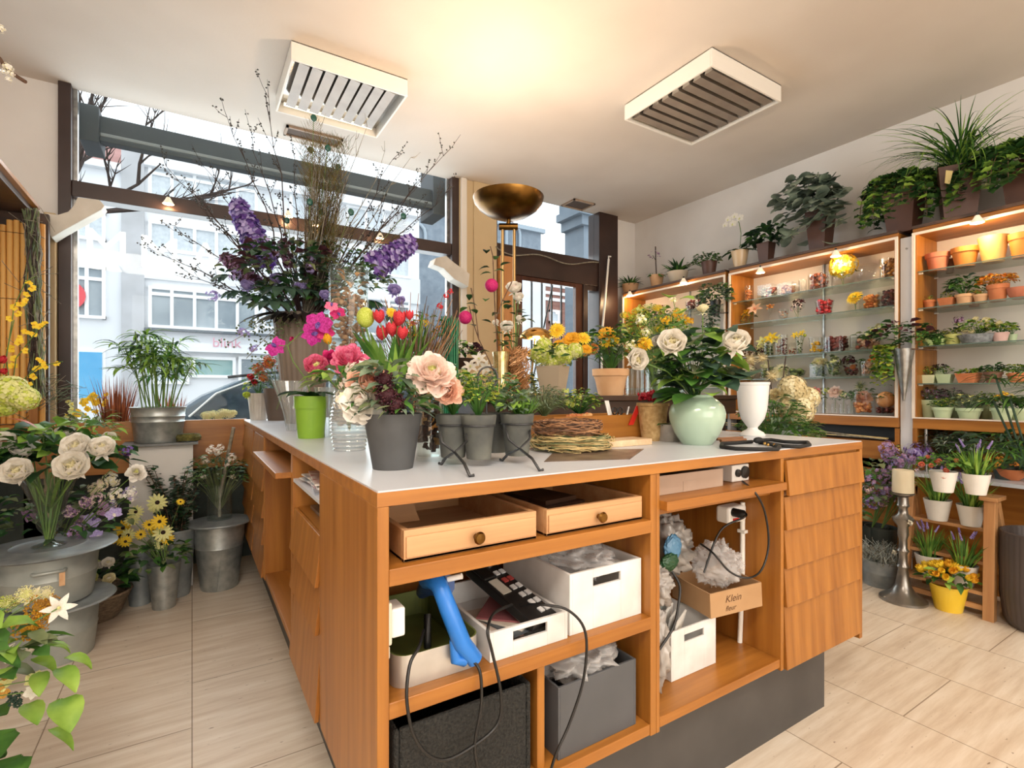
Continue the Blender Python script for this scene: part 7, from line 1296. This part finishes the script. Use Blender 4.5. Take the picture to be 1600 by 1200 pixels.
# plants on the white lower shelf
for px, x, lb, ks, c_, r_ in ((1520, 3.85, 'feathery silver grey plant in a dark pot on the white lower shelf', (SILVER, GGREEN, OLIVE), 0, (.16, .17, .09)), (1572, 3.80, 'dark glossy palm leaved plant at the right end of the white lower shelf', (DGREEN, GREEN, BLUEGR), 1, (.18, .20, .12)), (1475, 3.9, 'olive grey spiky foliage at the back left of the white lower shelf', (OLIVE, GGREEN, DTWIG), 0, (.14, .14, .11))):
    a, b = rxy(px); p = V((x, x / a * b, .6485)); t = thing('potted_plant', lb, 'potted plant', p); vessel('taper', .065, .10, mat('dark_bucket', '#39403c'), t); m = MB(*ks); bush(m, (0, 0, .17), r_, 260 if c_ == 0 else 90, .05 if c_ == 0 else .11, .006 if c_ == 0 else .016, (0, 1, 2), stems=1, shape='long'); m.build('foliage', t)
p = V((3.80, .93, .6485)); t = thing('flower_pot', 'low pot of orange flowers under the dark leaved plant on the white shelf', 'potted plant', p); vessel('bowl', .07, .06, TERRA, t); m = MB(GREEN, DGREEN); bush(m, (0, 0, .08), (.08, .09, .03), 60, .05, .014, (0, 1)); m.build('foliage', t)
for i in range(5): put(t, bloom('cluster', ORANGE, GOLD), p + V((U(-.08, -.03), U(-.08, .08), U(.08, .11))), .022, (-1, 0, .6))

# ------------------------------------------------------------------ left: pails, pedestal, baskets
def bucket(p, Rr, H, label, mt=ZINC, kind='bucket', name='zinc_bucket', seg=40):
    t = thing(name, label, 'bucket', p); vessel(kind, Rr, H, mt, t, 'body', seg=seg); return t
L0 = F(343, 916); d = depth(L0); t = bucket(L0, .135, .37, 'tallest zinc pail, with a round lid and glass jar, next to the counter'); m = MB(ZINC); m.tube([(-.02 + .07 * .0, -.102, .01), (0, -.115, .19), (0, -.128, .34)], .003, 0, 6); m.build('seam', t)
m = MB(ZINCD); m.lathe([(0, .012), (.09, .012), (.10, .004), (.165, .0), (.168, .006), (.165, .012), (.10, .016), (.09, .022), (0, .022)], 0, 44); solo('zinc_plate', m, 'round zinc plate lying on the tallest pail', 'plate', loc=L0 + V((0, 0, .3705)))
J0 = L0 + V((0, 0, .393)); m = MB(GLASS); m.lathe([(0, 0), (.065, 0), (.065, .20)], 0, 28); m.lathe([(.062, .2), (.062, .01), (0, .01)], 0, 28); solo('glass_jar', m, 'clear glass jar on the zinc plate of the tallest pail', 'jar', loc=J0)
t = thing('blossom_branch', 'white blossom branch with a mossy stick in the glass jar beside the counter', 'branches', J0 + V((0, 0, .012))); m = MB(GREEN, OLIVE, GTWIG, DGREEN); b = V((0, 0, .1)); s1 = PD(365, 668, d) - t.location; m.tube([V((0, 0, 0)), b, s1 * .6 + V((0, 0, .05)), s1], .010, 2, 7)
bush(m, (0, 0, .24), (.16, .14, .14), 300, .045, .006, (0, 1, 0, 3), shape='long', stems=1, src=(0, 0, .03)); m.build('foliage', t)
for (x, y, w_) in ((330, 703, 16), (340, 706, 14), (362, 716, 16), (320, 718, 14), (345, 698, 12), (318, 745, 10), (355, 725, 10), (364, 745, 8)): fl(t, 'cluster', (WHITE, BLUSH), x, y, d - .04, w_, .5)
# bucket group with eucalyptus and rudbeckia
L0 = V((-.075, 3.41, 0)); bucket(L0, .092, .37, 'blue grey pail holding the eucalyptus, behind the two small pails', ZINCD); t = thing('eucalyptus_bouquet', 'dense blue green eucalyptus in the blue grey pail', 'bouquet', L0 + V((0, 0, .30))); m = MB(BLUEGR, DGREEN, GGREEN, TWIG); cc = L0
for i in range(40):
    px_, py_ = U(220, 312), U(722, 800); q = PD(px_, py_, depth(L0) + U(-.1, .1)) - t.location; P = [V((0, 0, -.1)), q * .5 + V((0, 0, .04)), q]; m.tube(P, .002, 3, 4, cap=False)
    for j in range(26):
        s = U(.25, 1); p = P[0].lerp(P[1], min(1, s * 2)) if s < .5 else P[1].lerp(P[2], s * 2 - 1); m.blade(p, U(0, 6.28), U(-.3, .9), U(-.6, .4), .032, .013, R.choice((0, 0, 1, 2)), nL=3, cup=.2, shape='round')
m.build('foliage', t)
L0 = V((-.125, 3.25, 0)); d = depth(L0); bucket(L0, .076, .235, 'small round zinc pail in front, under the yellow daisies', ZINC, 'taper'); t = thing('rudbeckia_bouquet', 'yellow black-eyed daisies leaning out of the small front pail', 'bouquet', L0 + V((0, 0, .12))); st = MB(STEM, GREEN, OLIVE, DGREEN); top = L0 + V((0, 0, .2))
for (x, y, w_) in ((246, 785, 24), (243, 792, 18), (206, 812, 18), (192, 825, 20), (188, 838, 22), (200, 836, 18), (212, 800, 18), (233, 820, 16), (255, 832, 24), (249, 815, 20), (252, 850, 18), (262, 842, 16), (282, 784, 10), (220, 835, 14), (196, 846, 16), (240, 830, 14)): fl(t, 'daisy', (YEL if w_ % 3 else PALEY, EYEC), x, y, d + U(-.12, .0), w_ * 1.15, .35, stemto=top, stems=st)
bush(st, (-.02, -.03, .14), (.15, .13, .10), 90, .06, .016, (1, 2, 3)); st.build('stems', t)
bucket(V((-.235, 3.37, 0)), .07, .25, 'small dull pail half behind the front pail', ZINCD, 'taper')
# pedestal with palm
L0 = V((-.145, 3.52, 0)); Pd = mat('white_board', '#dedcd9', '#d4d1cd', rough=.6, scale=3); m = MB(Pd); m.box((-.15, 0.0, 0), (.15, .185, .825)); solo('pedestal', m, 'white boxed pedestal carrying the palm, in front of the teak window board', 'pedestal', loc=L0, bevel=.002)
m = MB(mat('slate_slab', '#5d6060', '#6d7070', rough=.5, scale=8)); m.box((-.185, -.05, 0), (.175, .19, .014)); solo('slate_slab', m, 'thin grey slate slab on top of the white pedestal', 'slab', loc=L0 + V((0, 0, .8255)), bevel=.002)
Lp = V((-.165, 3.61, .8405)); d = depth(Lp); t = thing('potted_palm', 'bushy lady palm in a banded zinc pot on the white pedestal', 'potted plant', Lp); m = MB(ZINC); Rr = 36 * d / 800; H = 54 * d / 800; m.lathe([(0, 0), (Rr * .84, 0), (Rr * .86, H * .04), (Rr * .95, H * .56), (Rr * .98, H * .58), (Rr * .95, H * .61), (Rr * .97, H * .72), (Rr, H * .74), (Rr * .97, H * .77), (Rr, H * .96), (Rr * 1.05, H), (Rr * .98, H), (Rr * .9, H * .85), (0, H * .84)], 0, 44); m.build('pot', t)
m = MB(GREEN, DGREEN, LGREEN, STEM)
for i in range(20):
    a = i * 2.4; q = Rr * .6 * math.sqrt(i / 20); h_ = U(.24, .46); P0 = V((q * cos(a), q * sin(a), H * .84)); P1 = P0 + V((U(-.05, .05) + q * cos(a) * 1.2, U(-.05, .05) + q * sin(a) * 1.2, h_)); m.tube([P0, (P0 + P1) / 2 + V((U(-.01, .01), 0, 0)), P1], .0035, 3, 5)
    for f_ in range(3):
        A_ = U(0, 6.28); c_ = P0.lerp(P1, U(.6, 1)) + V((cos(A_) * .05, sin(A_) * .05, .03)); m.tube([P0.lerp(P1, .6), c_], .0015, 3, 4)
        for j in range(6): m.blade(c_, A_ + (j - 2.5) * .5, rad(U(5, 55)), rad(U(-75, -10)), U(.09, .15), .009, R.choice((0, 2, 1, 2)), nL=5, cup=.35, shape='long')
m.build('foliage', t)
m = MB(MOSS, TWIG)
for i in range(90): a = U(0, 6.28); m.blade((.045 * cos(a) + U(-.012, .012), .045 * sin(a) + U(-.012, .012), U(.002, .04)), a + 1.5 + U(-.6, .6), U(-.3, .6), U(-.6, .2), .04, .006, i % 2, nL=3)
m.lathe([(.03, 0), (.062, .004), (.068, .025), (.058, .042), (.035, .03), (.03, .0)], 0, 24); solo('moss_nest', m, 'small mossy nest beside the banded zinc pot on the slate slab', 'nest', loc=(-.02, 3.56, .8405))
# stacked tubs with plates, flared vase of white roses
B0 = V((-.475, 2.70, 0)); a = F(92, 1030); B0 = V((a.x, a.y, 0)) + V((-.02, .05, 0)); bucket(B0, .15, .225, 'lower grey zinc tub standing on the floor at the far left', ZINCG, 'tub')
def plate(p, Rr, label): m = MB(ZINCD); m.lathe([(0, .008), (Rr * .45, .008), (Rr * .5, .014), (Rr * .56, .006), (Rr * .97, .004), (Rr, .010), (Rr * .97, .016), (Rr * .6, .014), (Rr * .54, .022), (Rr * .45, .016), (0, .016)], 0, 56); return solo('zinc_plate', m, label, 'plate', loc=p)
plate(B0 + V((.0, 0, .2265)), .21, 'lower round zinc plate between the two grey tubs'); T0 = B0 + V((-.02, .0, .2505)); t = bucket(T0, .17, .205, 'upper grey zinc tub with flat handle and price tag, under the white roses', ZINCG, 'tub')
m = MB(ZINCG); hd = V((-T0.x, -T0.y, 0)).normalized(); sd_ = hd.cross(V((0, 0, 1))); c_ = hd * .168 + V((0, 0, .155)); m.tube([c_ - sd_ * .05, c_ - sd_ * .045 + hd * .02, c_ + sd_ * .045 + hd * .02, c_ + sd_ * .05], .007, 0, 8); m.build('handle', t); m = MB(mat('tag_tan', '#d9b48c', '#c79a70', rough=.8, scale=40)); a_ = c_ + hd * .02 + sd_ * -.03; m.prism([a_, a_ + V((0, 0, -.06)), a_ + V((0, 0, -.06)) - sd_ * .018, a_ - sd_ * .018], hd * .002); m.build('price_tag', t)
plate(T0 + V((0, 0, .2065)), .235, 'upper round zinc plate under the flared glass vase'); V0 = T0 + V((0, 0, .2235)); d = depth(V0)
m = MB(GLASS); m.lathe(pot_prof('flare', .105, .32), 0, 40); m.lathe([(0, 0), (.058, 0), (.058, .004), (.016, .018), (.0, .02)], 0, 30); solo('flared_glass_vase', m, 'flared footed glass vase holding the white roses at the far left', 'vase', loc=V0)
t = thing('white_rose_bouquet', 'large bouquet of creamy white roses in the flared glass vase', 'bouquet', V0 + V((0, 0, .06))); st = MB(STEM, OLIVE); top = V0 + V((0, 0, .14))
for (x, y, dd, w_, fc) in ((28, 738, -.22, 50, .0), (114, 730, -.22, 56, .0), (122, 700, -.15, 50, .3), (160, 702, -.12, 44, .4), (66, 676, .04, 28, 1), (101, 680, .04, 32, 1), (5, 690, -.12, 36, .6), (32, 705, -.12, 38, .6), (8, 716, .05, 34, .4), (170, 686, .1, 24, 1), (50, 700, .1, 26, .7)): fl(t, 'rose', (WHITE, CREAM), x, y, d + dd, w_ * 1.18, fc, stemto=top, stems=st)
for i in range(26): a = U(0, 6.28); st.tube([(.012 * cos(a), .012 * sin(a), -.03), (.04 * cos(a + .6), .04 * sin(a + .6), .12), (.08 * cos(a + .9), .08 * sin(a + .9), .26)], .0028, 0, 5)
st.build('stems', t); m = MB(GREEN, DGREEN, LGREEN, OLIVE)
bush(m, (0, 0, .36), (.20, .15, .10), 150, .08, .026, (0, 1, 0, 2)); bush(m, (.05, -.02, .30), (.24, .18, .08), 80, .10, .030, (1, 1, 0)); bush(m, (.14, .0, .42), (.10, .1, .10), 80, .07, .007, (3, 2), shape='long'); m.build('foliage', t)
# lilac sweet pea bouquet behind
L0 = V((-.55, 3.12, 0)); t = thing('mixed_bouquet', 'loose bouquet of lilac, purple and white blossoms behind the white roses', 'bouquet', L0); vessel('bucket', .12, .40, mat('dark_bucket', '#39403c'), t, 'bucket'); d = depth(L0) ; st = MB(STEM, GREEN, OLIVE, DGREEN)
for (x, y, w_, k, c_) in ((145, 812, 26, 'orchid', (LILAC, PURPLE)), (178, 803, 24, 'orchid', (LILAC, WHITE)), (160, 795, 24, 'orchid', (MAUVE, BURG)), (135, 785, 24, 'cluster', (MAUVE, BLUSH)), (150, 780, 22, 'cluster', (BLUSH, MAUVE)), (175, 790, 20, 'cluster', (LILAC, BLUSH)), (118, 830, 30, 'cluster', (MAUVE, LILAC)), (110, 800, 24, 'cluster', (MAUVE, BLUSH)), (128, 815, 22, 'cluster', (MAUVE, CREAM)), (45, 805, 24, 'orchid', (MAUVE, PURPLE)), (152, 838, 22, 'orchid', (LILAC, WHITE)), (150, 765, 24, 'cluster', (CREAM, BLUSH)), (175, 748, 26, 'cluster', (CREAM, WHITE)), (160, 757, 20, 'cluster', (CREAM, BLUSH)), (180, 773, 26, 'cluster', (WHITE, CREAM)), (205, 772, 26, 'cluster', (WHITE, LILAC)), (213, 738, 30, 'peony', (WHITE, PALEY)), (198, 705, 22, 'cluster', (PURPLE, PURPLEL)), (205, 770, 16, 'cluster', (WHITE, WHITE))):
    fl(t, k, c_, x, y, d + U(-.1, .1), w_, .3, stemto=L0 + V((0, 0, .36)), stems=st)
bush(st, (.0, 0, .50), (.30, .2, .20), 150, .06, .016, (1, 2, 3)); st.build('foliage', t)
# wicker basket with pale flowers
L0 = F(148, 966); d = depth(L0); t = thing('flower_basket', 'round woven basket of white and yellow flowers behind the grey tubs', 'basket', L0); m = MB(mat('grey_wicker', '#6b5a48', '#8f7c66', rough=.9, scale=50, bump=.7, stretch=(1, 1, 3))); m.lathe([(0, 0), (.09, 0), (.11, .03), (.145, .12), (.152, .125), (.15, .135), (.138, .13), (.1, .04), (0, .1)], 0, 48, flute=.03, nf=24); m.build('basket', t)
m = MB(DGREEN, GREEN); bush(m, (0, 0, .17), (.16, .13, .06), 110, .07, .022, (0, 1, 0)); m.build('foliage', t)
for (x, y, w_, c_) in ((147, 884, 26, (PALEY, CREAM)), (170, 880, 24, (WHITE, CREAM)), (142, 904, 26, (PALEY, LIME)), (170, 905, 24, (CREAM, WHITE)), (155, 884, 16, (WHITE, WHITE))): fl(t, 'rose', c_, x, y, d - .12, w_, .5)
# near left arrangement with amber heads
L0 = V((-.64, 1.66, 0)); t = thing('amber_arrangement', 'near left arrangement with amber flower heads, white blossoms and light green leaves', 'bouquet', L0); vessel('taper', .12, .40, mat('taupe_pot', '#6d6257', '#7a6f63', rough=.6, scale=4), t, 'pot'); st = MB(STEM, TWIG); top = L0 + V((0, 0, .38)); d = 1.30
for (x, y, w_, k, c_) in ((66, 948, 44, 'umbel', (AMBER, GOLD)), (47, 978, 46, 'umbel', (GOLD, AMBER)), (40, 928, 26, 'umbel', (PALEY, CREAM)), (8, 944, 28, 'umbel', (PALEY, LIME)), (72, 926, 20, 'umbel', (CREAM, PALEY)), (92, 950, 40, 'lily', (WHITE, PALEY)), (50, 932, 28, 'lily', (CREAM, PALEY)), (22, 940, 22, 'rose', (CREAM, PALEY)), (48, 1012, 28, 'bud', (WHITE, WHITE)), (5, 1020, 30, 'lily', (WHITE, GOLD)), (56, 1062, 30, 'orchid', (PALEY, CREAM)), (52, 1080, 26, 'orchid', (WHITE, PALEY)), (10, 1060, 28, 'orchid', (PALEY, AMBER)), (2, 1080, 26, 'orchid', (AMBER, PALEY))):
    fl(t, k, c_, x, y, d + U(-.04, .08), w_, .4, stemto=top, stems=st)
st.build('stems', t); m = MB(LGREEN, GREEN, OLIVE, BURG)
for (x, y, a, L_, W_, k) in ((88, 1045, -.9, .075, .024, 0), (100, 1028, -.3, .06, .02, 0), (95, 1092, -1.2, .085, .036, 0), (48, 1030, -.5, .06, .02, 0), (62, 1050, -1.4, .06, .02, 0), (25, 1140, -2.2, .12, .055, 1), (12, 1115, 2.6, .10, .045, 1), (35, 1180, -1.9, .12, .05, 1), (75, 1140, -.7, .075, .014, 0), (40, 1100, -1.0, .06, .025, 0), (0, 1050, 0, .07, .03, 2), (20, 960, 1, .09, .03, 2), (70, 1010, 0, .05, .015, 0), (30, 1000, .6, .08, .03, 2), (10, 1180, 2.9, .12, .06, 1)):
    m.blade(PD(x, y, d) - t.location, a, .2, -1.1, L_ * 1.25, W_, k, nL=6, nW=4, cup=.25, shape='leaf', wave=.06)
bush(m, (.22, .02, .50), (.12, .10, .10), 70, .07, .02, (1, 2, 0)); m.build('foliage', t)
m = MB(BLUEGR, GTWIG)
for _ in range(60): m.bead(PD(U(10, 35), U(1080, 1105), d) - t.location, .004, 0)
m.build('berries', t)
# left wall cabinet with bamboo screen
BAM = mat('bamboo', '#c98a3c', '#e8b566', rough=.5, scale=5, stretch=(1, 1, .15)); m = MB(BAM, DTWIG); x = -1.05; q = random.Random(2)
while x < -.70: r_ = q.uniform(.010, .014); x += r_; m.tube([(x, 3.70 + q.uniform(-.004, .004), .96), (x + q.uniform(-.004, .004), 3.70, 1.5), (x, 3.70, 2.02 + q.uniform(-.02, .02))], r_, 0, 8); x += r_
for z in (1.2, 1.62, 1.97): m.tube([(-1.05, 3.684, z), (-.70, 3.684, z)], .0016, 1, 4)
t = thing('bamboo_screen', 'golden bamboo cane screen in the left wall cabinet', 'screen'); m.build('canes', t)
t = thing('wall_cabinet', 'teak framed cabinet along the left wall, seen edge on', 'cabinet'); m = MB(TEAKY, DARKWOOD, TEAK); m.box((XL + .002, 2.2, 2.115), (-.70, 3.715, 2.135), 0); m.box((XL + .002, 2.2, 2.085), (-.725, 3.715, 2.115), 1); m.box((XL + .002, 3.716, .96), (-.665, 3.75, 2.10), 1); m.box((-.735, 3.66, .96), (-.70, 3.716, 2.10), 2); m.box((XL + .002, 2.2, .92), (-.72, 3.716, .955), 0); m.build('frame', t, bevel=.002)
t = thing('twig_garland', 'dry twig garland with olive grass hanging down beside the bamboo screen', 'garland', (0, 0, 0)); m = MB(OLIVE, GTWIG, DTWIG)
for i in range(46):
    P = []; x0 = U(38, 58)
    for j in range(9): P.append(PD(x0 + U(-7, 7) + j * 1.2, 330 + j * 36 + U(-6, 6), 2.62 + U(-.04, .04)))
    m.tube(P, U(.002, .0045), R.choice((0, 1, 2, 0)), 4, cap=False)
for i in range(40): p = PD(U(40, 68), U(335, 640), 2.6); m.tube([p, p + V((U(-.05, .05), U(-.05, .02), U(-.06, .06))), p + V((U(-.1, .1), U(-.07, .02), U(-.10, .10)))], .0016, 1, 3, cap=False)
m.build('twigs', t)
t = thing('oncidium_orchid', 'arching sprays of yellow dancing orchids in front of the bamboo screen', 'orchid', V((-.86, 3.05, .956))); vessel('taper', .06, .12, mat('white_pot', '#dcd9d2'), t); d = 2.35; st = MB(STEM, LGREEN, DGREEN); base = t.location + V((0, 0, .1))
for pts in ([(20, 640), (10, 560), (22, 480), (40, 440), (55, 432)], [(15, 640), (25, 560), (60, 515), (72, 508)], [(20, 640), (40, 590), (62, 572), (98, 565)], [(12, 640), (5, 580), (15, 530), (22, 500)]): st.tube([PD(x, y, d) - t.location for x, y in pts], .0022, 0, 5)
for j in range(7): st.blade((0, 0, .1), j * .9, rad(75), rad(30), U(.25, .4), .018, 2, nL=6, cup=.3, shape='grass')
st.build('stems', t)
for (x, y, w_) in ((45, 442, 12), (50, 450, 14), (42, 460, 13), (40, 470, 12), (32, 475, 14), (22, 480, 14), (28, 490, 13), (15, 498, 12), (54, 508, 15), (62, 510, 14), (70, 505, 12), (40, 518, 14), (52, 522, 13), (30, 535, 15), (18, 545, 15), (40, 548, 12), (22, 560, 13), (20, 572, 15), (58, 576, 15), (70, 572, 13), (52, 588, 14), (88, 568, 12), (66, 565, 12), (45, 600, 12), (30, 528, 12), (60, 562, 10)): fl(t, 'orchid', (YEL, GOLD), x, y, d + U(-.04, .04), w_ * .9, .2)
t = thing('hydrangea_bouquet', 'pale green hydrangea head at the left edge below the yellow orchids', 'bouquet', V((-.78, 2.62, .956))); vessel('taper', .06, .14, mat('oxblood_pot', '#6a2a1a'), t); m = MB(GREEN, DGREEN, RUST); bush(m, (0, 0, .16), (.12, .10, .06), 50, .09, .022, (0, 1, 2)); m.build('foliage', t)
for (x, y, w_) in ((15, 612, 52), (38, 622, 40), (5, 632, 40)): fl(t, 'hydrangea', (PALEY, LIME), x, y, 2.12, w_, .6)
for (x, y, w_) in ((4, 562, 22), (6, 580, 18)): fl(t, 'bud', (RED,), x, y, 2.15, w_, .6)
m = MB(RUST, mat('rust_leaf', '#8c2f1c', '#b3512c', rough=.6)); [m.blade(PD(x, y, 2.0), a, .3, -.8, .12, .03, 1, nL=5) for x, y, a in ((2, 655, 0), (4, 672, .5), (10, 690, 2.5))]; solo('rust_leaf_branch', m, 'curled rust red leaves above the left white roses', 'branch')
t = thing('air_plant', 'wiry grey green air plant hanging over the left end of the window board', 'plant', PY(78, 630, 3.74)); m = MB(GGREEN, GTWIG)
for i in range(60): a = U(0, 6.28); p = V((U(-.14, .10), U(-.06, 0), U(-.06, .14))); m.tube([p, p + V((U(-.08, .08), U(-.03, .03), U(-.06, .06))), p + V((U(-.16, .16), U(-.05, .03), U(-.10, .08)))], .0016, i % 2, 3, cap=False)
m.build('tendrils', t); m = MB(WHITEP); m.lathe([(0, -.04), (.02, -.04), (.028, .02), (.024, .02), (0, -.02)], 0, 18, c=(-.07, 0, .0)); m.build('pot', t)
# white blossom twig at the top left corner
t = thing('blossom_twig', 'white blossom twig reaching in at the top left corner under the ceiling', 'branch', PD(-20, 60, 1.7)); m = MB(TWIG, GREEN); m.tube([PD(x, y, 1.7) - t.location for x, y in ((-60, 40), (0, 92), (10, 108), (24, 118), (40, 128))], .006, 0, 6); m.tube([PD(x, y, 1.7) - t.location for x, y in ((-60, 40), (-20, 60), (2, 45))], .004, 0, 6); m.build('twig', t)
for (x, y, w_) in ((12, 105, 16), (17, 115, 13), (14, 124, 10), (2, 45, 14), (6, 112, 10)): fl(t, 'cluster', (WHITE, CREAM), x, y, 1.69, w_, 0)
# in the window display
DZ = .801
for (x0, w_, n, lb) in ((181, 30, 150, 'upright rust brown dried grass in the window left of the palm'), (262, 46, 120, 'second rust brown grass in the window behind the palm')):
    p = PY(x0, 640, 3.87); p.z = DZ; m = MB(RUST, G('grass_brown', '#5a2c1c', '#8a4a2c')); grass(m, (0, 0, 0), n, .42 if n > 130 else .33, .0048, (0, 1), base=.05, e0=(72, 89), e1=(70, 92), nL=4); solo('dried_grass', m, lb, 'dried grass', loc=p)
p = PY(140, 650, 3.87); p.z = DZ; t = thing('yellow_orchid', 'low yellow orchid spray at the left foot of the shop window', 'orchid', p); d = depth(p); st = MB(STEM, LGREEN, YGREEN); bush(st, (.05, 0, .10), (.16, .06, .09), 120, .05, .007, (1, 2), shape='long', stems=0); st.build('foliage', t)
for i in range(34): x = U(96, 166); fl(t, 'orchid', (YEL, GOLD) if x > 118 else (PALEY, YEL), x, 645 - (x - 96) * .12 + U(-22, 8), d, U(7, 12), .3)
p = PY(346, 652, 3.87); p.z = DZ; t = thing('pale_flower_bowl', 'low bowl of cream and yellow flowers in the window just left of the counter', 'bowl', p); vessel('bowl', .08, .06, ZINCD, t); m = MB(OLIVE, LGREEN); bush(m, (0, 0, .10), (.14, .06, .04), 80, .04, .008, (0, 1)); m.build('foliage', t)
for i in range(12): fl(t, 'umbel', (CREAM, PALEY), U(318, 374), U(643, 653), depth(p) - .02, U(10, 16), .6)
